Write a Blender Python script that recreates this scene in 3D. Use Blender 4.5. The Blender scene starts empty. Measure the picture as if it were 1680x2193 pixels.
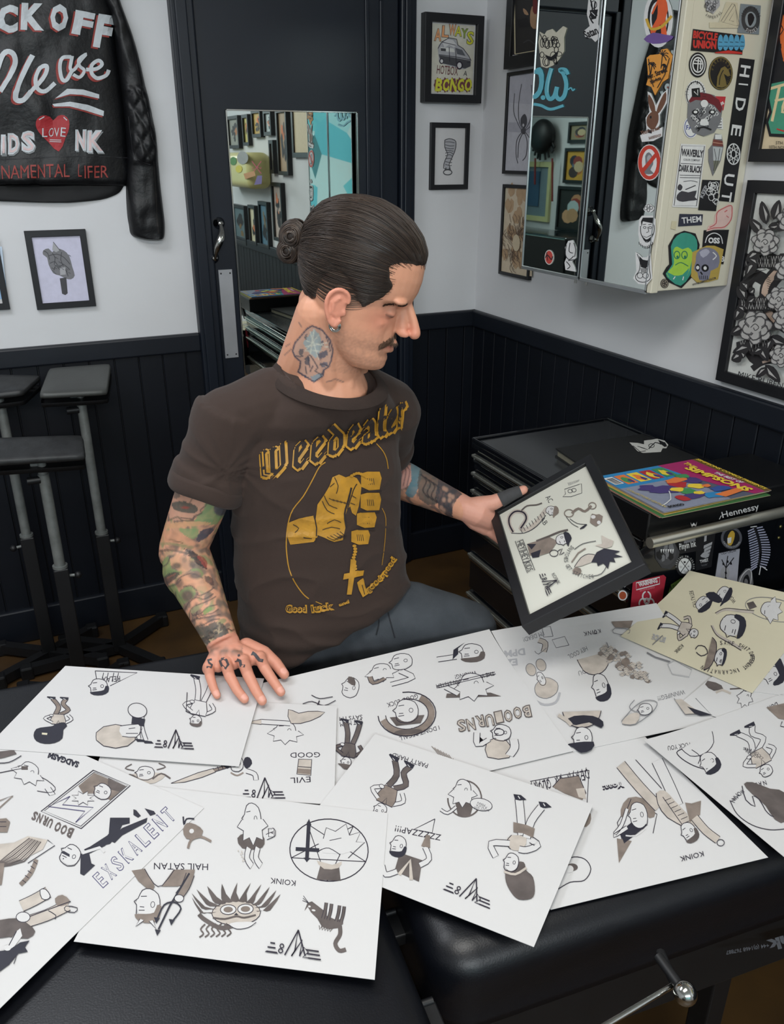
import bpy, bmesh, math, random
from mathutils import Vector, Matrix, noise
from mathutils.bvhtree import BVHTree
from mathutils.geometry import tessellate_polygon

random.seed(7)
SC = bpy.context.scene
COL = SC.collection

# ------------------------------------------------------------------ camera
F, CX, CY = 1750.0, 840.0, 1096.5
TH, YAW, EYE = math.radians(23.6), math.radians(24.9), 1.60
cam_data = bpy.data.cameras.new('camera')
cam_data.sensor_fit = 'HORIZONTAL'
cam_data.sensor_width = 36.0
cam_data.lens = 36.0 * F / 1680.0
cam_data.clip_start = 0.02
cam = bpy.data.objects.new('camera', cam_data)
COL.objects.link(cam)
cam.location = (0, 0, EYE)
cam.rotation_euler = (math.pi / 2 - TH, 0, -YAW)
SC.camera = cam

# ------------------------------------------------------------------ world, lights, exposure
SC.view_settings.view_transform = 'Standard'
SC.view_settings.look = 'None'
SC.view_settings.exposure = 0.0
SC.view_settings.gamma = 1.0
SC.view_settings.use_curve_mapping = False
world = bpy.data.worlds.new('world')
SC.world = world
world.use_nodes = True
world.node_tree.nodes['Background'].inputs[0].default_value = (0.75, 0.85, 1.0, 1)
world.node_tree.nodes['Background'].inputs[1].default_value = 0.35

def area(name, loc, target, sx, sy, power, color):
 d = bpy.data.lights.new(name, 'AREA')
 d.shape = 'RECTANGLE'
 d.size, d.size_y, d.energy, d.color = sx, sy, power, color
 o = bpy.data.objects.new(name, d)
 COL.objects.link(o)
 o.location = loc
 o.rotation_euler = (Vector(target) - Vector(loc)).to_track_quat('-Z', 'Y').to_euler()
 return o

area('added_window_fill', (-.4, -2.2, 2.45), (.3, 1.2, .7), 2.6, .6, 78, (.93, .97, 1.0))  # added fill light above the window opening, stands in for its daylight
area('ceiling_panel_front', (.1, .35, 2.52), (.1, .35, 0), 1.15, .55, 24, (1.0, .985, .94))
area('ceiling_panel_back', (-.6, 1.7, 2.52), (-.6, 1.7, 0), 1.15, .55, 20, (.92, .95, 1.0))

# ------------------------------------------------------------------ unprojection
_sT, _cT, _sY, _cY = math.sin(TH), math.cos(TH), math.sin(YAW), math.cos(YAW)
O = Vector((0, 0, EYE))

def ray(px, py):
 x = (px - CX) / F
 y = -(py - CY) / F
 f = _cT + y * _sT
 u = -_sT + y * _cT
 return Vector((x * _cY + f * _sY, -x * _sY + f * _cY, u))

CR = Vector((_cY, -_sY, 0))                       # image right
CU = Vector((_sT * _sY, _sT * _cY, _cT))          # image up
CB = -Vector((_cT * _sY, _cT * _cY, -_sT))        # toward the viewer

def P(px, py, t):
 return O + ray(px, py) * t

def at_z(px, py, z):
 r = ray(px, py)
 return O + r * ((z - EYE) / r.z)

def at_y(px, py, y):
 r = ray(px, py)
 return O + r * (y / r.y)

def at_x(px, py, x):
 r = ray(px, py)
 return O + r * (x / r.x)

def pix(p):
 q = Vector(p) - O
 t = -q.dot(CB)
 return CX + F * q.dot(CR) / t, CY - F * q.dot(CU) / t, t

# ------------------------------------------------------------------ materials
def lin(c):
 c = c / 255.0
 return c / 12.92 if c <= 0.04045 else ((c + 0.055) / 1.055) ** 2.4

def L3(rgb):
 return (lin(rgb[0]), lin(rgb[1]), lin(rgb[2]), 1.0)

MATS = {}

def mat(name, rgb, rough=0.6, metal=0.0, vary=0.06, scale=8.0, bump=0.0, bscale=200.0, coat=0.0, spec=0.5,
  rgb2=None, stretch=None, sheen=0.0, sss=0.0, clamp=None):
 if name in MATS:
  return MATS[name]
 m = bpy.data.materials.new(name)
 m.use_nodes = True
 nt = m.node_tree
 b = nt.nodes['Principled BSDF']
 b.inputs['Roughness'].default_value = rough
 b.inputs['Metallic'].default_value = metal
 b.inputs['Coat Weight'].default_value = coat
 b.inputs['Specular IOR Level'].default_value = spec
 b.inputs['Sheen Weight'].default_value = sheen
 if sss:
  b.inputs['Subsurface Weight'].default_value = sss
  b.inputs['Subsurface Radius'].default_value = (0.012, 0.004, 0.002)
  b.inputs['Subsurface Scale'].default_value = 0.6
 tc = nt.nodes.new('ShaderNodeTexCoord')
 mp = nt.nodes.new('ShaderNodeMapping')
 if stretch:
  mp.inputs['Scale'].default_value = stretch
 nt.links.new(tc.outputs['Object'], mp.inputs['Vector'])
 n = nt.nodes.new('ShaderNodeTexNoise')
 n.inputs['Scale'].default_value = scale
 n.inputs['Detail'].default_value = 5
 nt.links.new(mp.outputs['Vector'], n.inputs['Vector'])
 r = nt.nodes.new('ShaderNodeValToRGB')
 c = L3(rgb)
 c2 = L3(rgb2) if rgb2 else tuple(min(1, v * (1 + vary)) for v in c[:3]) + (1,)
 c1 = c if rgb2 else tuple(v * (1 - vary) for v in c[:3]) + (1,)
 r.color_ramp.elements[0].color = c1
 r.color_ramp.elements[1].color = c2
 r.color_ramp.elements[0].position = clamp[0] if clamp else 0.3
 r.color_ramp.elements[1].position = clamp[1] if clamp else 0.7
 nt.links.new(n.outputs['Fac'], r.inputs['Fac'])
 nt.links.new(r.outputs['Color'], b.inputs['Base Color'])
 if bump:
  n2 = nt.nodes.new('ShaderNodeTexNoise')
  n2.inputs['Scale'].default_value = bscale
  n2.inputs['Detail'].default_value = 4
  nt.links.new(mp.outputs['Vector'], n2.inputs['Vector'])
  bp = nt.nodes.new('ShaderNodeBump')
  bp.inputs['Strength'].default_value = bump
  bp.inputs['Distance'].default_value = 0.002
  nt.links.new(n2.outputs['Fac'], bp.inputs['Height'])
  nt.links.new(bp.outputs['Normal'], b.inputs['Normal'])
 MATS[name] = m
 return m

def emis(name, rgb, k):
 m = bpy.data.materials.new(name)
 m.use_nodes = True
 b = m.node_tree.nodes['Principled BSDF']
 b.inputs['Base Color'].default_value = L3(rgb)
 b.inputs['Emission Color'].default_value = L3(rgb)
 b.inputs['Emission Strength'].default_value = k
 MATS[name] = m
 return m

def flat(rgb, rough=0.6):
 """printed or painted colour"""
 return mat('print_%d_%d_%d_%d' % (rgb[0], rgb[1], rgb[2], int(rough * 100)), rgb, rough, vary=0.05, scale=60)

PLASTER = mat('painted plaster', (216, 217, 219), 0.75, vary=0.03, scale=3, bump=0.12, bscale=60)
WOODBLACK = mat('black painted boards', (12, 16, 24), 0.45, vary=0.12, scale=5, bump=0.08, bscale=80, spec=.35)
RAILBLACK = mat('black painted rail', (17, 22, 31), 0.45, vary=0.12, scale=6, bump=0.1, bscale=60, spec=.4)
DOORNAVY = mat('navy black door paint', (18, 25, 36), 0.42, vary=0.1, scale=4, bump=0.06, bscale=50, spec=.4)
FRAMEBLK = mat('black picture frame', (21, 22, 26), 0.42, vary=0.1, scale=20)
PAPER = mat('white paper', (205, 204, 204), 0.7, vary=0.012, scale=6, bump=0.03, bscale=300)
CREAMPAPER = mat('cream paper', (210, 203, 178), 0.7, vary=0.012, scale=6, bump=0.03, bscale=300)
LEATHER = mat('black vinyl upholstery', (9, 11, 17), 0.38, vary=0.15, scale=9, bump=0.12, bscale=420, spec=0.42)
BLKMETAL = mat('gloss black enamel', (14, 16, 20), 0.16, vary=0.1, scale=8, coat=0.4)
MATBLK = mat('matt black metal', (16, 17, 20), 0.5, vary=0.15, scale=20)
CHROME = mat('chrome', (190, 190, 186), 0.14, 1.0, vary=0.04, scale=20)
STEEL = mat('worn steel tube', (128, 132, 130), 0.48, .45, vary=0.2, scale=30)
MIRROR = mat('mirror glass', (206, 214, 210), 0.012, 1.0, vary=0.0, scale=3)
INK = mat('black ink', (38, 33, 48), 0.6, vary=0.1, scale=60)
WASH = mat('brown grey wash', (128, 116, 108), 0.65, vary=0.22, scale=45)
WASHL = mat('pale grey wash', (186, 177, 168), 0.65, vary=0.14, scale=45)

# ------------------------------------------------------------------ objects and mesh building
def tag(o, label=None, cat=None, group=None, kind=None):
 if label:
  o['label'] = label
 if cat:
  o['category'] = cat
 if group:
  o['group'] = group
 if kind:
  o['kind'] = kind
 return o

def empty(name, loc, label, cat, group=None):
 o = bpy.data.objects.new(name, None)
 o.location = loc
 o.empty_display_size = 0.05
 COL.objects.link(o)
 return tag(o, label, cat, group)

class MB:
 def __init__(self):
  self.v, self.f, self.mi, self.mats, self.sm = [], [], [], [], []

 def m(self, mt):
  if mt not in self.mats:
   self.mats.append(mt)
  return self.mats.index(mt)

 def add(self, vs, fs, mt, smooth=False):
  k = len(self.v)
  i = self.m(mt)
  self.v += [Vector(p) for p in vs]
  for f in fs:
   self.f.append([k + j for j in f])
   self.mi.append(i)
   self.sm.append(smooth)
  return self

 def box(self, a, b, mt):
  x0, y0, z0 = (min(a[i], b[i]) for i in range(3))
  x1, y1, z1 = (max(a[i], b[i]) for i in range(3))
  vs = [(x0, y0, z0), (x1, y0, z0), (x1, y1, z0), (x0, y1, z0), (x0, y0, z1), (x1, y0, z1), (x1, y1, z1), (x0, y1, z1)]
  return self.add(vs, [(3, 2, 1, 0), (4, 5, 6, 7), (0, 1, 5, 4), (1, 2, 6, 5), (2, 3, 7, 6), (3, 0, 4, 7)], mt)

 def bbox(self, a, b, mt, r=0.004, seg=2, M=None):
  """bevelled box, optionally transformed by M"""
  bm = bmesh.new()
  bmesh.ops.create_cube(bm, size=1)
  c = [(a[i] + b[i]) / 2 for i in range(3)]
  s = [abs(b[i] - a[i]) for i in range(3)]
  for v in bm.verts:
   v.co = Vector((v.co.x * s[0] + c[0], v.co.y * s[1] + c[1], v.co.z * s[2] + c[2]))
  r = min(r, min(s) * 0.45)
  bmesh.ops.bevel(bm, geom=list(bm.edges), offset=r, segments=seg, affect='EDGES', profile=0.5)
  if M:
   bm.transform(M)
  bm.verts.index_update()
  self.add([v.co.copy() for v in bm.verts], [[v.index for v in f.verts] for f in bm.faces], mt, seg > 3)
  bm.free()
  return self

 def ring_frame(self, V, a0, a1, z0, z1, bw, d0, d1, mt):
  def rect(i, d):
   return [Vector(V(a0 + i, d, z0 + i)), Vector(V(a1 - i, d, z0 + i)), Vector(V(a1 - i, d, z1 - i)), Vector(V(a0 + i, d, z1 - i))]
  e = .0012
  R = [rect(0, d0), rect(0, d1 - e), rect(e, d1), rect(bw - e, d1), rect(bw, d1 - e), rect(bw, d0)]
  vs = [p for r in R for p in r]
  fs = []
  for j in range(6):
   for k in range(4):
    k2 = (k + 1) % 4
    fs.append((j * 4 + k, j * 4 + k2, ((j + 1) % 6) * 4 + k2, ((j + 1) % 6) * 4 + k))
  return self.add(vs, fs, mt)

 def tube(self, pts, rad, mt, n=12, caps=True, flatx=1.0, up=None):
  """swept tube; rad float or list; flatx squashes across"""
  pts = [Vector(p) for p in pts]
  if not hasattr(rad, '__len__'):
   rad = [rad] * len(pts)
  vs, fs = [], []
  nrm = None
  for i, p in enumerate(pts):
   d = (pts[min(i + 1, len(pts) - 1)] - pts[max(i - 1, 0)]).normalized()
   if nrm is None:
    a = Vector(up) if up else (Vector((0, 0, 1)) if abs(d.z) < 0.9 else Vector((1, 0, 0)))
    nrm = (a - d * a.dot(d)).normalized()
   else:
    nrm = (nrm - d * nrm.dot(d)).normalized()
   bi = d.cross(nrm)
   for k in range(n):
    an = 2 * math.pi * k / n
    vs.append(p + nrm * math.cos(an) * rad[i] + bi * math.sin(an) * rad[i] * flatx)
  for i in range(len(pts) - 1):
   for k in range(n):
    k2 = (k + 1) % n
    fs.append((i * n + k, i * n + k2, (i + 1) * n + k2, (i + 1) * n + k))
  self.add(vs, fs, mt, True)
  if caps:
   m = len(pts) - 1
   self.add(vs[:n], [tuple(reversed(range(n)))], mt)
   self.add(vs[m * n:], [tuple(range(n))], mt)
  return self

 def rings(self, rings, mt, cap0=True, cap1=True, smooth=True):
  n = len(rings[0])
  vs = [p for r in rings for p in r]
  fs = []
  for i in range(len(rings) - 1):
   for k in range(n):
    k2 = (k + 1) % n
    fs.append((i * n + k, i * n + k2, (i + 1) * n + k2, (i + 1) * n + k))
  if cap0:
   fs.append(tuple(reversed(range(n))))
  if cap1:
   fs.append(tuple((len(rings) - 1) * n + k for k in range(n)))
  return self.add(vs, fs, mt, smooth)

 def ball(self, c, r, mt, nu=16, nv=10, axes=None):
  """ellipsoid; r scalar or 3; axes optional 3 vectors"""
  c = Vector(c)
  if not hasattr(r, '__len__'):
   r = (r, r, r)
  ax = axes or (Vector((1, 0, 0)), Vector((0, 1, 0)), Vector((0, 0, 1)))
  vs = [c + ax[2] * r[2]]
  for j in range(1, nv):
   a = math.pi * j / nv
   for i in range(nu):
    b = 2 * math.pi * i / nu
    vs.append(c + ax[0] * r[0] * math.sin(a) * math.cos(b) + ax[1] * r[1] * math.sin(a) * math.sin(b) + ax[2] * r[2] * math.cos(a))
  vs.append(c - ax[2] * r[2])
  fs = []
  for i in range(nu):
   i2 = (i + 1) % nu
   fs.append((0, 1 + i, 1 + i2))
   for j in range(nv - 2):
    a = 1 + j * nu
    fs.append((a + i, a + nu + i, a + nu + i2, a + i2))
   a = 1 + (nv - 2) * nu
   fs.append((a + i, len(vs) - 1, a + i2))
  return self.add(vs, fs, mt, True)

 def build(self, name, parent=None, origin=None):
  me = bpy.data.meshes.new(name)
  o = bpy.data.objects.new(name, me)
  off = Vector(origin) if origin is not None else (parent.location if parent is not None and parent.parent is None else Vector((0, 0, 0)))
  if parent is not None and parent.parent is not None:
   off = parent.parent.location + parent.location if origin is None else Vector(origin)
  vs = [tuple(p - off) for p in self.v]
  me.from_pydata(vs, [], self.f)
  for mt in self.mats:
   me.materials.append(mt)
  me.polygons.foreach_set('material_index', self.mi)
  me.polygons.foreach_set('use_smooth', self.sm)
  me.update()
  COL.objects.link(o)
  if origin is not None and parent is None:
   o.location = off
  if parent is not None:
   o.parent = parent
  return o

def solo(mb, name, label, cat, group=None):
 """one mesh that is a thing of its own, origin at its base centre"""
 xs = [p.x for p in mb.v]
 ys = [p.y for p in mb.v]
 zs = [p.z for p in mb.v]
 o = mb.build(name, origin=((min(xs) + max(xs)) / 2, (min(ys) + max(ys)) / 2, min(zs)))
 return tag(o, label, cat, group)

def struct(mb, name, parent=None):
 o = mb.build(name, parent)
 if parent is None:
  o['kind'] = 'structure'
 return o

# ------------------------------------------------------------------ drawing on surfaces, in photograph pixels
class Surf:
 """px,py -> point on a real surface, plus its normal"""

 def __init__(self, fn):
  self.fn = fn

 def at(self, px, py, off):
  p, n = self.fn(px, py)
  return p + n * off

def plane_y(y, s=-1):
 return Surf(lambda a, b: (at_y(a, b, y), Vector((0, s, 0))))

def plane_x(x, s=-1):
 return Surf(lambda a, b: (at_x(a, b, x), Vector((s, 0, 0))))

def plane_z(z, h=None):
 def fn(a, b):
  p = at_z(a, b, z)
  if h:
   for _ in range(3):
    p = at_z(a, b, z + h(p.x, p.y))
  return p, Vector((0, 0, 1))
 return Surf(fn)

def bvh_of(*objs):
 vs, fs = [], []
 for o in objs:
  k = len(vs)
  M = o.matrix_world if o.parent is None else (Matrix.Translation(o.parent.location) @ o.matrix_basis)
  if o.parent is None:
   M = Matrix.Translation(o.location)
  vs += [M @ v.co for v in o.data.vertices]
  fs += [[k + j for j in p.vertices] for p in o.data.polygons]
 return BVHTree.FromPolygons(vs, fs)

def drape(bvh, t_guess):
 last = [t_guess]

 def fn(a, b):
  r = ray(a, b)
  d = r.normalized()
  hit, n, i, dist = bvh.ray_cast(O, d)
  if hit is None:
   return O + r * last[0], CB.copy()
  last[0] = dist / r.length
  if n.dot(d) > 0:
   n = -n
  return hit, n
 return Surf(fn)

def inset_stroke(pts, w, closed=False):
 """ribbon polygons around a polyline in 2-D"""
 out = []
 n = len(pts)
 L, R = [], []
 for i in range(n):
  a = pts[(i - 1) % n] if (closed or i > 0) else pts[i]
  b = pts[(i + 1) % n] if (closed or i < n - 1) else pts[i]
  dx, dy = b[0] - a[0], b[1] - a[1]
  l = math.hypot(dx, dy) or 1
  ww = w[i] if hasattr(w, '__len__') else w
  nx, ny = -dy / l * ww / 2, dx / l * ww / 2
  L.append((pts[i][0] + nx, pts[i][1] + ny))
  R.append((pts[i][0] - nx, pts[i][1] - ny))
 m = n if closed else n - 1
 for i in range(m):
  j = (i + 1) % n
  out.append([L[i], L[j], R[j], R[i]])
 return out

def smooth2(pts, k=4, closed=False):
 """Catmull-Rom"""
 n = len(pts)
 if n < 3:
  return list(pts)
 out = []
 for i in range(n if closed else n - 1):
  p0 = pts[(i - 1) % n] if (closed or i > 0) else pts[0]
  p1, p2 = pts[i % n], pts[(i + 1) % n]
  p3 = pts[(i + 2) % n] if (closed or i + 2 < n) else pts[-1]
  for s in range(k):
   t = s / k
   out.append(tuple(0.5 * (2 * p1[c] + (p2[c] - p0[c]) * t + (2 * p0[c] - 5 * p1[c] + 4 * p2[c] - p3[c]) * t * t
         + (3 * p1[c] - p0[c] - 3 * p2[c] + p3[c]) * t ** 3) for c in range(len(p1))))
 if not closed:
  out.append(tuple(pts[-1]))
 return out

_font_cache = {}

def glyphs(s, bold=0.0, shear=0.0):
 key = (s, bold, shear)
 if key not in _font_cache:
  cu = bpy.data.curves.new('lettering', 'FONT')
  cu.body = s
  cu.size = 1.0
  cu.offset = bold
  cu.shear = shear
  cu.resolution_u = 2
  ob = bpy.data.objects.new('lettering', cu)
  me = ob.to_mesh()
  vs = [(v.co.x, v.co.y) for v in me.vertices]
  fs = [tuple(p.vertices) for p in me.polygons]
  ob.to_mesh_clear()
  bpy.data.objects.remove(ob)
  bpy.data.curves.remove(cu)
  x0 = min(v[0] for v in vs)
  x1 = max(v[0] for v in vs)
  y0 = min(v[1] for v in vs)
  y1 = max(v[1] for v in vs)
  _font_cache[key] = ([((x - x0) / (x1 - x0), (y - y0) / (y1 - y0)) for x, y in vs], fs)
 return _font_cache[key]

class Pen:
 """draws into an MB through a Surf, pixel coordinates or a local frame set with .frame"""

 def __init__(self, mb, surf, base=0.0003):
  self.mb, self.s, self.base, self.k = mb, surf, base, 0
  self.step = 0.00006
  self.T = lambda p: p
  self.sub = 0

 def frame(self, cx, cy, sx, sy=None, rot=0.0, flip=False, skew=0.0):
  """local (-1..1, y up) -> pixels; rot in degrees clockwise on the picture"""
  sy = sy or sx
  c, s = math.cos(math.radians(rot)), math.sin(math.radians(rot))
  fx = -1 if flip else 1

  def T(p):
   x, y = p[0] * sx * fx + p[1] * skew * sx, -p[1] * sy
   return (cx + x * c - y * s, cy + x * s + y * c)
  self.T = T
  return self

 def quad(self, a, b, c, d):
  """local unit square (0..1, y up) -> the pixel quadrilateral TL, TR, BR, BL"""
  def T(p):
   u, v = p[0], 1 - p[1]
   return tuple((a[i] * (1 - u) + b[i] * u) * (1 - v) + (d[i] * (1 - u) + c[i] * u) * v for i in range(2))
  self.T = T
  return self

 def px(self):
  self.T = lambda p: p
  return self

 def _off(self):
  self.k += 1
  return self.base + self.k * self.step

 def fill(self, pts, mt, smooth=0):
  if smooth:
   pts = smooth2(pts, smooth, True)
  q = [self.T(p) for p in pts]
  off = self._off()
  tris = tessellate_polygon([[Vector((x, y, 0)) for x, y in q]])
  if self.sub:
   self._tri_sub(q, tris, mt, off, self.sub)
  else:
   self.mb.add([self.s.at(x, y, off) for x, y in q], tris, mt)
  return self

 def _tri_sub(self, q, tris, mt, off, mx):
  cache = {}
  vs, fs = [], []

  def vid(p):
   k = (round(p[0], 3), round(p[1], 3))
   if k not in cache:
    cache[k] = len(vs)
    vs.append(self.s.at(p[0], p[1], off))
   return cache[k]
  st = [(q[a], q[b], q[c]) for a, b, c in tris]
  while st:
   a, b, c = st.pop()
   la = math.dist(a, b), math.dist(b, c), math.dist(c, a)
   m = max(la)
   if m > mx:
    i = la.index(m)
    t = (a, b, c)
    p, r, s = t[i], t[(i + 1) % 3], t[(i + 2) % 3]
    mid = ((p[0] + r[0]) / 2, (p[1] + r[1]) / 2)
    st += [(p, mid, s), (mid, r, s)]
   else:
    fs.append((vid(a), vid(b), vid(c)))
  self.mb.add(vs, fs, mt)

 def line(self, pts, w=2.0, mt=None, smooth=0, closed=False):
  mt = mt or INK
  if smooth:
   pts = smooth2(pts, smooth, closed)
  q = [self.T(p) for p in pts]
  if self.sub:
   r = []
   for i in range(len(q) - (0 if closed else 1)):
    a, b = q[i], q[(i + 1) % len(q)]
    n = max(1, int(math.dist(a, b) / self.sub))
    r += [(a[0] + (b[0] - a[0]) * t / n, a[1] + (b[1] - a[1]) * t / n) for t in range(n)]
   if not closed:
    r.append(q[-1])
   q = r
   if hasattr(w, '__len__'):
    w = sum(w) / len(w)
  off = self._off()
  qs = inset_stroke(q, w, closed)
  vs, fs = [], []
  for p in qs:
   k = len(vs)
   vs += [self.s.at(x, y, off) for x, y in p]
   fs.append((k, k + 1, k + 2, k + 3))
  self.mb.add(vs, fs, mt)
  return self

 def ell(self, cx, cy, rx, ry=None, mt=None, w=None, a0=0, a1=360, n=28, rot=0):
  """ellipse: filled when w is None, else outlined"""
  ry = ry or rx
  c, s = math.cos(math.radians(rot)), math.sin(math.radians(rot))
  full = abs(a1 - a0) >= 360
  k = n if full else n + 1
  pts = []
  for i in range(k):
   a = math.radians(a0 + (a1 - a0) * i / n)
   x, y = rx * math.cos(a), ry * math.sin(a)
   pts.append((cx + x * c - y * s, cy + x * s + y * c))
  if w is None:
   return self.fill(pts, mt or INK)
  return self.line(pts, w, mt, closed=full)

 def text(self, s, x0, y0, x1, y1, h, mt=None, bold=0.0, shear=0.0, up=None):
  """text from (x0,y0) to (x1,y1) along its baseline, letter height h, local or pixel units"""
  mt = mt or INK
  vs, fs = glyphs(s, bold, shear)
  dx, dy = x1 - x0, y1 - y0
  l = math.hypot(dx, dy)
  if up is None:
   a, b = self.T((0, 0)), self.T((0, 1))
   sg = 1 if self.T((0, 0)) != (0, 0) or b[1] < a[1] else -1
   ident = self.T((3, 5)) == (3, 5)
   ux, uy = (dy / l * h, -dx / l * h) if ident else (-dy / l * h, dx / l * h)
  else:
   ux, uy = up[0] * h, up[1] * h
  q = [self.T((x0 + dx * u + ux * v, y0 + dy * u + uy * v)) for u, v in vs]
  off = self._off()
  if self.sub:
   tris = [t for f in fs for t in ([f] if len(f) == 3 else [(f[0], f[i], f[i + 1]) for i in range(1, len(f) - 1)])]
   self._tri_sub(q, tris, mt, off, self.sub)
  else:
   self.mb.add([self.s.at(x, y, off) for x, y in q], fs, mt)
  return self

 def otext(self, s, x0, y0, x1, y1, h, mt, inner, m=2.0, bold=.05):
  """outlined letter"""
  self.text(s, x0, y0, x1, y1, h, mt, bold)
  l = math.hypot(x1 - x0, y1 - y0)
  tx, ty = (x1 - x0) / l, (y1 - y0) / l
  ux, uy = ty, -tx
  if h < 0:
   ux, uy = -ux, -uy
  self.text(s, x0 + (tx + ux) * m, y0 + (ty + uy) * m, x1 + (-tx + ux) * m, y1 + (-ty + uy) * m, h - math.copysign(2 * m, h), inner, 0.0)
  return self

 def arc_text(self, s, cx, cy, r, a0, a1, h, mt=None, ry=None, inward=False, bold=0.0):
  """letters round an arc, angles in degrees (y down in pixels, y up in a frame)"""
  n = len(s)
  ident = self.T((3, 5)) == (3, 5)
  ry = ry or r
  for i, ch in enumerate(s):
   if ch == ' ':
    continue
   a = math.radians(a0 + (a1 - a0) * (i + 0.5) / n)
   d = abs(math.radians(a1 - a0)) * r / n * 0.62
   x, y = cx + r * math.cos(a), cy + ry * math.sin(a)
   sg = 1 if a1 > a0 else -1
   tx, ty = -math.sin(a) * sg, math.cos(a) * sg
   if ch in 'I1l':
    d *= 0.3
   x0, y0 = x - tx * d / 2, y - ty * d / 2
   self.text(ch, x0, y0, x0 + tx * d, y0 + ty * d, h, mt, bold)
  return self
# ================================================================== THE ROOM
XR, YB, XL, YF, ZC, ZD = 1.682, 2.842, -2.4, -2.6, 2.6, 1.042
FLOORM = mat('worn brown lino', (92, 66, 34), 0.5, vary=0.3, scale=5, bump=0.05, bscale=40, rgb2=(64, 46, 26))
CEILM = mat('white ceiling paint', (215, 217, 216), 0.8, vary=0.02, scale=3)
struct(MB().box((XL - .1, YF - .1, -.05), (XR + .1, YB + .1, 0), FLOORM), 'floor')
struct(MB().box((XL - .1, YF - .1, ZC), (XR + .1, YB + .1, ZC + .05), CEILM), 'ceiling')
struct(MB().box((XL - .1, YB, 0), (XR + .1, YB + .08, ZC), PLASTER), 'wall_back')
struct(MB().box((XR, YF - .1, 0), (XR + .08, YB, ZC), PLASTER), 'wall_right')
struct(MB().box((XL - .08, YF, 0), (XL, YB, ZC), PLASTER), 'wall_left')
# rear wall with a shop window opening
w = MB()
w.box((XL, YF - .08, 0), (XR, YF, .9), PLASTER).box((XL, YF - .08, 2.35), (XR, YF, ZC), PLASTER)
w.box((XL, YF - .08, .9), (-1.9, YF, 2.35), PLASTER).box((.75, YF - .08, .9), (XR, YF, 2.35), PLASTER)
struct(w, 'wall_rear')
wn = struct(MB().box((-1.9, YF - .05, .9), (-1.84, YF, 2.35), DOORNAVY).box((.69, YF - .05, .9), (.75, YF, 2.35), DOORNAVY)
   .box((-1.9, YF - .05, .9), (.75, YF, .96), DOORNAVY).box((-1.9, YF - .05, 2.29), (.75, YF, 2.35), DOORNAVY)
   .box((-.6, YF - .05, .9), (-.55, YF, 2.35), DOORNAVY), 'window_1')
SKYW = emis('bright street beyond the window', (120, 205, 215), .75)
_nt = SKYW.node_tree
_v = _nt.nodes.new('ShaderNodeTexVoronoi')
_v.inputs['Scale'].default_value = 3.2
_tc = _nt.nodes.new('ShaderNodeTexCoord')
_nt.links.new(_tc.outputs['Object'], _v.inputs['Vector'])
_r = _nt.nodes.new('ShaderNodeValToRGB')
_r.color_ramp.interpolation = 'CONSTANT'
for _i, (_p, _c) in enumerate(((0, (120, 205, 215)), (.3, (190, 228, 232)), (.45, (96, 150, 96)), (.55, (60, 76, 84)), (.68, (104, 192, 210)), (.85, (226, 236, 236)))):
 _e = _r.color_ramp.elements[_i] if _i < 2 else _r.color_ramp.elements.new(_p)
 _e.position = _p
 _e.color = L3(_c)
_sp = _nt.nodes.new('ShaderNodeSeparateColor')
_nt.links.new(_v.outputs['Color'], _sp.inputs['Color'])
_nt.links.new(_sp.outputs['Red'], _r.inputs['Fac'])
_nt.links.new(_r.outputs['Color'], _nt.nodes['Principled BSDF'].inputs['Emission Color'])
struct(MB().box((-1.9, YF - .075, .9), (.75, YF - .07, 2.35), SKYW), 'window_pane', wn)

def boards(name, along, a0, a1, fixed, zt, zb, w=.079):
 """tongue-and-groove panelling: many boards over a recessed back, one surface"""
 m = MB()
 x = a0
 i = 0
 while x < a1 - .004:
  e = min(x + w - .003, a1)
  jit = random.uniform(-.0006, .0006)
  if along == 'x':
   m.bbox((x, fixed - .014 + jit, zb), (e, fixed, zt), WOODBLACK, .0022, 1)
  else:
   m.bbox((fixed - .014 + jit, x, zb), (fixed, e, zt), WOODBLACK, .0022, 1)
  x += w
 if along == 'x':
  m.box((a0, fixed - .006, zb), (a1, fixed, zt), MATBLK)
 else:
  m.box((fixed - .006, a0, zb), (fixed, a1, zt), MATBLK)
 return struct(m, name)

boards('trim_1', 'x', -2.39, .585, YB, ZD - .05, .11)
boards('trim_2', 'x', 1.392, XR, YB, ZD - .05, .11)
boards('trim_3', 'y', -1.6, YB, XR, ZD - .05, .11)
struct(MB().bbox((-2.39, YB - .026, ZD - .062), (.585, YB, ZD), RAILBLACK, .006), 'trim_4')
struct(MB().bbox((1.392, YB - .026, ZD - .062), (XR, YB, ZD), RAILBLACK, .006), 'trim_5')
struct(MB().bbox((XR - .026, -1.6, ZD - .062), (XR, YB, ZD), RAILBLACK, .006), 'trim_6')
struct(MB().bbox((-2.39, YB - .03, 0), (.585, YB, .13), RAILBLACK, .006), 'baseboard_left')
struct(MB().bbox((1.392, YB - .03, 0), (XR, YB, .13), RAILBLACK, .006), 'baseboard_back')
struct(MB().bbox((XR - .03, -1.6, 0), (XR, YB, .13), RAILBLACK, .006), 'baseboard_right')

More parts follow.
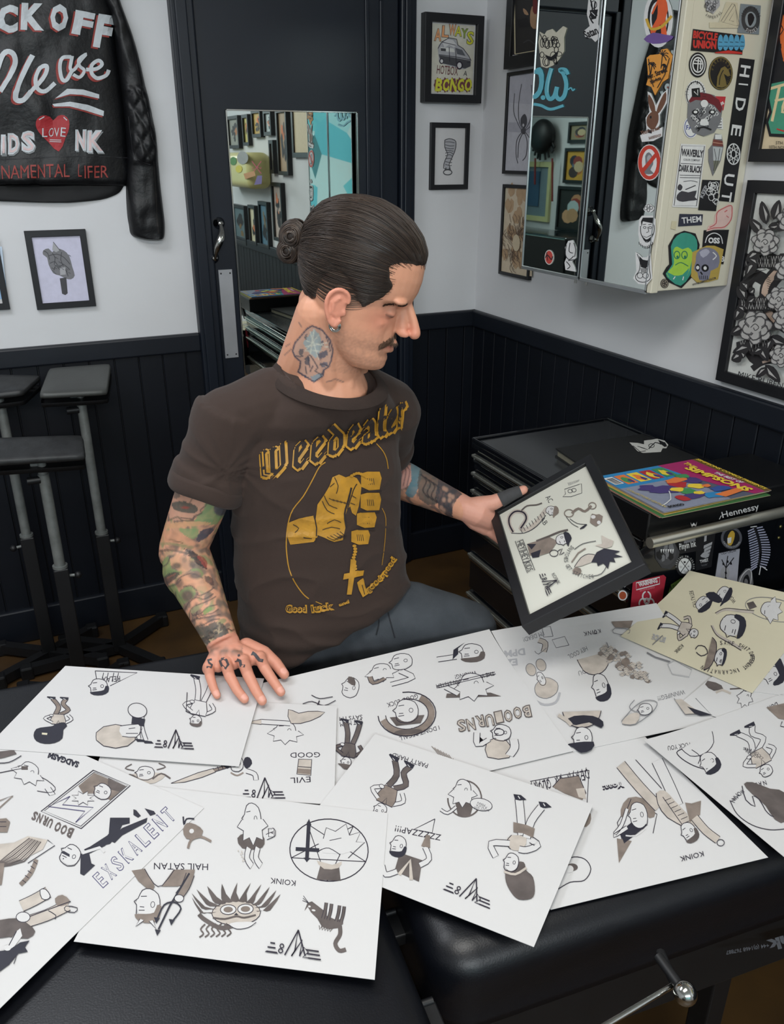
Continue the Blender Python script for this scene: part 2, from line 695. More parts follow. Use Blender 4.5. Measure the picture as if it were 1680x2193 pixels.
# ---- door: frame, leaf, furniture
tr = MB()
for a, b in ((.583, .652), (1.335, 1.392)):
 tr.bbox((a, YB - .04, 0), (b, YB + .02, 2.15), DOORNAVY, .005)
 tr.bbox((a + .012, YB - .05, 0), (b - .022, YB - .03, 2.15), DOORNAVY, .004)
tr.bbox((.583, YB - .04, 2.075), (1.392, YB + .02, 2.15), DOORNAVY, .005)
struct(tr, 'trim_7')
dr = MB()
dr.bbox((.655, YB - .022, .005), (1.333, YB + .02, 2.07), DOORNAVY, .004)
for a, b in ((1.21, 1.225), (1.262, 1.274)):
 dr.bbox((a, YB - .03, .02), (b, YB - .015, 2.06), DOORNAVY, .003)
door = struct(dr, 'door_1')
# pull handle: two rosettes and a bowed grip
h0, h1 = at_y(470, 478, YB - .03), at_y(458, 552, YB - .03)
hm = MB()
for c in (h0, h1):
 hm.rings([[Vector((c.x + math.cos(a) * r, YB - .022 - d, c.z + math.sin(a) * r)) for a in [i * math.pi / 9 for i in range(18)]]
              for r, d in ((.019, 0), (.019, .003), (.013, .008), (.009, .02), (.008, .03))], CHROME)
pts = []
for i in range(13):
 t = i / 12
 s = math.sin(math.pi * t)
 pts.append((h0.x * (1 - t) + h1.x * t + .004 * math.sin(2 * math.pi * t), YB - .045 - .026 * s, h0.z * (1 - t) + h1.z * t))
hm.tube(pts, [.0065 + .006 * math.sin(math.pi * i / 12) ** 2 for i in range(13)], CHROME, 14)
hd = hm.build('door_handle', door)
hd['label'] = 'polished nickel pull handle'
pl = MB()
a, b = at_y(452, 579, YB - .024), at_y(508, 765, YB - .024)
pl.bbox((.645 + .02, YB - .026, b.z), (.712, YB - .021, a.z), mat('brushed plate', (176, 178, 182), 0.42, .55, vary=.08, scale=12), .001)
for x in (.673, .704):
 for z in (a.z - .012, b.z + .012):
  pl.ball((x, YB - .026, z), (.003, .002, .003), MATBLK, 8, 5)
fp = pl.build('finger_plate', door)
fp['label'] = 'pale metal finger plate'

# tall mirror screwed to the door
mm = MB()
mx0, mx1, mz0, mz1 = .728, 1.180, .42, 1.733
mm.box((mx0, YB - .028, mz0), (mx1, YB - .022, mz1), MIRROR)
mb2 = MB()
e = .005
for q in (((mx0, YB - .0295, mz0), (mx0 + e, YB - .022, mz1)), ((mx1 - e, YB - .0295, mz0), (mx1, YB - .022, mz1)),
          ((mx0, YB - .0295, mz1 - e), (mx1, YB - .022, mz1)), ((mx0, YB - .0295, mz0), (mx1, YB - .022, mz0 + e))):
 mb2.bbox(*q, CHROME, .001)
mo = empty('mirror', ((mx0 + mx1) / 2, YB - .028, mz0), 'tall frameless mirror fixed to the dark navy door', 'mirror')
mm.build('mirror_glass', mo)
mb2.build('mirror_edge', mo)

# ================================================================== PICTURE FRAMES
GLASSY = 0.25

def wall_frame(axis, fixed, a0, a1, z0, z1, label, art, bw=.018, depth=.02, paper=PAPER, mount=None, name='picture_frame', cat='picture frame', group=None, fmat=None, gloss=None):
 """axis 'y': on a wall facing -Y spanning x a0..a1 ; axis 'x': on a wall facing -X spanning y a0..a1"""
 fm = fmat or FRAMEBLK

 def V(a, d, z):
  return (a, fixed - d, z) if axis == 'y' else (fixed - d, a, z)
 root = empty(name, V((a0 + a1) / 2, 0, z0), label, cat, group)
 f = MB()
 f.ring_frame(V, a0, a1, z0, z1, bw, .001, depth, fm)
 f.build('frame', root)
 m = MB()
 d = depth * .55
 m.box(V(a0 + bw * .8, .002, z0 + bw * .8), V(a1 - bw * .8, d, z1 - bw * .8), paper)
 if mount:
  k = mount[0]
  m.box(V(a0 + bw + k, d - .0002, z0 + bw + k), V(a1 - bw - k, d + .0008, z1 - bw - k), mount[1])
  d += .0008
 s = plane_y(fixed - d) if axis == 'y' else plane_x(fixed - d)
 pen = Pen(m, s, .0004)
 inner = (a0 + bw, a1 - bw, z0 + bw, z1 - bw)
 if art:
  art(pen, inner, axis, fixed - d)
 m.build('picture', root)
 return root

def box_px(axis, fixed, x0, y0, x1, y1):
 """outer rectangle on a wall from two opposite picture corners"""
 at = at_y if axis == 'y' else at_x
 p, q = at(x0, y0, fixed), at(x1, y1, fixed)
 i = 0 if axis == 'y' else 1
 return min(p[i], q[i]), max(p[i], q[i]), min(p.z, q.z), max(p.z, q.z)

G1, G2c, G3 = flat((70, 70, 74)), flat((120, 120, 124)), flat((170, 170, 174))

def blob(cx, cy, rx, ry, n=14, j=.15, seed=0):
 r = random.Random(seed)
 return [(cx + rx * math.cos(2 * math.pi * i / n) * (1 + r.uniform(-j, j)), cy + ry * math.sin(2 * math.pi * i / n) * (1 + r.uniform(-j, j))) for i in range(n)]

def art_heart(pen, inner, ax, fx):
 pen.px()
 pen.fill([(93, 536), (104, 532), (112, 540), (120, 532), (136, 536), (148, 548), (155, 572), (160, 590), (152, 598), (140, 596), (128, 590), (114, 585), (104, 566), (101, 552), (92, 545)], G2c, 2)
 pen.fill([(114, 518), (128, 536), (120, 540), (112, 535)], G3)
 pen.line([(114, 518), (129, 537)], 1.2, G1)
 pen.fill([(128, 596), (142, 594), (145, 628), (140, 632), (133, 629)], G1)
 for a in ([(104, 548), (122, 544), (138, 552), (150, 566)], [(107, 564), (118, 560), (126, 572), (136, 566), (150, 578)],
              [(116, 578), (120, 568), (132, 582), (140, 576), (146, 592)], [(112, 542), (118, 552), (116, 566)], [(132, 540), (130, 556), (136, 570)],
              [(93, 537), (102, 542), (106, 556)], [(133, 605), (140, 604)], [(134, 616), (142, 615)]):
  pen.line(a, 1.5, G1, 2)
 pen.fill([(128, 574), (140, 572), (141, 588), (129, 589)], G3)
 for i in range(16):
  r = random.Random(i)
  x, y = 106 + r.random() * 42, 545 + r.random() * 40
  pen.line([(x, y), (x + 5, y + 3)], .9, G1)

def art_knot(pen, inner, ax, fx):
 pen.px()
 pen.fill([(953, 300), (962, 297), (974, 300), (977, 308), (974, 325), (968, 340), (962, 352), (965, 360), (958, 362), (951, 356), (954, 342), (960, 330), (954, 318)], G3, 2)
 for i in range(9):
  y = 304 + i * 6
  pen.line([(954, y), (964, y + 3 * math.sin(i)), (974 - i * .8, y + 2)], 1.3, G1, 2)
 pen.line([(953, 300), (962, 297), (974, 300), (977, 308), (974, 325), (962, 352), (965, 362), (950, 360), (954, 342), (959, 330), (953, 316), (953, 300)], 1.6, G1, 2)
 pen.ell(959, 369, 9, 5.5, G1, 2)
 pen.line([(956, 359), (953, 364)], 2, G1)
 pen.line([(962, 359), (965, 364)], 2, G1)

def art_van(pen, inner, ax, fx):
 pen.px()
 o, y, g = flat((226, 160, 110)), flat((206, 205, 60)), flat((140, 160, 70))
 p = flat((110, 60, 66))
 q = [(937, 60, 88), (953, 54, 80), (968, 51, 76), (981, 55, 78), (994, 60, 82), (1006, 66, 96)]
 for ch, (x, y0, y1), c in zip('ALWAYS', q, (o, o, o, y, g, y)):
  pen.text(ch, x - 7.5, y1, x + 8.5, y1 + 1, y1 - y0, G1, .05)
  pen.text(ch, x - 6.5, y1 - 1, x + 7.5, y1, y1 - y0 - 2, c, .02)
 # camper van with a raised roof
 pen.fill([(938, 104), (940, 96), (948, 88), (962, 81), (976, 83), (980, 96), (992, 104), (1003, 118), (1009, 128), (1008, 142), (996, 148), (984, 148), (946, 136), (940, 132)], G3, 1)
 pen.fill([(940, 118), (975, 124), (1008, 130), (1008, 142), (996, 147), (945, 135)], G1)
 pen.fill([(944, 101), (972, 104), (974, 112), (943, 109)], flat((215, 215, 210)))
 pen.fill([(977, 103), (990, 107), (997, 120), (979, 116)], flat((90, 92, 98)))
 pen.fill([(944, 103), (955, 104), (955, 110), (944, 109)], G1)
 for x, yy in ((946, 131), (984, 140)):
  pen.ell(x, yy, 7 if x > 960 else 5, 9 if x > 960 else 6, INK)
  pen.ell(x, yy, 4.5 if x > 960 else 3, 6 if x > 960 else 4, PAPER)
 pen.fill([(948, 92), (958, 84), (970, 86), (978, 96), (972, 102), (962, 96), (952, 102)], PAPER)
 for a in ([(938, 104), (946, 90), (962, 81), (978, 84), (981, 97), (992, 104), (1004, 120), (1009, 130)], [(946, 90), (976, 97)], [(940, 117), (976, 122), (1008, 128)], [(976, 103), (977, 136)], [(962, 101), (963, 132)], [(1000, 134), (1008, 134)]):
  pen.line(a, 1.3, INK)
 pen.text('HOTBOX', 935, 158, 980, 162, 19, p, 0)
 pen.text('A', 992, 162, 1000, 163, 11, G1, 0)
 for i, ch in enumerate('BONGO'):
  x = 932 + i * 15.6
  cx, cy = x + 6.5, 182
  st = []
  for k in range(18):
   a = 2 * math.pi * k / 18
   r = 1.0 if k % 2 else .8
   st.append((cx + 10 * r * math.cos(a), cy + 17 * r * math.sin(a)))
  pen.fill(st, p)
  pen.text(ch, x - 1, 195, x + 14, 197, 28, y, .045)

fr = box_px('y', YB - .02, 908, 26, 1027, 222)
wall_frame('y', YB, fr[0], fr[1], fr[2], fr[3], 'deep black framed colour print of a camper van under the word ALWAYS', art_van, .026, .035, mount=(.004, flat((208, 205, 190))))
fr = box_px('y', YB - .012, 924, 262, 1002, 405)
wall_frame('y', YB, fr[0], fr[1], fr[2], fr[3], 'small black framed pencil drawing of a knotted rope hanging below the camper van print', art_knot, .0165, .016)
fr = box_px('y', YB - .012, 51, 495, 206, 655)
wall_frame('y', YB, fr[0], fr[1], fr[2], fr[3], 'black framed pencil drawing of a heart with a handle below the leather jacket', art_heart, .0185, .016, flat((206, 205, 226)))
fr = box_px('y', YB - .012, -120, 510, 22, 662)

def art_window(pen, inner, ax, fx):
 pen.px()
 pen.fill([(-100, 530), (4, 528), (16, 640), (-90, 645)], flat((205, 222, 240)))
 pen.fill([(-100, 600), (12, 600), (16, 640), (-90, 645)], flat((150, 185, 220)))

wall_frame('y', YB, fr[0], fr[1], fr[2], fr[3], 'black picture frame cut off by the left edge of the photo beside the heart drawing', art_window, .0185, .016)

# ---- right wall, behind and beside the mirror cabinet
def art_dark(pen, inner, ax, fx):
 pen.px()
 tan, red, wh = flat((176, 140, 108)), flat((110, 40, 40)), flat((215, 205, 170))
 pen.fill([(1098, -70), (1240, -85), (1240, 108), (1098, 118)], flat((44, 42, 42)))
 pen.fill([(1121, 18), (1128, 22), (1133, 32), (1124, 30)], tan, 2)
 pen.fill([(1140, 14), (1152, 18), (1156, 40), (1148, 62), (1138, 56), (1136, 36)], tan, 2)
 pen.fill([(1144, -10), (1154, 10), (1150, 30), (1142, 24)], red, 2)
 pen.fill([(1108, 42), (1130, 38), (1136, 58), (1112, 60)], flat((30, 28, 30)))
 pen.line([(1122, 92), (1134, 86), (1148, 96), (1158, 90)], 2, G1, 3)
 pen.line([(1102, -60), (1104, 116)], 2.4, wh)
 pen.line([(1104, 116), (1150, 108)], 1.6, wh)

def art_spider(pen, inner, ax, fx):
 pen.px()
 d = flat((78, 78, 84))
 pen.fill([(1096, 166), (1160, 150), (1160, 225), (1092, 220)], flat((186, 186, 196)))
 pen.fill([(1090, 262), (1160, 262), (1160, 286), (1089, 282)], flat((176, 176, 186)))
 pen.fill([(1124, 244), (1129, 252), (1129, 266), (1123, 276), (1117, 268), (1116, 254)], d, 3)
 pen.fill([(1121, 274), (1127, 276), (1126, 286), (1120, 287), (1116, 280)], d, 2)
 for a in ([(1117, 278), (1109, 262), (1101, 238), (1103, 200)], [(1119, 276), (1112, 255), (1112, 220), (1118, 180)],
              [(1126, 277), (1136, 258), (1141, 220), (1139, 182)], [(1127, 279), (1138, 268), (1147, 240)],
              [(1118, 284), (1108, 300), (1106, 330), (1110, 350)], [(1120, 286), (1112, 306), (1110, 338)],
              [(1125, 286), (1130, 304), (1128, 332), (1120, 344)], [(1127, 284), (1137, 300), (1140, 326)]):
  pen.line(a, 1.4, d, 4)
 pen.ell(1122, 268, 2, 3.4, flat((200, 200, 205)))

def art_lion(pen, inner, ax, fx):
 pen.px()
 tn, dk = flat((188, 158, 124)), flat((112, 90, 74))
 r = random.Random(3)
 pen.fill([(1088, 395), (1140, 402), (1140, 592), (1072, 582)], flat((212, 196, 170)))
 for i in range(26):
  x, y = 1082 + r.random() * 50, 402 + r.random() * 170
  pen.fill(blob(x, y, 7, 14, 9, .3, i), tn)
 for i in range(90):
  a = r.random() * 6.28
  rr = 10 + r.random() * 26
  x, y = 1106 + rr * math.cos(a) * .75, 512 + rr * math.sin(a) * 1.7
  pen.line([(x, y), (x + 5 * math.sin(a * 3), y + 9), (x + 3, y + 17)], .9, dk, 2)
 pen.ell(1110, 520, 8, 18, flat((206, 190, 160)))

fr = box_px('x', XR - .02, 1081, 149, 1160, -60)
wall_frame('x', XR, 2.30, fr[1], fr[2], 2.35, 'dark painting in a wide black frame, top left beside the mirror cabinet', art_dark, .036, .025)
fr = box_px('x', XR - .012, 1077, 372, 1093, 155)
wall_frame('x', XR, 2.30, fr[1], fr[2], fr[3], 'thin black framed grey print of a long legged spider half hidden by the mirror cabinet', art_spider, .011, .016, flat((196, 196, 204)))
fr = box_px('x', XR - .012, 1069, 586, 1146, 398)
wall_frame('x', XR, fr[0], fr[1], fr[2], fr[3], 'thin black framed sepia sketch below the spider print', art_lion, .011, .016, CREAMPAPER)
# ================================================================== MIRROR CABINET WITH STICKERS
CXF, CY0, CY1, CZ0, CZ1 = 1.432, 1.586, 2.150, 1.290, 2.03
CREAMC = mat('cream cabinet laminate', (214, 209, 190), 0.45, vary=0.03, scale=5)
SILVER = mat('silver aluminium edge', (176, 180, 182), 0.3, .8, vary=0.05, scale=20)
cab = empty('mirror_cabinet', ((CXF + XR) / 2, (CY0 + CY1) / 2, CZ0), 'wall cabinet with mirrored doors and a cream side covered in stickers', 'cabinet')
c = MB()
c.bbox((CXF + .02, CY0, CZ0 + .004), (XR - .001, CY1, CZ1), CREAMC, .002)
c.bbox((CXF + .0, CY0 - .001, CZ0), (CXF + .022, CY0 + .016, CZ1), CREAMC, .002)
c.build('body', cab)
ymid = 1.868
for a, b in ((CY0 + .014, ymid - .003), (ymid + .003, CY1)):
 d = MB()
 d.box((CXF - .002, a, CZ0), (CXF + .018, b, CZ1), MIRROR)
 dd = d.build('mirror_door', cab)
 t = MB()
 t.bbox((CXF - .0045, a, CZ0 - .004), (CXF + .018, b, CZ0 + .006), SILVER, .001)
 t.bbox((CXF - .0045, a, CZ0), (CXF + .016, a + .004, CZ1), SILVER, .001)
 t.bbox((CXF - .0045, b - .004, CZ0), (CXF + .016, b, CZ1), SILVER, .001)
 t.tube([(CXF + .004, (a if a > 1.8 else b) + (.02 if a > 1.8 else -.02), CZ0 - .014), (CXF + .004, (a if a > 1.8 else b) + (.02 if a > 1.8 else -.02), CZ0)], .004, CHROME, 10)
 t.build('metal_edge', dd)

FRONT = plane_x(CXF - .003)
SIDE = plane_y(CY0 - .0015)
WHT, BLKP = flat((222, 222, 222)), flat((34, 34, 38))
K0 = flat((24, 24, 28))

def sticker(surf, label, outline, base, art=None, smooth=0, off=.0006, name='sticker', group=None, sub=0):
 m = MB()
 pen = Pen(m, surf, off)
 pen.sub = sub
 pen.fill(outline, base, smooth)
 # thin edge so the sticker has thickness
 q = smooth2(outline, smooth, True) if smooth else outline
 n = len(q)
 vs = [surf.at(x, y, off + pen.step) for x, y in q] + [surf.at(x, y, .0001) for x, y in q]
 m.add(vs, [(i, (i + 1) % n, n + (i + 1) % n, n + i) for i in range(n)], base)
 if art:
  art(pen)
 return solo(m, name, label, 'sticker', group)

def ellpts(cx, cy, rx, ry, n=24, rot=0):
 c, s = math.cos(math.radians(rot)), math.sin(math.radians(rot))
 return [(cx + rx * math.cos(a) * c - ry * math.sin(a) * s, cy + rx * math.cos(a) * s + ry * math.sin(a) * c) for a in [2 * math.pi * i / n for i in range(n)]]

# --- on the mirrored front
def a_skater(p):
 p.fill(ellpts(1411, 40, 24, 48), K0)
 p.line(ellpts(1411, 40, 24, 50), 2.4, WHT, closed=True)
 p.line(ellpts(1412, 40, 17, 36), 3.5, WHT, closed=True)
 og, pu, ye = flat((226, 96, 50)), flat((112, 84, 150)), flat((210, 170, 60))
 p.fill([(1412, -6), (1426, -4), (1432, 20), (1426, 44), (1430, 78), (1418, 80), (1416, 52), (1402, 74), (1394, 66), (1408, 40), (1410, 18)], og, 2)
 p.fill([(1380, 84), (1400, 70), (1424, 74), (1444, 78), (1430, 90), (1400, 94)], pu, 2)
 p.line([(1386, 40), (1396, 62), (1420, 56), (1440, 34)], 6, ye, 3)
 p.line([(1412, 0), (1398, 30)], 4, og)
 p.ell(1418, -12, 7, 9, og)

sticker(FRONT, 'round sticker with an orange figure over black and white rings, high on the mirror door', ellpts(1411, 42, 31, 60), WHT, a_skater)

def a_palm(p):
 o = flat((226, 154, 66))
 for x, y, s in ((1420, 118, 17), (1398, 140, 11), (1424, 142, 7)):
  p.line([(x, y), (x - 3, y + s * 1.7)], 2, K0)
  for k in range(7):
   a = math.radians(200 + k * 35)
   p.line([(x, y), (x + s * .5 * math.cos(a), y + s * .5 * math.sin(a) - 2), (x + s * .8 * math.cos(a), y + s * .75 * math.sin(a) + 2)], 1.9, K0, 2)
 p.line([(1391, 126), (1396, 168), (1402, 186)], 1.6, K0)
 p.line([(1436, 124), (1426, 160), (1410, 188)], 1.6, K0)
 p.text('Mr. Street', 1392, 170, 1432, 153, 11, K0, .03)
 p.text('Nights', 1398, 182, 1420, 172, 10, K0, .03)

sticker(FRONT, 'orange pointed sticker with black palm trees on the mirror door', [(1386, 124), (1393, 118), (1412, 116), (1418, 106), (1430, 104), (1442, 120), (1437, 140), (1432, 168), (1420, 176), (1404, 204), (1396, 186), (1385, 182), (1389, 168), (1388, 146)], flat((226, 154, 66)), a_palm)

def a_bunny(p):
 b = flat((112, 76, 58))
 p.fill([(1390, 202), (1398, 212), (1404, 228), (1404, 242), (1396, 238), (1390, 220)], b, 2)
 p.fill([(1427, 196), (1428, 214), (1420, 232), (1410, 244), (1408, 236), (1416, 214)], b, 2)
 p.fill([(1390, 246), (1400, 238), (1410, 240), (1412, 256), (1408, 268), (1400, 278), (1388, 270), (1386, 256)], b, 2)
 p.ell(1395, 251, 2, 3, K0)
 p.fill([(1388, 276), (1398, 280), (1397, 286), (1389, 284)], K0)
 p.text('Young Street', 1376, 292, 1416, 280, 12, b, .03, .3)
 p.text('BARBERSHOP', 1392, 299, 1418, 292, 6, b, .02)

sticker(FRONT, 'brown rabbit head sticker with long ears on the mirror door', [(1388, 196), (1395, 200), (1406, 226), (1418, 202), (1431, 191), (1430, 220), (1414, 246), (1414, 266), (1408, 278), (1420, 272), (1419, 292), (1400, 302), (1376, 304), (1372, 290), (1386, 280), (1384, 252), (1392, 240)], WHT, a_bunny)

def a_no(p):
 r = flat((196, 62, 46))
 p.fill([(1383, 334), (1391, 326), (1399, 336), (1400, 352), (1394, 364), (1402, 372), (1378, 372), (1384, 356)], G2c, 2)
 p.ell(1392, 340, 5, 8, G3)
 p.line(ellpts(1392, 348, 20, 33), 8, r, closed=True)
 p.line([(1376, 368), (1409, 328)], 8, r)

sticker(FRONT, 'red prohibition ring sticker over a grey head and shoulders on the mirror door', ellpts(1392, 348, 25, 39), WHT, a_no)

def a_cloud(p):
 for x, y in ((1384, 446), (1390, 441), (1396, 445), (1390, 450)):
  p.line(ellpts(x, y, 3, 3.4), 1.2, K0, closed=True)

sticker(FRONT, 'tiny white cloud sticker above the grinning face', [(1379, 447), (1386, 438), (1391, 436), (1400, 442), (1402, 448), (1394, 455), (1384, 453)], WHT, a_cloud, 2)

def a_grin(p):
 p.fill([(1374, 474), (1378, 466), (1400, 466), (1402, 484), (1398, 478), (1378, 474), (1375, 486)], K0)
 p.line([(1373, 484), (1374, 500), (1384, 518), (1394, 514), (1402, 496), (1402, 482)], 1.6, K0, 3)
 p.fill([(1374, 503), (1386, 508), (1400, 500), (1394, 514), (1384, 517)], K0, 2)
 p.fill([(1377, 505), (1386, 509), (1398, 503), (1393, 509), (1385, 513)], WHT, 2)
 for x in (1382, 1394):
  p.ell(x, 487, 3, 2.2, K0, 1)
  p.line([(x - 4, 481), (x + 3, 480)], 1.2, K0)
 p.line([(1389, 486), (1391, 496), (1386, 498)], 1.2, K0)
 for i in range(9):
  p.line([(1370 + i * 3.6, 518 + 9 * math.sin(i / 8 * 3.14)), (1371 + i * 3.6, 524 + 9 * math.sin(i / 8 * 3.14))], 1.5, K0)

sticker(FRONT, 'black and white grinning face sticker low on the mirror door', [(1370, 470), (1376, 462), (1400, 462), (1405, 470), (1405, 500), (1400, 520), (1388, 531), (1372, 524), (1368, 500)], WHT, a_grin, 1)

def a_beast(p):
 p.fill([(1370, 548), (1378, 556), (1388, 558), (1394, 546), (1392, 566), (1384, 575), (1374, 572)], K0)
 p.line([(1366, 544), (1372, 562), (1370, 580), (1362, 592), (1368, 602), (1382, 604), (1394, 596), (1392, 576), (1391, 550)], 1.5, K0, 3)
 p.ell(1372, 590, 6, 6, K0, 1.2)
 p.ell(1384, 590, 6, 6, K0, 1.2)
 for i in range(5):
  p.line([(1374 + i * 3, 574), (1376 + i * 3, 584)], 1.4, K0)

sticker(FRONT, 'black and white horned beast sticker at the bottom of the mirror door', [(1362, 540), (1370, 544), (1376, 551), (1386, 551), (1394, 542), (1396, 562), (1398, 596), (1386, 610), (1368, 608), (1357, 596), (1364, 580)], WHT, a_beast)

def a_monster(p):
 r = random.Random(5)
 for i in range(16):
  x, y = 1162 + r.random() * 38, 80 + r.random() * 55
  p.line(ellpts(x, y, 3 + r.random() * 4, 4 + r.random() * 6), 1.4, K0, closed=True)
 p.ell(1174, 95, 5, 9, K0, 1.6)
 p.ell(1189, 92, 5, 10, K0, 1.6)
 p.fill([(1168, 116), (1182, 122), (1196, 110), (1194, 122), (1180, 130)], K0, 2)
 p.line([(1158, 72), (1166, 90), (1176, 80)], 1.6, K0)

sticker(FRONT, 'cream sticker of a tangled many eyed face above the pale blue lettering', [(1157, 68), (1167, 74), (1172, 66), (1184, 62), (1192, 70), (1207, 56), (1215, 60), (1209, 80), (1209, 110), (1198, 128), (1186, 140), (1172, 146), (1160, 142), (1157, 118), (1154, 90)], flat((206, 202, 184)), a_monster)

def a_satan(p):
 for a in ([(1266, 0), (1270, 20), (1264, 36), (1272, 50)], [(1276, 4), (1274, 22), (1280, 34)]):
  p.line(a, 3, K0, 2)
 p.ell(1273, 10, 6, 8, K0, 1.6)
 p.fill([(1264, 22), (1282, 20), (1278, 40), (1268, 42)], K0)
 p.line([(1268, 26), (1276, 34)], 1.5, WHT)
 p.text('Satan', 1256, 84, 1284, 72, 18, K0, .03)

sticker(FRONT, 'narrow white sticker of a thin figure over gothic lettering, top of the mirror seam', [(1262, -8), (1286, -12), (1284, 30), (1282, 52), (1288, 62), (1286, 80), (1276, 90), (1268, 82), (1254, 80), (1252, 66), (1264, 56), (1258, 30)], WHT, a_satan)

def a_ring(p):
 k = flat((196, 70, 62))
 p.ell(1177, 551, 8, 14, k)
 p.line([(1169, 552), (1173, 546), (1178, 551), (1182, 556), (1185, 549)], 2.2, K0, 3)
 p.line([(1172, 540), (1174, 558)], 1.6, K0)

sticker(FRONT, 'small oval red sticker at the bottom of the mirror door', ellpts(1177, 551, 9.6, 16), flat((210, 205, 200)), a_ring)

def a_hand(p):
 for a in ([(1214, 524), (1212, 545), (1220, 556), (1230, 548)], [(1222, 520), (1220, 538), (1228, 542)], [(1230, 520), (1234, 534), (1232, 550)],
              [(1214, 560), (1222, 570), (1216, 576)], [(1218, 558), (1232, 556)]):
  p.line(a, 1.8, K0, 3)

sticker(FRONT, 'white sticker of a twisted hand beside the mirror seam', [(1211, 530), (1218, 516), (1228, 514), (1235, 530), (1235, 552), (1226, 560), (1232, 572), (1234, 582), (1212, 578), (1210, 562), (1214, 552)], WHT, a_hand)
lt = MB()
p = Pen(lt, FRONT, .0006)
cy = flat((104, 186, 204))
cl = flat((150, 212, 222))
p.fill([(1146, 150), (1158, 144), (1166, 160), (1164, 190), (1154, 208), (1144, 212), (1143, 204), (1152, 194), (1156, 176), (1154, 160), (1146, 158)], cy, 2)
p.fill(ellpts(1164, 209, 5, 5), cy)
p.line([(1182, 146), (1174, 176), (1172, 198), (1178, 212), (1188, 206), (1194, 186)], 9, cy, 4)
p.line([(1194, 186), (1192, 204), (1200, 213), (1210, 204), (1214, 180), (1208, 158), (1200, 150), (1212, 150), (1217, 160)], 9, cy, 4)
p.line([(1183, 148), (1176, 176), (1175, 198)], 2.5, cl, 3)
p.line([(1144, 223), (1160, 226), (1180, 234), (1208, 226)], 6, cy, 4)
p.line([(1218, 192), (1224, 188), (1228, 194), (1232, 190)], 3, cy, 3)
solo(lt, 'lettering', 'pale blue painted lettering across the left mirror door', 'lettering')

# --- on the cream side
def S(label, outline, base, art=None, smooth=0, off=.0006):
 return sticker(SIDE, label, outline, base, art, smooth, off)

def a_faces(p):
 p.px()
 r = random.Random(9)
 for i in range(14):
  x, y = 1512 + r.random() * 26, 2 + r.random() * 22
  p.line(ellpts(x, y, 3, 4), 1, G1, closed=True)
 p.arc_text('IMPERIAL', 1526, 6, 26, 130, 35, 6, G1, 34)

S('grey round headed sticker cut by the top edge of the photo', [(1508, -16), (1542, -16), (1542, 12), (1528, 30), (1514, 22)], G3, a_faces, 1)

def a_tri(p):
 g = flat((130, 124, 112))
 for a in ([(1574, 10), (1550, 48), (1580, 56), (1576, 20), (1562, 44), (1572, 46)], [(1574, 10), (1584, 54), (1578, 56)], [(1550, 48), (1544, 46), (1568, 8), (1574, 10)]):
  p.line(a, 1.3, g)

S('faint worn sticker of an impossible triangle near the top of the cabinet side', [(1556, 4), (1580, 6), (1586, 60), (1520, 60), (1520, 48), (1540, 48)], flat((204, 196, 170)), a_tri)

def a_round(p):
 p.ell(1608, 42, 20, 29, flat((58, 60, 62)))
 p.ell(1608, 42, 12, 17, flat((140, 150, 155)))
 p.fill([(1602, 32), (1610, 28), (1616, 38), (1612, 50), (1606, 56), (1602, 46)], K0, 2)
 p.arc_text('JESSICA REIDS', 1608, 42, 15, 190, 350, 7, K0, 22)
 p.arc_text('SUSSEX', 1608, 42, 20, 130, 40, 7, WHT, 29)

S('grey square sticker with a dark ring at the top of the cabinet side', [(1587, 8), (1630, 12), (1626, 74), (1580, 70)], flat((124, 134, 140)), a_round)

def a_bicycle(p):
 rd, bl = flat((196, 52, 46)), flat((84, 158, 196))
 p.text('BICYCLE', 1484, 82, 1536, 88, 17, rd, .05)
 p.text('UNION', 1484, 103, 1534, 106, 18, rd, .06)
 for i in range(5):
  x = 1538 + i * 11.5
  p.fill([(x, 84 - 3 * math.sin(i)), (x + 5, 74), (x + 10, 80), (x + 11, 98), (x + 6, 108), (x, 104)], bl, 2)
  p.line([(x + 2, 90), (x + 9, 91)], 1.2, K0)
  p.line([(x + 1, 99), (x + 9, 99)], 1.2, K0)
 p.fill([(1532, 112), (1560, 108), (1588, 112), (1590, 116), (1530, 114)], rd)

S('black rectangular sticker with red block letters and blue knuckles', [(1485, 62), (1594, 76), (1590, 117), (1480, 108)], K0, a_bicycle)

def a_bolt(p):
 p.line(ellpts(1495, 139, 15.5, 22), 2, WHT, closed=True)
 p.ell(1495, 139, 12, 17, WHT)
 p.ell(1495, 139, 9.5, 14, K0)
 for a in ([(1486, 136), (1504, 137)], [(1496, 126), (1494, 152)], [(1489, 130), (1502, 131)], [(1501, 132), (1500, 148)]):
  p.line(a, 2.4, WHT)

S('round black sticker with a white monogram beside the golden horse sticker', ellpts(1495, 139, 19, 27), K0, a_bolt)

def a_horse(p):
 g = flat((120, 104, 58))
 p.line(ellpts(1544, 157, 24, 34), 2.4, g, closed=True)
 p.arc_text('DARKHORSE', 1544, 157, 17, 190, 350, 8, g, 25)
 p.arc_text('TATTOOS', 1544, 157, 17, -5, 60, 6, g, 25)
 p.fill([(1534, 186), (1536, 164), (1544, 146), (1552, 142), (1560, 150), (1564, 162), (1558, 164), (1550, 158), (1554, 172), (1556, 184), (1546, 188)], g, 1)
 p.line([(1540, 182), (1542, 164), (1549, 150)], 2, K0, 2)

S('round black sticker with a golden horse head', ellpts(1544, 157, 26, 36), K0, a_horse)

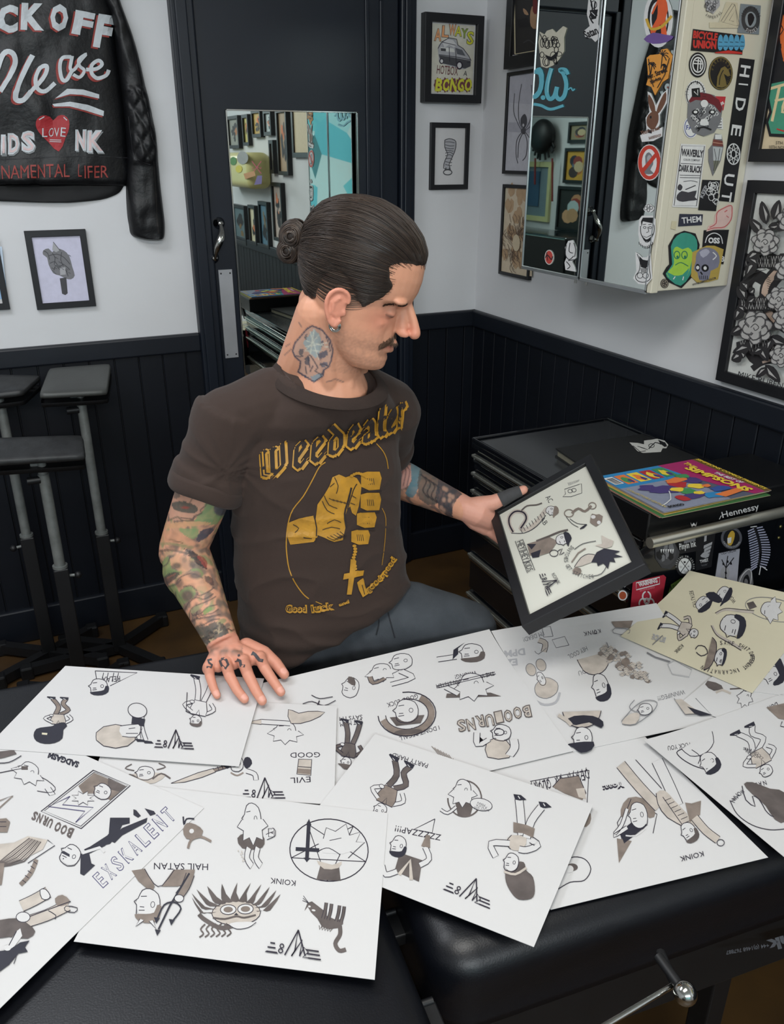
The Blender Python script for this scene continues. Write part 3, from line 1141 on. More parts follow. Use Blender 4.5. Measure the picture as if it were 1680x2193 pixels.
def a_fit(p):
 p.line(ellpts(1490, 203, 19, 28), 2, K0, closed=True)
 p.arc_text('STAY FIT-FITBIKECO', 1490, 203, 15, 175, 400, 7, K0, 23)
 p.fill([(1481, 190), (1498, 188), (1500, 208), (1482, 208)], K0)
 p.line([(1486, 196), (1494, 204), (1494, 192)], 1.8, WHT)

S('round white sticker half covered by the hat wearing face', ellpts(1491, 203, 22, 32), WHT, a_fit, 0, .0004)

def a_redcorner(p):
 p.text('Vans', 1540, 230, 1552, 222, 9, WHT, .04)

S('small red and white sticker sticking out beside the red hat', [(1532, 206), (1555, 207), (1550, 236), (1536, 240)], flat((190, 52, 60)), a_redcorner, 0, .0004)

def a_note(p):
 for i in range(4):
  p.line([(1530, 256 + i * 6), (1546, 255 + i * 6)], 1.8, G1)

S('small white label with grey lines below the hat wearing face', [(1528, 250), (1548, 252), (1549, 277), (1526, 274)], WHT, a_note, 0, .0004)

def a_blue(p):
 p.line(ellpts(1480, 273, 13, 20), 1.6, flat((70, 80, 140)), closed=True)
 p.text('FAB', 1470, 278, 1490, 278, 10, flat((70, 80, 140)), .03)

S('round white and blue sticker peeping out under the hat wearing face', ellpts(1480, 273, 16, 23), WHT, a_blue, 0, .0004)

def a_skullhat(p):
 p.fill([(1475, 216), (1482, 206), (1500, 198), (1522, 202), (1540, 214), (1547, 232), (1543, 242), (1530, 226), (1508, 216), (1490, 214), (1478, 220)], flat((110, 34, 44)), 1)
 r = random.Random(2)
 for i in range(34):
  a, q = r.random() * 6.28, r.random() ** .5
  x, y = 1506 + 27 * q * math.cos(a), 252 + 32 * q * math.sin(a)
  p.line(smooth2([(x, y), (x + 4, y - 4), (x + 7, y + 1), (x + 3, y + 4)], 2), 1.5, flat((40, 40, 46)) if i % 2 else WHT)
 p.ell(1507, 222, 8, 8, WHT)
 for x in (1488, 1524):
  p.ell(x, 240, 7, 5, K0)
  p.ell(x, 240, 4, 3, WHT)
 p.fill([(1500, 256), (1512, 256), (1516, 268), (1498, 268)], WHT, 2)
 p.line([(1492, 276), (1506, 272), (1522, 278)], 3, K0, 3)

S('large grey scrollwork face sticker wearing a dark red hat', [(1474, 220), (1484, 204), (1504, 197), (1530, 204), (1548, 230), (1543, 262), (1530, 284), (1508, 292), (1484, 284), (1472, 258)], G2c, a_skullhat, 1, .0012)

def a_hide(p):
 # letters read downwards
 x0, y0, x1, y1 = 1601, 138, 1560, 418
 ch = ['H', 'I', 'D', 'E', None, 'U', 'T']
 pos = [(.035, .085), (.17, .012), (.265, .095), (.455, .08), None, (.80, .085), (.925, .07)]
 for cc, q in zip(ch, pos):
  if cc is None:
   continue
  a, l = q
  b = a + l * .95
  X0, Y0 = 1586 + (1541 - 1586) * a, 128 + (432 - 128) * a
  X1, Y1 = 1586 + (1541 - 1586) * b, 128 + (432 - 128) * b
  if cc == 'I':
   p.line([(X0 + 4, Y0), (X0 + 24, Y0 + 2)], 3.2, WHT)
   continue
  p.text(cc, X0 + 3, Y0, X1 + 3, Y1, 21, WHT, .018)
 p.line(ellpts(1571, 330, 13.5, 22), 2.4, WHT, closed=True)
 p.line(ellpts(1571, 330, 5, 8), 1.3, WHT, closed=True)
 for k in range(8):
  a, b = k * math.pi / 4, (k + 3) * math.pi / 4
  p.line([(1571 + 13 * math.cos(a), 330 + 21 * math.sin(a)), (1571 + 13 * math.cos(b), 330 + 21 * math.sin(b))], 1.3, WHT)

S('tall black banner sticker with white letters running down the cabinet side', [(1585, 124), (1617, 128), (1572, 433), (1540, 430)], K0, a_hide)

def a_label(p):
 iv = flat((62, 60, 66))
 p.line([(1461, 312), (1509, 313), (1492, 441), (1444, 440)], 1.6, iv, closed=True)
 p.text('WAVERLY', 1459, 334, 1506, 338, 16, iv, .05)
 p.text('COLOR COMPANY', 1464, 344, 1500, 346, 4.5, iv, .02)
 p.line([(1458, 350), (1504, 352)], 1.2, iv)
 p.text('DARK BLACK', 1454, 367, 1502, 371, 15, iv, .05)
 for y in (375, 380):
  p.line([(1456, y), (1500, y + 1)], 1.2, iv)
 p.line([(1464, 389), (1480, 387), (1494, 390)], 1.2, iv, 3)
 p.fill([(1451, 400), (1456, 394), (1462, 400), (1458, 408), (1452, 406)], iv, 2)
 p.line([(1468, 406), (1490, 397)], 2, iv)
 p.fill([(1450, 418), (1460, 409), (1474, 412), (1492, 408), (1488, 422), (1494, 428), (1476, 430), (1462, 432), (1450, 428)], iv, 2)

S('tall white printed label sticker with black ink lettering and an ink blot', [(1459, 308), (1512, 310), (1495, 445), (1440, 443)], WHT, a_label)

def a_crystal(p):
 p.fill([(1532, 288), (1546, 288), (1546, 298), (1532, 298)], WHT)
 p.fill([(1528, 298), (1548, 302), (1549, 314), (1526, 312)], flat((120, 66, 60)))
 p.line([(1527, 305), (1549, 308)], 1.3, flat((200, 150, 130)))
 p.fill([(1527, 314), (1548, 316), (1542, 344), (1528, 344)], flat((182, 186, 188)))
 p.fill([(1528, 344), (1542, 344), (1530, 372)], flat((120, 122, 104)))
 for a in ([(1530, 318), (1534, 340), (1528, 366)], [(1542, 318), (1538, 344), (1532, 366)]):
  p.line(a, 1.2, G1)

S('crystal shaped sticker with a bound brown top', [(1532, 286), (1546, 288), (1550, 314), (1544, 344), (1527, 377), (1518, 346), (1518, 320), (1526, 310)], G2c, a_crystal)

def a_fist(p):
 p.text('KEEP', 1506, 425, 1518, 400, 9, G3, .03)
 r = random.Random(4)
 for i in range(12):
  x, y = 1518 + r.random() * 18, 392 + r.random() * 48
  p.line(ellpts(x, y, 3 + r.random() * 4, 4 + r.random() * 4), 1.2, WHT, closed=True)
 p.line([(1520, 410), (1524, 392), (1534, 394), (1538, 412)], 1.6, WHT, 3)

S('black rectangular sticker with a white line drawn fist', [(1505, 385), (1543, 386), (1534, 452), (1496, 450)], K0, a_fist)

def a_them(p):
 p.text('THEM', 1461, 479, 1503, 475, 13, WHT, .02)

S('small dark rectangular sticker reading THEM', [(1456, 458), (1506, 459), (1504, 482), (1453, 485)], flat((48, 50, 66)), a_them)

def a_pig(p):
 k = flat((198, 96, 96))
 p.line([(1520, 487), (1534, 478), (1536, 456), (1550, 446), (1566, 440), (1568, 450), (1566, 470), (1552, 486), (1530, 488), (1516, 492)], 2, k, 3)
 p.line([(1552, 454), (1558, 450)], 2, k)
 p.line([(1556, 462), (1561, 466)], 1.6, k)

S('pale pink animal shaped sticker with a red outline', [(1513, 496), (1518, 484), (1530, 478), (1532, 460), (1544, 448), (1562, 436), (1571, 446), (1568, 470), (1552, 490), (1530, 492)], flat((222, 190, 182)), a_pig)

def a_oss(p):
 p.text('OSS', 1517, 521, 1542, 522, 13, WHT, .05)
 p.line([(1511, 520), (1516, 506), (1530, 499), (1544, 506), (1548, 522)], 2, WHT, 4)
 p.text('B', 1544, 560, 1551, 561, 12, WHT, .03)

S('black sticker with white letters OSS behind the skull sticker', [(1508, 493), (1562, 492), (1550, 566), (1502, 560)], K0, a_oss, 0, .0004)

def a_skull(p):
 gd = flat((186, 160, 80))
 p.fill([(1484, 545), (1546, 532), (1538, 596), (1482, 592)], gd)
 p.fill([(1490, 560), (1492, 542), (1508, 530), (1530, 534), (1541, 550), (1538, 572), (1522, 580), (1518, 598), (1498, 600), (1494, 584), (1486, 576)], flat((128, 128, 146)), 2)
 p.fill([(1498, 540), (1512, 533), (1520, 540), (1506, 552)], flat((176, 176, 192)), 2)
 for x, y in ((1510, 574), (1494, 573)):
  p.ell(x, y, 8 if x > 1500 else 5, 8, K0)
  p.ell(x, y, 3.5, 4, WHT)
 p.line([(1500, 582), (1504, 588)], 3, K0)
 for i in range(5):
  p.line([(1498 + i * 4, 590), (1499 + i * 4, 598)], 1.2, K0)
 p.line([(1526, 540), (1534, 548), (1526, 556)], 2.4, WHT, 2)
 p.text('WWW.BILLIEMINTATTOOS.COM', 1483, 612, 1533, 597, 4.5, G1, .02)

S('purple grey skull sticker on a golden square', [(1483, 540), (1500, 532), (1514, 526), (1530, 526), (1550, 534), (1538, 598), (1516, 604), (1494, 606), (1480, 592)], gd if False else flat((186, 160, 80)), a_skull, 0, .0012)

def a_ape(p):
 gn, lm, tl = flat((44, 120, 92)), flat((164, 206, 74)), flat((60, 150, 130))
 p.fill([(1440, 566), (1437, 528), (1450, 505), (1468, 498), (1488, 506), (1494, 526), (1488, 560), (1478, 590), (1458, 612), (1436, 600), (1426, 586)], tl, 2)
 p.fill([(1444, 560), (1442, 536), (1450, 528), (1462, 534), (1474, 530), (1484, 542), (1480, 566), (1472, 590), (1456, 606), (1438, 598), (1428, 586), (1440, 572)], lm, 2)
 p.fill([(1428, 582), (1444, 590), (1462, 588), (1476, 574), (1470, 594), (1456, 606), (1438, 600)], tl, 2)
 for x in (1450, 1466):
  p.line(ellpts(x, 546, 6, 8), 2, gn, closed=True)
  p.ell(x + 1, 550, 2.4, 3, gn)
 p.line([(1446, 568), (1458, 562), (1474, 570)], 1.8, gn, 3)
 p.line([(1442, 598), (1446, 592)], 2, WHT)
 p.line([(1462, 600), (1464, 592)], 2, WHT)

S('green and lime grinning ape head sticker at the bottom of the cabinet side', [(1434, 566), (1432, 526), (1446, 502), (1466, 494), (1490, 500), (1499, 524), (1493, 562), (1482, 594), (1460, 617), (1432, 604), (1420, 586), (1428, 572)], K0, a_ape, 1, .0008)

def a_wheel(p):
 g = flat((150, 140, 124))
 p.line(ellpts(1424, 607, 6.5, 8), 1.4, g, closed=True)
 for k in range(5):
  a = k * 1.2566
  p.ell(1424 + 3.4 * math.cos(a), 607 + 4.3 * math.sin(a), 1.3, 1.7, g)

S('tiny round dark sticker in the bottom corner of the cabinet side', ellpts(1424, 607, 8.5, 10), flat((54, 48, 46)), a_wheel)
S('tiny blank square of old sticker beside the THEM sticker', [(1440, 473), (1450, 474), (1448, 492), (1437, 490)], flat((204, 196, 166)))

# ================================================================== FRAMES NEARER ALONG THE RIGHT WALL
def art_poster(pen, inner, ax, fx):
 pen.px()
 og, gn, cr = flat((226, 112, 50)), flat((70, 150, 122)), flat((226, 206, 160))
 pen.fill([(1660, -80), (1800, -70), (1800, 250), (1655, 240)], K0)
 r = random.Random(8)
 for i in range(16):
  x, y = 1668 + r.random() * 90, -60 + r.random() * 180
  pen.fill(blob(x, y, 12, 26, 9, .35, i), og)
  pen.line([(x, y), (x + 6, y + 12), (x - 2, y + 24)], 2, K0, 2)
 pen.fill([(1648, 175), (1700, 165), (1800, 150), (1800, 300), (1650, 292), (1642, 262), (1650, 240), (1644, 210)], K0)
 pen.fill([(1652, 180), (1700, 170), (1800, 156), (1800, 292), (1654, 286), (1648, 262), (1656, 240), (1650, 210)], gn)
 pen.line([(1652, 190), (1700, 176)], 6, cr)
 pen.line([(1672, 186), (1656, 260)], 6, cr)
 pen.line([(1662, 216), (1690, 210)], 5, cr)
 pen.line([(1684, 216), (1678, 240), (1700, 240)], 6, cr, 2)
 pen.line([(1666, 276), (1690, 282), (1720, 276)], 3, flat((196, 50, 46)), 3)
 pen.text('5TH NOV', 1664, 309, 1700, 311, 7, K0)
 pen.text('10TH NOV LONDON', 1650, 318, 1720, 321, 7, K0)
 pen.text('19TH NOV', 1664, 328, 1706, 331, 7, K0)

wall_frame('x', XR, .665, 1.566, 1.585, 2.25, 'black framed orange and green poster at the top right edge of the photo', art_poster, .028, .02, flat((214, 196, 162)))

def art_snake(pen, inner, ax, fx):
 pen.px()
 gd, gm, gl, sk = flat((44, 42, 44)), flat((100, 98, 100)), flat((176, 174, 172)), flat((206, 180, 162))

 def leaf(x, y, dx, dy, w):
  l = math.hypot(dx, dy)
  nx, ny = -dy / l * w, dx / l * w
  pen.fill([(x, y), (x + dx * .3 + nx, y + dy * .3 + ny), (x + dx * .7 + nx * .8, y + dy * .7 + ny * .8), (x + dx, y + dy), (x + dx * .7 - nx * .8, y + dy * .7 - ny * .8), (x + dx * .3 - nx, y + dy * .3 - ny)], gd, 2)
  pen.fill([(x + dx * .1, y + dy * .1), (x + dx * .4 + nx * .6, y + dy * .4 + ny * .6), (x + dx * .85, y + dy * .85)], gl, 0)
  pen.line([(x, y), (x + dx * .95, y + dy * .95)], 1.4, K0)

 def rose(x, y, r):
  for q_, n_ in ((.72, 7), (.42, 5)):
   for k in range(n_):
    a = k * 6.283 / n_ + q_
    cx_, cy_ = x + r * q_ * math.cos(a), y + r * q_ * math.sin(a)
    pen.fill(blob(cx_, cy_, r * .48, r * .44, 10, .12, k), gd)
    pen.fill(blob(cx_, cy_, r * .44, r * .40, 10, .12, k), gm)
    pen.fill(blob(cx_ + r * .07 * math.cos(a), cy_ + r * .07 * math.sin(a), r * .33, r * .30, 10, .12, k), gl)
  pen.fill(blob(x, y, r * .45, r * .4, 10, .1, 7), gl)
  pen.line([(x - r * .3, y), (x, y - r * .25), (x + r * .25, y), (x, y + r * .2), (x - r * .1, y)], 1.6, gd, 3)
 # snake body
 pts = [(1700, 560), (1672, 580), (1648, 610), (1646, 650), (1664, 680), (1690, 700)]
 pen.line(pts, 34, gd, 4)
 pen.line([(a - 6, b + 2) for a, b in pts], 14, sk, 4)
 pen.line([(1606, 640), (1600, 610), (1616, 590), (1640, 600)], 26, gd, 4)
 pen.line([(1622, 700), (1606, 740), (1622, 770), (1650, 762)], 26, gd, 4)
 pen.line([(1612, 790), (1634, 776), (1662, 772), (1690, 778)], 13, gd, 4)
 pen.line([(1634, 776), (1662, 770), (1690, 776)], 5, sk, 3)
 for i in range(18):
  x, y = 1600 + (i % 6) * 16, 560 + (i // 6) * 90
  pen.fill(blob(x, y, 15, 18, 9, .3, i + 20), gd)
  for k in range(4):
   pen.line([(x - 10 + k * 6, y - 12), (x - 4 + k * 6, y + 12)], 1, gl)
   pen.line([(x - 4 + k * 6, y - 12), (x - 10 + k * 6, y + 12)], 1, gl)
 for i in range(22):
  t = i / 21
  x, y = 1658 + 10 * math.sin(t * 5), 585 + t * 110
  pen.line([(x - 16, y), (x - 4, y + 5)], 1, K0)
 for (x, y, dx, dy) in ((1650, 480, -8, -40), (1640, 500, -20, -26), (1636, 540, -24, 14), (1628, 560, -18, 26), (1606, 640, -14, -22), (1600, 660, -14, 20), (1606, 700, -26, 12),
                           (1616, 742, -30, 10), (1640, 740, 12, 26), (1660, 720, 30, 14), (1668, 470, 10, -34), (1612, 620, -12, -14), (1650, 780, 26, 30), (1672, 640, 20, -10), (1600, 760, -18, 8)):
  leaf(x, y, dx * 1.25, dy * 1.25, 11)
  leaf(x + 4, y + 6, -dy * .8, dx * .8, 8)
 rose(1652, 518, 26)
 rose(1632, 700, 32)
 rose(1684, 640, 24)
 rose(1690, 760, 22)
 pen.line([(1604, 604), (1630, 584), (1660, 576)], 1.3, gd, 3)
 pen.line([(1610, 612), (1634, 590)], 1.3, gd, 3)
 for i in range(9):
  x, y = 1715 + (i % 3) * 52, 470 + (i // 3) * 105
  leaf(x, y, -34, 22, 12)
  leaf(x + 6, y - 10, 26, -30, 12)
  rose(x, y, 27)
 pen.text('MIKE RUBENDALL', 1612, 803, 1752, 839, 13, K0)

wall_frame('x', XR, 1.0, 1.556, 1.058, 1.545, 'large black framed snake and roses print at the right edge of the photo', art_snake, .028, .022, flat((208, 210, 206)))
# ================================================================== WHAT THE MIRRORS SHOW: the rest of the room
def via_mirror(px, py, x=XR - .015):
 """point on the right wall seen at a pixel of the door mirror"""
 m = at_y(px, py, YB - .028)
 r = ray(px, py)
 d = Vector((r.x, -r.y, r.z))
 return m + d * ((x - m.x) / d.x)

REFL = [
 (489, 250, 517, 318, (150, 150, 140), 'grey print in a black frame, upper row in the door mirror beside the cream dispenser'),
 (521, 246, 538, 312, (214, 200, 120), 'narrow yellow print in a black frame seen in the door mirror'),
 (541, 236, 564, 294, (206, 172, 92), 'golden brown print in a black frame, upper row in the door mirror'),
 (567, 236, 586, 290, (196, 206, 206), 'pale print in a black frame, upper row in the door mirror'),
 (579, 300, 592, 372, (206, 206, 200), 'small white print in a black frame left of the tall ones in the door mirror'),
 (594, 234, 623, 376, (176, 150, 120), 'tall pinkish collage print in a black frame seen in the door mirror'),
 (500, 436, 532, 526, (90, 110, 116), 'dark landscape print in a white mount, lower left in the door mirror'),
 (534, 438, 554, 526, (216, 208, 176), 'narrow cream print with red lettering, lower row in the door mirror'),
 (556, 430, 581, 534, (84, 120, 140), 'blue print in a black frame, lower row in the door mirror'),
 (584, 390, 612, 520, (196, 180, 170), 'dark figure print in a black frame, lower row in the door mirror'),
]

def art_plain(seed, base):
 def art(pen, inner, ax, fx):
  r = random.Random(seed)
  a0, a1, z0, z1 = inner
  w, h = a1 - a0, z1 - z0
  m = pen.mb
  for k in range(9):
   ca, cz = a0 + w * r.uniform(.3, .7), z0 + h * r.uniform(.22, .78)
   n = 9
   pts = [(fx - .0006 - k * .0001, ca + w * r.uniform(.06, .2) * math.cos(t * 6.283 / n), cz + h * r.uniform(.05, .16) * math.sin(t * 6.283 / n)) for t in range(n)]
   c = (30, 30, 34) if k % 3 else (min(255, base[0] + 30), base[1] // 2 + 40, base[2] // 2)
   m.add(pts, [tuple(range(n))], flat(c))
 return art

for i, (x0, y0, x1, y1, c, lab) in enumerate(REFL):
 p, q = via_mirror(x0, y0), via_mirror(x1, y1)
 wall_frame('x', XR, min(p.y, q.y), max(p.y, q.y), min(p.z, q.z), max(p.z, q.z), lab, art_plain(i, c), .022, .03, flat(c), group=None)
# rounded cream dispenser on the right wall
p, q = via_mirror(493, 327, XR - .03), via_mirror(576, 405, XR - .03)
dm = MB()
DISP = mat('cream plastic', (222, 214, 150), 0.3, vary=0.03, scale=5)
M = Matrix.Identity(4)
dm.bbox((XR - .16, min(p.y, q.y), min(p.z, q.z)), (XR - .001, max(p.y, q.y), max(p.z, q.z)), DISP, .05, 5)
dpe = Pen(dm, Surf(lambda a, b: (via_mirror(a, b, XR - .162), Vector((-1, 0, 0)))), .0006)
dpe.ell(500, 345, 7, 9, flat((70, 130, 60)))
dpe.ell(520, 338, 12, 14, flat((150, 150, 150)))
for a, b in (((540, 345), (560, 372)), ((560, 345), (541, 372))):
 dpe.line([a, b], 2, flat((176, 50, 70)))
dpe.text('L N', 541, 362, 560, 362, 5, flat((176, 50, 70)))
dpe.fill([(522, 372), (545, 366), (548, 376), (526, 384)], flat((196, 140, 90)))
dpe.ell(512, 362, 7, 8, flat((214, 200, 70)))
dpe.fill([(552, 376), (562, 376), (561, 394), (545, 396)], flat((110, 90, 150)))
solo(dm, 'towel_dispenser', 'rounded cream wall dispenser with small stickers seen in the door mirror', 'dispenser')

for x_, y_ in ((.1, .35), (-.6, 1.7)):
 o_ = empty('ceiling_light', (x_, y_, 2.53), 'white rectangular ceiling light ' + ('above the bed' if y_ < 1 else 'nearer the door wall'), 'light')
 MB().ring_frame(lambda a, d, z: (x_ + a, y_ + z, ZC - d), -.6, .6, -.3, .3, .02, .0, .085, PLASTER).build('housing', o_)

# left wall, seen twice reflected in the left mirror door

def via_two(px, py, x=XL + .01):
 m = at_x(px, py, CXF - .002)
 d = ray(px, py)
 d.x = -d.x
 q_ = m + d * ((YB - .028 - m.y) / d.y)
 d.y = -d.y
 return q_ + d * ((x - q_.x) / d.x)

lw = [(1222, 262, 1262, 306, (150, 140, 110), 'grey and tan print'), (1214, 317, 1258, 394, (206, 160, 60), 'gold framed portrait print'), (1199, 398, 1254, 500, (34, 38, 36), 'dark head poster')]
for i, (x0, y0, x1, y1, c, nm) in enumerate(lw):
 p, q = via_two(x0, y0), via_two(x1, y1)
 a0, a1, z0, z1 = min(p.y, q.y), max(p.y, q.y), min(p.z, q.z), max(p.z, q.z)
 root = empty('picture_frame', (XL, (a0 + a1) / 2, z0), nm + ' on the left wall, seen only in the mirrored cabinet door', 'picture frame')
 f = MB()
 f.ring_frame(lambda a, d, z: (XL + d, a, z), a0, a1, z0, z1, .03, .001, .03, FRAMEBLK)
 f.build('frame', root)
 m = MB().box((XL + .002, a0 + .02, z0 + .02), (XL + .012, a1 - .02, z1 - .02), flat(c))
 r = random.Random(i)
 for k in range(6):
  ca, cz = a0 + (a1 - a0) * r.uniform(.35, .65), z0 + (z1 - z0) * r.uniform(.3, .7)
  w_, h_ = (a1 - a0) * .2, (z1 - z0) * .16
  cc = [(40, 44, 60), (180, 110, 60), (90, 110, 130), (140, 60, 50), (60, 50, 50), (200, 180, 140)][k] if i < 2 else [(190, 140, 100), (206, 160, 120), (150, 60, 50), (30, 30, 30), (180, 200, 200), (190, 150, 110)][k]
  m.add([(XL + .0125 + k * .0004, ca + w_ * math.cos(t * .7), cz + h_ * math.sin(t * .7)) for t in range(9)], [tuple(range(9))], flat(cc))
 m.build('picture', root)
# pale framed alcove with a blue print, a dark mask and a low black cabinet
p, q = via_two(1132, 346), via_two(1176, 476)
al = MB()
al.ring_frame(lambda a, d, z: (XL + d, a, z), min(p.y, q.y) - .03, max(p.y, q.y), min(p.z, q.z), max(p.z, q.z), .05, .001, .03, mat('yellowed gloss paint', (206, 204, 150), .4))
al.box((XL + .002, min(p.y, q.y), min(p.z, q.z) + .04), (XL + .008, max(p.y, q.y) - .04, max(p.z, q.z) - .04), flat((120, 140, 150)))
struct(al, 'trim_8')
p, q = via_two(1128, 366), via_two(1154, 442)
root = empty('picture_frame', (XL, (p.y + q.y) / 2, min(p.z, q.z)), 'blue print inside the pale alcove, seen only in the mirrored cabinet door', 'picture frame')
MB().box((XL + .01, min(p.y, q.y), min(p.z, q.z)), (XL + .02, max(p.y, q.y), max(p.z, q.z)), flat((60, 96, 126))).build('picture', root)
p, q = via_two(1157, 256), via_two(1196, 330)
mk = MB()
c_ = (p + q) / 2
mk.ball((XL + .09, c_.y, c_.z), (.09, abs(p.y - q.y) / 2, abs(p.z - q.z) / 2), MATBLK, 18, 14)
mk.tube([(XL + .09, q.y + .02, c_.z - .2), (XL + .06, q.y + .03, c_.z - .6)], .01, flat((150, 50, 50)), 8)
mk.tube([(XL + .09, c_.y - .1, c_.z - .2), (XL + .06, c_.y - .12, c_.z - .45)], .01, flat((150, 50, 50)), 8)
for k in range(26):
 r = random.Random(k)
 a = r.uniform(0, 6.28)
 y_, z_ = c_.y + abs(p.y - q.y) / 2 * math.cos(a), c_.z + abs(p.z - q.z) / 2 * math.sin(a)
 mk.tube([(XL + .08, c_.y + (y_ - c_.y) * .8, c_.z + (z_ - c_.z) * .8), (XL + .07, y_ + .02 * math.cos(a), z_ - .06)], .012, MATBLK, 6)
solo(mk, 'mask', 'shaggy black wall mask with red strands, seen only in the mirrored cabinet door', 'mask')
zt = via_two(1180, 503, XL + .4).z
bc = MB()
bc.bbox((XL + .03, -2.5, 0), (XL + .45, -.9, zt), BLKMETAL, .02, 3)
bc.tube([(XL + .455, -2.48, zt - .02), (XL + .455, -.92, zt - .02)], .006, CHROME, 8)
solo(bc, 'sideboard', 'gloss black cabinet with a chrome edge along the left wall, seen only in the mirrors', 'cabinet')

# ================================================================== ARM RESTS
PAD = mat('worn black vinyl', (40, 41, 42), 0.5, vary=0.35, scale=30, bump=0.3, bscale=120)
PADG = mat('dusty charcoal vinyl', (66, 68, 66), 0.45, vary=0.1, scale=9, bump=0.2, bscale=200)

def armrest(label, base_px, pole_y, padfn, z_lock, z_pad, legs, tube_r=.0145, lock_side=1):
 b = at_y(base_px[0], base_px[1], pole_y)
 x, y = b.x, pole_y
 root = empty('armrest_stand', (x, y, 0), label, 'armrest stand')
 MB().tube([(x, y, z_lock - .02), (x, y, z_pad - .02)], tube_r, STEEL, 16).build('pole', root)
 lo = MB()
 lo.bbox((x - .021, y - .021, .02), (x + .021, y + .021, z_lock), MATBLK, .003)
 lo.build('lower_post', root)
 cl = MB()
 cl.tube([(x, y, z_lock), (x, y, z_lock + .008)], tube_r + .006, STEEL, 16)
 cl.build('collar', root)
 cl = MB()
 cl.tube([(x, y, z_lock - .03), (x + lock_side * .045, y - .01, z_lock - .03)], .005, STEEL, 8)
 cl.ball((x + lock_side * .045, y - .01, z_lock - .03), .011, MATBLK, 12, 8)
 cl.build('clamp_knob', root)
 for dx, dy in legs:
  l = MB()
  d = Vector((dx, dy, 0))
  s = d.normalized()
  n = Vector((-s.y, s.x, 0)) * .016
  c0, c1 = Vector((x, y, .012)), Vector((x, y, .012)) + d
  up = Vector((0, 0, .032))
  l.add([c0 - n, c1 - n, c1 + n, c0 + n, c0 - n + up, c1 - n + up, c1 + n + up, c0 + n + up],
              [(3, 2, 1, 0), (4, 5, 6, 7), (0, 1, 5, 4), (1, 2, 6, 5), (2, 3, 7, 6), (3, 0, 4, 7)], MATBLK)
  l.bbox((c1.x - .02, c1.y - .02, 0), (c1.x + .02, c1.y + .02, .046), MATBLK, .006)
  l.build('leg', root)
 padfn(root, x, y, z_pad)
 return root

def pad_tilted(corners, th, mt, name='pad'):
 """cushion through four upper corners (world)"""
 def f(root, x, y, z):
  c = [Vector(p) for p in corners]
  n = (c[1] - c[0]).cross(c[2] - c[0]).normalized()
  if n.z > 0:
   n = -n
  m = MB()
  cen = sum(c, Vector()) / 4
  N = 12
  rings = []
  for inset, dep in ((.0, .55), (.0, .3), (.02, .08), (.06, .0), (.25, -.06), (.6, -.1)):
   ring = []
   for k in range(4):
    a, b = c[k], c[(k + 1) % 4]
    for j in range(N):
     t = j / N
     p = a.lerp(b, t)
     # rounded corners
     p = p.lerp(cen, inset)
     e = min(t, 1 - t)
     p = p.lerp(cen, .035 * max(0, 1 - e * 9))
     ring.append(p + n * th * dep)
   rings.append(ring)
  m.rings(rings, mt, True, True)
  m.rings([[p + n * th * .55 for p in rings[0]], [p + n * th for p in rings[0]]], MATBLK, False, True)
  m.build(name, root)
  br = MB()
  pc = cen + n * th
  br.tube([Vector((x, y, z - .02)), Vector((x, y, pc.z - .004))], .013, STEEL, 12)
  br.bbox((x - .03, y - .006, pc.z - .035), (x - .004, y + .006, pc.z - .001), STEEL, .002)
  br.tube([(x - .045, y - .004, z - .035), (x - .01, y - .004, z - .035)], .011, MATBLK, 12)
  br.build('pad_bracket', root)
 return f

Yp = 2.60

def up_(px, py, y):
 return at_y(px, py, y)

c1 = [up_(104, 787, 2.74), up_(238, 777, 2.74), up_(230, 836, 2.53), up_(82, 844, 2.53)]
armrest('armrest stand with a rectangular charcoal pad on top, nearest the door frame', (172, 850), Yp, pad_tilted(c1, .028, PADG), at_y(228, 1140, Yp).z, at_y(172, 852, Yp).z,
  [(.17, .13), (-.17, .12), (.11, -.17), (-.3, -.02)])
Y2 = 2.38
c2 = [up_(-60, 938, 2.45), up_(178, 930, 2.45), up_(184, 975, 2.33), up_(-60, 990, 2.33)]
armrest('armrest stand with a long scuffed black pad, lowest and nearest the camera', (90, 1000), Y2, pad_tilted(c2, .03, PAD), at_y(128, 1215, Y2).z, at_y(90, 1000, Y2).z,
  [(.14, .1), (-.17, .1), (.12, -.14), (-.16, -.12)], .0155)
Y3 = 2.66
c3 = [up_(-40, 800, 2.76), up_(88, 803, 2.74), up_(50, 836, 2.6), up_(-60, 850, 2.6)]
armrest('armrest stand with a worn tilted pad cut off by the left edge of the photo', (0, 860), Y3, pad_tilted(c3, .03, PAD), at_y(46, 1150, Y3).z, at_y(0, 860, Y3).z,
  [(.16, -.12), (-.16, -.1), (.15, .1), (-.15, .11)], .0145, -1)

# ================================================================== TREATMENT BED
BA = math.radians(-5.5)
BD, BN = Vector((math.cos(BA), math.sin(BA), 0)), Vector((-math.sin(BA), math.cos(BA), 0))
BO = Vector((.325, .588, 0))
BZ = .70

def bw(u, v, z):
 return BO + BD * u + BN * v + Vector((0, 0, z))

bed = empty('treatment_bed', bw(.2, .33, 0), 'padded black vinyl treatment bed in two sections under the drawings', 'bed')

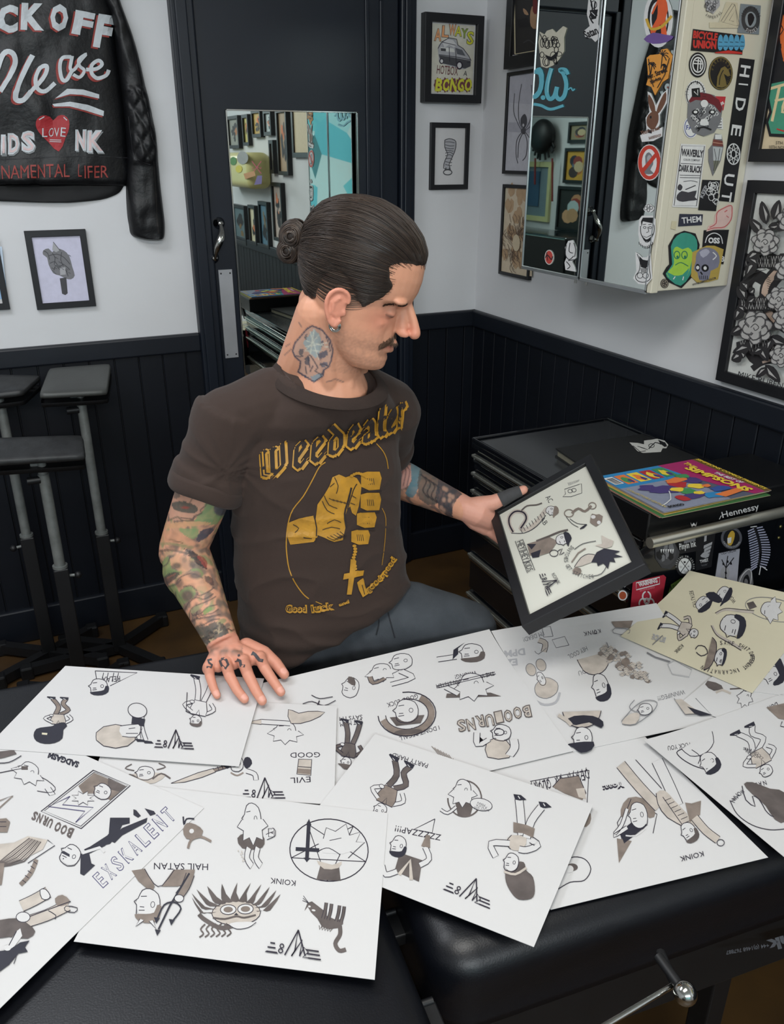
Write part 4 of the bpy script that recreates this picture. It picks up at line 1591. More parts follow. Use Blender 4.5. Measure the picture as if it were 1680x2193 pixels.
def pad_mesh(u0, u1, v0, v1, z1, th, r, rc):
 """soft cushion: rounded plan, rounded edges, slight crown"""
 m = MB()
 prof = [(-.004, -th), (-.001, -th + r * .2), (0.0, -th + r)]
 for k in range(9):
  a = math.pi / 2 * k / 8
  prof.append((r * (1 - math.cos(a)) * 1.15, -r + r * math.sin(a)))
 prof += [(r * 1.7, .0015), (r * 3, .003)]
 rings = []

 def plan(ins):
  pts = []
  a0, a1, b0, b1 = u0 + ins, u1 - ins, v0 + ins, v1 - ins
  rr = max(rc - ins, .012)
  for cx, cy, s in ((a1 - rr, b0 + rr, -90), (a1 - rr, b1 - rr, 0), (a0 + rr, b1 - rr, 90), (a0 + rr, b0 + rr, 180)):
   for k in range(9):
    a = math.radians(s + 90 * k / 8)
    pts.append((cx + rr * math.cos(a), cy + rr * math.sin(a)))
   # straight part subdivision toward the next corner
  out = []
  for i, p in enumerate(pts):
   q = pts[(i + 1) % len(pts)]
   out.append(p)
   if math.dist(p, q) > .1:
    out += [(p[0] + (q[0] - p[0]) * t / 6, p[1] + (q[1] - p[1]) * t / 6) for t in range(1, 6)]
  return out
 base = None
 for ins, z in prof:
  rings.append([bw(a, b, z1 + z) for a, b in plan(ins)])
 m.rings(rings, LEATHER, True, True)
 return m

pr = pad_mesh(.012, 1.55, 0.0, .655, BZ, .115, .042, .06)
pr.build('right_cushion', bed)
plft = pad_mesh(-1.45, -.012, -.13, .83, BZ - .003, .10, .036, .05)
plft.build('left_cushion', bed)
fr_ = MB()
fr_.bbox((0, 0, 0), (1.52, .56, .03), MATBLK, .004, M=Matrix.Translation(bw(.02, .045, BZ - .147)) @ Matrix.Rotation(BA, 4, 'Z'))
fr_.bbox((0, 0, 0), (1.40, .8, .03), MATBLK, .004, M=Matrix.Translation(bw(-1.44, -.06, BZ - .147)) @ Matrix.Rotation(BA, 4, 'Z'))
fr_.build('base_board', bed)
f2 = MB()
for v in (.07, .55):
 f2.bbox((0, 0, 0), (1.5, .04, .05), MATBLK, .004, M=Matrix.Translation(bw(.0, v, BZ - .20)) @ Matrix.Rotation(BA, 4, 'Z'))
 f2.bbox((0, 0, 0), (1.4, .04, .05), MATBLK, .004, M=Matrix.Translation(bw(-1.42, v, BZ - .20)) @ Matrix.Rotation(BA, 4, 'Z'))
f2.bbox((0, 0, 0), (1.5, .02, .115), MATBLK, .004, M=Matrix.Translation(bw(.03, .018, BZ - .250)) @ Matrix.Rotation(BA, 4, 'Z'))
f2.build('rail', bed)
for u in (-1.3, -.25, .55, 1.45):
 l = MB()
 for v in (.09, .57):
  pass
 for v in (.09, .57):
  k = MB()
  a = bw(u, v, 0)
  k.bbox((a.x - .02, a.y - .02, 0), (a.x + .02, a.y + .02, BZ - .19), MATBLK, .003)
  k.build('leg', bed)
for v in (.0, .14, .4):
 hg = MB()
 hg.tube([bw(-.011, v + .02, BZ - .07), bw(.011, v + .02, BZ - .07)], .005, MATBLK, 10)
 hg.bbox((-.014, -.02, -.01), (.014, .02, .01), MATBLK, .002, M=Matrix.Translation(bw(0, v, BZ - .08)) @ Matrix.Rotation(BA, 4, 'Z'))
 hg.build('hinge', bed)
kn = MB()
kc = P(1468, 2128, .93)
kn.ball(kc, .0135, CHROME, 20, 14)
kn.tube([kc, kc + BN * .05], .006, MATBLK, 10)
kn.build('knob', bed)['label'] = 'round chrome knob'
lv = MB()
lv.tube([P(1446, 2108, .95), P(1290, 2200, .90), P(1180, 2270, .88)], .0035, CHROME, 8)
lv.tube([P(1446, 2108, .95), P(1415, 2040, 1.0)], .006, MATBLK, 8)
lv.build('lever', bed)['label'] = 'thin chrome lever'
rs = MB()
# side label printed on the base rail
sf = Surf(lambda a, b: (at_y(a, b, .5).lerp(at_y(a, b, .5), 1), Vector((0, -1, 0))))

def side_surf(a, b):
 r = ray(a, b)
 q0 = bw(0, -.0015, 0)
 t = (q0 - O).dot(BN) / r.dot(BN)
 return O + r * t, -BN

sp = Pen(rs, Surf(side_surf), .0014)
GRYL = flat((92, 94, 100))
sp.text('+44 (0)1468 767887', 1645, 2016, 1553, 2032, 11, GRYL, .02)
sp.text('Ink', 1700, 1995, 1640, 2012, 26, GRYL, .05)
rs.build('side_lettering', bed)

# ================================================================== TOOL CHEST
TX0, TX1, TY0, TY1, TZ = 1.165, 1.655, 1.228, 1.955, .84
chest = empty('tool_chest', ((TX0 + TX1) / 2, (TY0 + TY1) / 2, 0), 'black metal tool chest with chrome edged drawers against the right wall', 'tool chest')
b = MB()
b.bbox((TX0 + .012, TY0, .10), (TX1, TY1, TZ - .012), BLKMETAL, .006)
b.build('body', chest)
b = MB()
b.bbox((TX0, TY0 - .006, TZ - .028), (TX1 + .004, TY1 + .006, TZ - .004), BLKMETAL, .006)
for (x0, y0, x1, y1) in ((TX0, TY1 - .004, TX1, TY1 + .006), (TX1 - .006, TY0, TX1 + .004, TY1), (TX0, TY0 - .006, TX0 + .008, TY1)):
 b.bbox((x0, y0, TZ - .01), (x1, y1, TZ + .006), BLKMETAL, .003)
b.bbox((TX0 + .02, TY0 + .01, TZ - .006), (TX1 - .01, TY1 - .012, TZ - .001), mat('scuffed dark worktop', (52, 54, 56), .22, vary=.12, scale=6), .001)
b.build('top_tray', chest)
zs = [(.755, .805), (.70, .75), (.595, .695), (.49, .59), (.36, .485), (.14, .35)]
for z0, z1 in zs:
 d = MB()
 d.bbox((TX0 + .002, TY0 + .012, z0), (TX0 + .02, TY1 - .012, z1), BLKMETAL, .003)
 dd = d.build('drawer', chest)
 h = MB()
 h.bbox((TX0 - .010, TY0 + .014, z1 - .012), (TX0 + .004, TY1 - .014, z1 - .002), mat('drawer trim', (200, 200, 190), .24, .9, vary=.04, scale=20), .003)
 h.bbox((TX0 - .004, TY0 + .014, z1 - .026), (TX0 + .003, TY1 - .014, z1 - .018), CHROME, .002)
 h.build('handle', dd)
hb = MB()
ha, hb_ = at_y(1392, 1163, TY0 - .062), at_y(1720, 1090, TY0 - .062)
zc = (ha.z + hb_.z) / 2
SATIN = mat('satin chrome bar', (214, 212, 200), .3, .9, vary=.04, scale=20)
hb.tube([(ha.x, TY0 - .062, ha.z), (TX1 - .01, TY0 - .062, ha.z)], .0120, SATIN, 20)
for x in (ha.x + .03, TX1 - .04):
 hb.tube([(x, TY0 - .058, zc), (x, TY0 + .002, TZ - .05)], .008, MATBLK, 10)
hb.build('push_handle', chest)['label'] = 'chrome push bar'
for p in ((1673, 1128), (1669, 1152)):
 sc = MB()
 q = at_y(p[0], p[1], TY0)
 sc.ball(q, (.005, .003, .005), mat('brass screw', (150, 140, 90), .4, 1), 10, 6)
 sc.build('screw', chest)
for x in (TX0 + .06, TX1 - .06):
 for y in (TY0 + .06, TY1 - .06):
  k = MB()
  k.tube([(x - .015, y, .045), (x + .015, y, .045)], .045, MATBLK, 18)
  k.bbox((x - .022, y - .02, .05), (x + .022, y + .02, .105), STEEL, .003)
  k.build('caster', chest)

CH = plane_y(TY0 - .0006)

def CS(label, outline, base, art=None, smooth=0, off=.0006):
 return sticker(CH, label, outline, base, art, smooth, off)

def a_wolf(p):
 r = random.Random(6)
 p.fill(ellpts(1427, 1180, 22, 30), flat((70, 70, 74)))
 for i in range(14):
  x, y = 1410 + r.random() * 34, 1160 + r.random() * 40
  p.fill(blob(x, y, 5, 8, 7, .4, i), G2c if i % 2 else K0)
 for i in range(6):
  p.fill([(1414 + i * 5, 1176), (1418 + i * 5, 1175), (1416 + i * 5, 1184)], WHT)

CS('dark grey skull face sticker under the chrome bar of the tool chest', [(1403, 1166), (1444, 1160), (1456, 1182), (1450, 1205), (1436, 1219), (1418, 1216), (1404, 1196)], flat((60, 60, 64)), a_wolf, 1)

def a_pin(p):
 p.text('Pinyin Ink', 1457, 1182, 1493, 1174, 18, WHT, .01, .2)
 p.fill([(1465, 1158), (1490, 1151), (1490, 1158), (1465, 1164)], G2c)

CS('black sticker with white handwritten letters between the skull face and the hand', [(1456, 1152), (1494, 1145), (1494, 1180), (1456, 1186)], K0, a_pin)

def a_wc(p):
 p.ell(1467, 1212, 14, 17, WHT)
 p.line([(1458, 1200), (1477, 1224)], 1.4, K0)
 p.line([(1477, 1198), (1458, 1226)], 1.4, K0)
 for ch, x, y in (('I', 1467, 1204), ('A', 1475, 1213), ('C', 1467, 1223), ('D', 1459, 1214)):
  p.text(ch, x - 2, y + 2, x + 2, y + 1, 4, K0)
 p.arc_text('WORKING IN COLOUR', 1467, 1212, 16.5, 170, 380, 4, WHT, 19.5)

CS('round white sticker divided into four by a cross on the tool chest', ellpts(1467, 1212, 19, 23), K0, a_wc)

def a_twist(p):
 for i in range(4):
  p.fill([(1508 + i * 1.0, 1168 + i * 8 - i), (1526 - i * 2, 1160 + i * 8), (1525 - i * 2, 1166 + i * 8), (1507 + i, 1175 + i * 8 - i)], G3)
 p.fill([(1500, 1190), (1512, 1180), (1518, 1192), (1508, 1194)], G3, 2)
 p.fill([(1509, 1146), (1514, 1145), (1513, 1158), (1508, 1160)], G3)
 p.text('TWIST', 1500, 1206, 1518, 1202, 7, WHT, .04)
 p.text('"NOIR"', 1502, 1213, 1516, 1210, 4, G2c)

CS('black sticker of a grey curled hand above the word TWIST', [(1492, 1146), (1533, 1138), (1524, 1214), (1490, 1222)], K0, a_twist)

def a_bee(p):
 p.line(ellpts(1567, 1152, 20, 21), 5, flat((92, 92, 100)), closed=True)
 p.fill([(1560, 1146), (1568, 1136), (1574, 1142), (1572, 1156), (1566, 1168), (1558, 1164)], flat((206, 168, 64)), 2)
 p.fill([(1558, 1152), (1567, 1150), (1566, 1162), (1559, 1164)], WHT, 1)
 p.arc_text('INTERNATIONAL', 1567, 1152, 20, 160, 20, 4, WHT, 21)

CS('round black sticker with a yellow figure in the middle below the chrome bar', ellpts(1567, 1152, 23, 25), K0, a_bee)

def a_crow(p):
 p.text('OLD CROW', 1545, 1188, 1578, 1181, 5.5, K0, .02)
 p.ell(1553, 1226, 10, 13, G3)
 for a in ([(1554, 1250), (1555, 1216), (1546, 1198)], [(1555, 1216), (1559, 1190)], [(1555, 1216), (1572, 1194)]):
  p.line(a, 2, K0)
 for x, y in ((1549, 1205), (1558, 1200), (1565, 1204), (1554, 1236), (1554, 1224)):
  p.line([(x, y), (x + 1, y + 5)], 4, K0)

CS('tall grey card sticker reading OLD CROW with a bird foot', [(1540, 1185), (1585, 1175), (1578, 1260), (1531, 1246)], flat((178, 178, 188)), a_crow)
mm_ = MB()
p = Pen(mm_, CH, .0006)
sp_ = [(1616, 1130), (1622, 1150), (1628, 1172), (1624, 1195), (1630, 1212)]
p.line([(1614, 1126), (1622, 1150), (1628, 1172), (1624, 1195), (1632, 1216)], 7, K0, 3)
LAV = flat((170, 172, 196))
for i in range(17):
 t = i / 16
 x, y = 1618 + 10 * math.sin(t * 2.6), 1132 + t * 80
 ln = 13 + 6 * math.sin(t * 3.14)
 p.line([(x - 3, y), (x - 3 - ln, y + 6 + 3 * t)], 2.7, LAV)
 p.line([(x + 3, y - 1), (x + 3 + ln, y - 4 + 7 * t)], 2.7, LAV)
p.line([(1628, 1212), (1625, 1230)], 2, WHT)
p.line([(1631, 1212), (1642, 1220)], 2, WHT)
p.line([(1606, 1128), (1620, 1126)], 2, WHT)
solo(mm_, 'sticker', 'long pale lilac centipede sticker at the right of the tool chest', 'sticker')

def a_reaper(p):
 p.line([(1582, 1252), (1590, 1232), (1604, 1219), (1610, 1228), (1608, 1250)], 1.6, WHT, 3)
 p.fill([(1592, 1252), (1594, 1236), (1602, 1230), (1606, 1244), (1602, 1262)], K0, 2)
 p.ell(1598, 1246, 4, 7, G2c)

CS('grey hooded figure sticker low on the tool chest beside the cream sheet', [(1577, 1256), (1584, 1236), (1598, 1218), (1610, 1216), (1614, 1250), (1606, 1268), (1585, 1262)], G2c, a_reaper)

def a_bio(p):
 p.line([(1363, 1248), (1413, 1236), (1413, 1250), (1363, 1263)], 2.2, WHT, closed=True)
 p.text('WARNING', 1369, 1257, 1409, 1247, 9.5, WHT, .05)
 p.text('BIOHAZARD', 1371, 1267, 1403, 1259, 5, flat((214, 120, 130)), .02)
 cx, cy = 1385, 1287
 for k in range(3):
  a = math.radians(-90 + 120 * k)
  x, y = cx + 8.5 * math.cos(a), cy + 10 * math.sin(a)
  p.line(ellpts(x, y, 8.5, 10.5), 3.2, WHT, closed=True)
  p.line([(cx + 13 * math.cos(a), cy + 16 * math.sin(a)), (cx + 20 * math.cos(a), cy + 24 * math.sin(a))], 4, flat((176, 42, 60)))
 p.line(ellpts(cx, cy, 5.5, 6.5), 1.8, WHT, closed=True)
 p.ell(cx, cy, 2, 2.4, flat((176, 42, 60)))
 p.text('HAZARD AREA', 1366, 1321, 1392, 1315, 4, flat((214, 120, 130)), .02)

CS('red WARNING BIOHAZARD sign with a white trefoil symbol on the tool chest', [(1356, 1246), (1422, 1231), (1427, 1236), (1416, 1300), (1420, 1308), (1350, 1330), (1350, 1310)], flat((176, 42, 60)), a_bio)
CS('small round orange dot sticker ringed in white beside the red warning sign', ellpts(1334, 1275, 10, 11), WHT, lambda p: p.ell(1334, 1275, 7.5, 8.5, flat((170, 82, 50))))

def a_greenm(p):
 g = flat((96, 128, 56))
 for i in range(9):
  p.line([(1436 + i * 6, 1254 - i * 1.4), (1440 + i * 6, 1272 - i * 2)], 2.4, K0, 0)
 p.line([(1434, 1270), (1450, 1248), (1480, 1238)], 2, g, 3)

CS('dark green dripping lettering sticker tucked behind the cream sheet', [(1430, 1276), (1438, 1252), (1460, 1238), (1490, 1232), (1492, 1246), (1464, 1262), (1440, 1282)], flat((96, 128, 56)), a_greenm)
CS('small pale crescent sticker near the lower corner of the held frame', [(1331, 1250), (1342, 1242), (1346, 1250), (1338, 1258)], G3)

# ================================================================== THINGS ON THE CHEST
CZT = TZ - .001
# black portfolio with a sticker
pf = MB()
A_, B_, C_, D_ = (at_z(*q, CZT + .03) for q in [(1192, 950), (1362, 926), (1560, 1000), (1300, 1050)])
A_, B_, C_, D_ = Vector((1.30, 1.735, 0)), Vector((1.60, 1.735, 0)), Vector((1.60, 1.40, 0)), Vector((1.255, 1.40, 0))
BOOKB = mat('matt black cover', (26, 27, 28), .6, vary=.08, scale=30)

def slab(m, quad, z0, z1, mt, r=0):
 q = [Vector((p.x, p.y, 0)) for p in quad]
 vs = [p + Vector((0, 0, z0)) for p in q] + [p + Vector((0, 0, z1)) for p in q]
 m.add(vs, [(0, 1, 2, 3), (7, 6, 5, 4)] + [(i, i + 4, (i + 1) % 4 + 4, (i + 1) % 4) for i in range(4)], mt)

root = empty('portfolio', ((A_ + C_) / 2) + Vector((0, 0, CZT)), 'matt black portfolio book lying on the tool chest', 'book')
m1 = MB()
slab(m1, (A_, B_, C_, D_), CZT + .021, CZT + .025, BOOKB)
slab(m1, (A_, B_, C_, D_), CZT + .0005, CZT + .004, BOOKB)
m1.build('cover', root)
m1 = MB()
cen = (A_ + B_ + C_ + D_) / 4
Q = [p.lerp(cen, .03) for p in (A_, B_, C_, D_)]
slab(m1, Q, CZT + .004, CZT + .021, mat('page edges', (120, 116, 100), .8, vary=.3, scale=90, stretch=(1, 1, 14)))
m1.build('page_block', root)

def a_cover(p):
 p.line([(1356, 955), (1372, 968), (1384, 966)], 1.4, K0)
 p.line([(1390, 962), (1404, 948), (1416, 952), (1424, 948), (1428, 956)], 2, K0, 2)
 p.fill([(1410, 942), (1424, 948), (1430, 956), (1424, 958), (1414, 950)], K0)
 p.ell(1396, 955, 6, 4, K0, 1.3)
 for i in range(5):
  p.line([(1366 + i * 3, 956 + i), (1376 + i * 3, 960 + i)], 1, K0)

sticker(plane_z(CZT + .0255), 'white cut out sticker on the black portfolio', [(1349, 948), (1366, 949), (1380, 952), (1380, 944), (1396, 942), (1408, 940), (1424, 944), (1432, 953), (1428, 960), (1420, 960), (1416, 968), (1378, 970), (1366, 966)], flat((206, 206, 200)), a_cover)

# black box file with white lettering under the comics
BX0, BX1, BY0, BY1 = 1.205, 1.60, 1.268, 1.375
bx = MB()
bx.bbox((1.150, 1.194, CZT + .0070), (1.64, 1.388, CZT + .073), mat('black lacquered tray', (15, 16, 18), .3, vary=.1, scale=10), .003)
bp_ = Pen(bx, plane_y(1.194), .0006)
bp_.text('Hennessy', 1549, 1113, 1628, 1094, 17, WHT, .012)
bp_.line([(1541, 1112), (1545, 1104)], 1.6, WHT)
bp_.fill([(1479, 1118), (1482, 1124), (1486, 1119), (1490, 1124), (1493, 1117), (1491, 1128), (1486, 1125), (1482, 1129)], WHT)
solo(bx, 'tray', 'low black tray with white script brand lettering under the comics', 'tray')

# stack of comics
COMZ = CZT + .0735
cq = [at_z(*q, CZT + .085) for q in [(1284, 1021), (1497, 979), (1658, 1052), (1412, 1099)]]
cen = (cq[0] + cq[1] + cq[2] + cq[3]) / 4
ux = (cq[1] - cq[0] + cq[2] - cq[3])
ux.z = 0
ux.normalize()
uy = Vector((-ux.y, ux.x, 0))
W2, H2 = .150, .112
zc0 = COMZ
cov = [flat((170, 60, 70)), flat((60, 110, 60)), flat((190, 160, 60)), flat((70, 90, 160)), flat((60, 60, 64))]
PG = mat('newsprint edges', (176, 160, 134), .85, vary=.16, scale=60, stretch=(1, 1, 20))
NC = 5
labs = ['comic at the very bottom of the stack', 'second comic from the bottom of the stack', 'comic in the middle of the stack on the tray', 'comic lying right under the top one']
for i in range(NC):
 r = random.Random(i + 3)
 th = .0024
 off = ux * r.uniform(-.012, .004) + uy * r.uniform(-.008, .006)
 if i == NC - 1:
  off = Vector((0, 0, 0))
 rot = math.radians(r.uniform(-2.2, 2.2)) if i < NC - 1 else 0
 c, s = math.cos(rot), math.sin(rot)
 ax = ux * c + uy * s
 ay = -ux * s + uy * c
 c0 = Vector((cen.x, cen.y, 0)) + off

 def top(u, v, z):
  return c0 + ax * (u * W2) + ay * (v * H2) + Vector((0, 0, z + (.004 * max(0, -u - .3) ** 2 if False else 0)))
 root = empty('comic', top(0, 0, zc0), ('comic with a magenta, blue and yellow cover on top of the stack' if i == NC - 1 else labs[i]), 'comic', 'comics stacked on the tool chest')
 m1 = MB()
 Q = [top(-1, 1, 0), top(1, 1, 0), top(1, -1, 0), top(-1, -1, 0)]
 slab(m1, Q, zc0 + .0003, zc0 + th - .0012, PG)
 m1.build('page_block', root)
 m1 = MB()
 cm = cov[i] if i < NC - 1 else flat((86, 90, 108))
 slab(m1, Q, zc0 + th - .0012, zc0 + th - .0006, cm)
 if i == NC - 1:
  pn = Pen(m1, plane_z(zc0 + th - .0006), .0003)
  k = [pix(q + Vector((0, 0, zc0 + th - .0006))) for q in Q]
  pn.quad(*[(a[0], a[1]) for a in k])
  MG, BL, YE, RD, GR, PU, OR = flat((160, 32, 96)), flat((44, 130, 184)), flat((232, 202, 62)), flat((176, 40, 48)), flat((64, 140, 84)), flat((70, 56, 116)), flat((222, 120, 60))
  GY = flat((134, 140, 160))
  # portrait cover seen sideways: u = along the long edge, v = across
  pn.fill([(0, 0), (.62, 0), (.62, .75), (0, .75)], GY)
  pn.fill([(0, .66), (.55, .66), (.72, .78), (.62, 1), (0, 1)], BL)
  pn.fill([(.60, 1), (.66, .62), (.74, .3), (.84, 0), (1, 0), (1, 1)], MG)
  pn.fill([(.94, 0), (1, 0), (1, 1), (.94, 1)], flat((110, 84, 40)))
  for j, (cc, dd) in enumerate(((OR, GR), (YE, OR), (RD, YE), (GR, YE))):
   a = .12 + j * .125
   pn.fill([(a, .72), (a + .105, .72), (a + .105, .94), (a, .94)], cc)
   pn.fill(blob(a + .05, .82, .035, .08, 9, .3, j), dd)
   pn.fill(blob(a + .07, .78, .02, .05, 8, .3, j + 9), PU)
  pn.fill([(.015, .75), (.10, .75), (.10, .93), (.015, .93)], WHT)
  for j in range(8):
   pn.line([(.024, .77 + j * .018), (.09, .77 + j * .018)], 1.1, K0)
  # crowd scene in generic shapes
  for j, (a, b, w, h, cc) in enumerate(((.30, .46, .12, .10, PU), (.20, .56, .08, .07, PU), (.46, .52, .07, .09, RD), (.44, .32, .06, .10, GR), (.56, .40, .07, .06, YE), (.62, .52, .06, .08, PU),
                                              (.40, .20, .10, .06, PU), (.55, .14, .1, .07, BL), (.30, .20, .05, .09, RD), (.68, .24, .09, .07, flat((50, 80, 150))), (.50, .60, .10, .06, OR), (.60, .66, .06, .05, GR), (.38, .40, .06, .05, YE), (.63, .36, .04, .04, OR), (.48, .24, .05, .04, YE))):
   pn.fill(blob(a, b, w, h, 10, .3, j), cc)
  pn.fill([(.60, .04), (.82, .1), (.80, .18), (.56, .14)], OR)
  pn.line([(.05, .12), (.2, .22), (.3, .4)], 2, WHT, 2)
  for q_, (a, b, c_, d_) in (('SIMPSONS COMICS PRESENTS', (.952, .97, .952, .03)), ('THE BEST OF', (.858, .60, .885, .26))):
   pn.text(q_, a, b, c_, d_, .032 if 'COMICS' in q_ else .042, YE if 'COMICS' in q_ else WHT, .03)
  pn.text('THE', .80, .94, .79, .78, .05, YE, .04)
  pn.text('SIMPSONS', .725, .82, .800, .06, .088, YE, .05)
  pn.text("COLLECTOR'S EDITION", .02, .60, .05, .08, .03, flat((190, 170, 90)), .02)
  pn.text('BONGO', .08, .05, .22, .04, .05, K0, .06)
 m1.build('cover', root)
 zc0 += th

# ================================================================== JACKET ON THE WALL
BLKL = mat('black jacket leather', (12, 13, 16), .45, vary=.25, scale=14, bump=.5, bscale=90, spec=.4)

def row_loft(rows, y0, depth, wr=0.0, n=26, quilt=None, sub=3):
 """rows: (py, pxl, pxr) down the picture, on the wall plane; a padded shape bulging toward the room"""
 rr = smooth2([tuple(r) for r in rows], sub)
 front = []
 vs, fs = [], []
 for j, (py, xl, xr) in enumerate(rr):
  for i in range(n + 1):
   u = i / n * 2 - 1
   px = xl + (xr - xl) * (i / n)
   e = (max(0, 1 - abs(u) ** 3.2)) ** .5
   tt = j / (len(rr) - 1)
   e *= min(1, (min(tt, 1 - tt) * 22 + .12)) ** .5
   d = depth * e
   if wr:
    d += wr * e * noise.noise(Vector((px * .018, py * .012, 3.1))) + wr * .5 * e * noise.noise(Vector((px * .05, py * .03, 8)))
   if quilt:
    a, b = (px * .9 + py * .6) / quilt, (px * .9 - py * .6) / quilt
    if quilt and QR[0] < py < QR[1]:
     d += .010 * e * min(abs(math.sin(a)), abs(math.sin(b))) ** .6
   p = at_y(px, py, YB - .004)
   # keep the outline on the wall plane, lift straight out of the wall
   vs.append(Vector((p.x, YB - .004 - d, p.z)))
 for j in range(len(rr) - 1):
  for i in range(n):
   a = j * (n + 1) + i
   fs.append((a, a + n + 1, a + n + 2, a + 1))
 m = len(vs)
 per = [i for i in range(n + 1)] + [(j + 1) * (n + 1) - 1 for j in range(1, len(rr))] + [(len(rr) - 1) * (n + 1) + i for i in range(n - 1, -1, -1)] + [j * (n + 1) for j in range(len(rr) - 2, 0, -1)]
 vb = [Vector((vs[i].x, YB - .0005, vs[i].z)) for i in per]
 k = len(per)
 for i in range(k):
  fs.append((per[i], per[(i + 1) % k], m + (i + 1) % k, m + i))
 fs.append(tuple(m + i for i in range(k)))
 return vs + vb, fs

QR = (190, 350)
jk = empty('leather_jacket', (at_y(60, 400, YB).x, YB - .02, at_y(60, 430, YB).z), 'black leather biker jacket with hand painted silver and red lettering hung on the wall', 'jacket')
jb = MB()
vs, fs = row_loft([(-90, -150, 205), (-30, -165, 232), (20, -170, 243), (70, -172, 246), (120, -175, 250), (200, -178, 262), (280, -180, 270), (340, -182, 274), (372, -184, 278), (398, -186, 272)], YB, .035, .012, 34)
jb.add(vs, fs, BLKL, True)
body = jb.build('jacket_body', jk)
jl = MB()
vs, fs = row_loft([(392, -184, 268), (404, -180, 262), (416, -176, 250), (428, -60, 215), (434, 96, 150)], YB, .012, .004, 20)
jl.add(vs, fs, mat('jacket lining', (14, 15, 18), .7, vary=.2, scale=20), True)
jl.build('lining', jk)
js = MB()
vs, fs = row_loft([(-60, 196, 250), (-10, 214, 254), (30, 236, 266), (70, 244, 281), (120, 250, 296), (180, 258, 310), (230, 264, 322), (290, 270, 334), (345, 272, 339), (400, 270, 344), (450, 272, 350), (480, 276, 353), (505, 284, 352), (513, 320, 344)], YB, .04, .010, 24, quilt=9, sub=9)
js.add(vs, fs, BLKL, True)
slv = js.build('sleeve', jk)
S1 = drape(bvh_of(slv), 2.9)
SB = drape(bvh_of(body), 2.9)
for nm_, sf_, pts_, w_, m_, k_ in (('zip', S1, [(329, 345), (334, 420), (336, 470), (340, 500)], 2.4, mat('dull zip', (60, 58, 58), .4, .8), 0), ('seam', S1, [(276, 250), (282, 300), (290, 338), (322, 352)], 1.8, K0, 2),
                                 ('seam', S1, [(286, 100), (300, 180), (316, 240), (326, 300)], 1.6, K0, 2), ('seam', SB, [(0, 342), (120, 336), (200, 334), (272, 338)], 2, K0, 0),
                                 ('seam', SB, [(70, 0), (78, 60), (92, 160), (110, 260), (120, 330)], 1.6, K0, 2), ('seam', SB, [(0, 398), (120, 397), (200, 394), (270, 396)], 2, K0, 0)):
 jz = MB()
 pz = Pen(jz, sf_, .0012)
 pz.sub = 12
 pz.line(pts_, w_, m_, k_)
 jz.build(nm_, jk)
jt = MB()
J = Pen(jt, SB, .0016)
J.sub = 14
J.step = .00005
SIL, SILD, REDJ, REDP = flat((196, 202, 206)), flat((128, 132, 134)), flat((150, 58, 52)), flat((164, 40, 46))

def letter(ch, x0, y0, x1, y1, h, b=.06, sh=0):
 J.text(ch, x0 - 4, y0 + 3, x1 - 4, y1 + 3, h, REDJ, b, sh)
 J.base += .0016
 J.text(ch, x0, y0, x1, y1, h, SIL, b, sh)
 J.base -= .0016

letter('C', -6, 70, 38, 71, 60)
letter('K', 44, 64, 94, 66, 58)
letter('O', 106, 66, 144, 68, 58)
letter('F', 152, 72, 194, 80, 52)
letter('F', 198, 100, 232, 106, 72)

def script(pts, w):
 J.line([(x - 5, y + 4) for x, y in pts], w * .9, REDJ, 5)
 J.base += .0016
 J.line(pts, w, SIL, 5)
 J.base -= .0016

script([(-30, 200), (-10, 160), (8, 116), (26, 114), (32, 134), (20, 165), (0, 196)], 11)
script([(70, 118), (54, 148), (38, 186), (34, 212), (50, 214), (66, 196)], 11)
script([(66, 196), (84, 178), (98, 158), (100, 142), (86, 146), (76, 168), (80, 190), (96, 196), (118, 178)], 9)
script([(152, 122), (134, 124), (128, 142), (132, 168), (142, 172), (154, 152)], 8)
script([(154, 120), (150, 146), (158, 150), (172, 130), (184, 116), (168, 128), (170, 142), (180, 152), (170, 166), (156, 160)], 7)
script([(184, 150), (206, 148), (218, 138), (210, 130), (196, 140), (196, 158), (208, 168), (226, 162), (232, 150)], 8)
for q in ([(144, 190), (178, 192), (212, 202), (212, 211), (176, 203), (150, 202), (118, 211)], [(112, 223), (150, 218), (186, 224), (222, 238), (221, 249), (180, 236), (150, 228), (116, 228)]):
 J.fill([(x - 2, y + 3) for x, y in q], REDJ, 1)
 J.base += .0016
 J.fill(q, SIL, 1)
 J.base -= .0016
# heart with LOVE
J.fill([(126, 325), (104, 305), (84, 284), (77, 268), (80, 254), (92, 247), (106, 250), (114, 258), (124, 248), (138, 247), (148, 258), (148, 276), (140, 296)], REDP, 2)
J.base += .0012
for i, ch in enumerate('LOVE'):
 J.text(ch, 90 + i * 13, 293 - (1 if i % 2 else 0), 101 + i * 13, 293, 19, SIL, .0)
J.line([(106, 299), (131, 300)], 1.6, SIL)
J.line([(106, 303), (131, 304)], 1.4, SIL)
J.line([(84, 256), (94, 250)], 2, SIL)
J.line([(136, 251), (144, 258)], 2, SIL)

def outl(ch, x0, y0, x1, y1, h):
 J.text(ch, x0 + 2, y0 + 3, x1 + 2, y1 + 3, h, SILD, .075)
 J.base += .0008
 J.text(ch, x0, y0, x1, y1, h, SIL, .075)
 J.base += .0008
 J.text(ch, x0 + 4, y0 - 4, x1 - 3, y1 - 4, h - 8, flat((216, 190, 190)), .0)
 J.base -= .0016

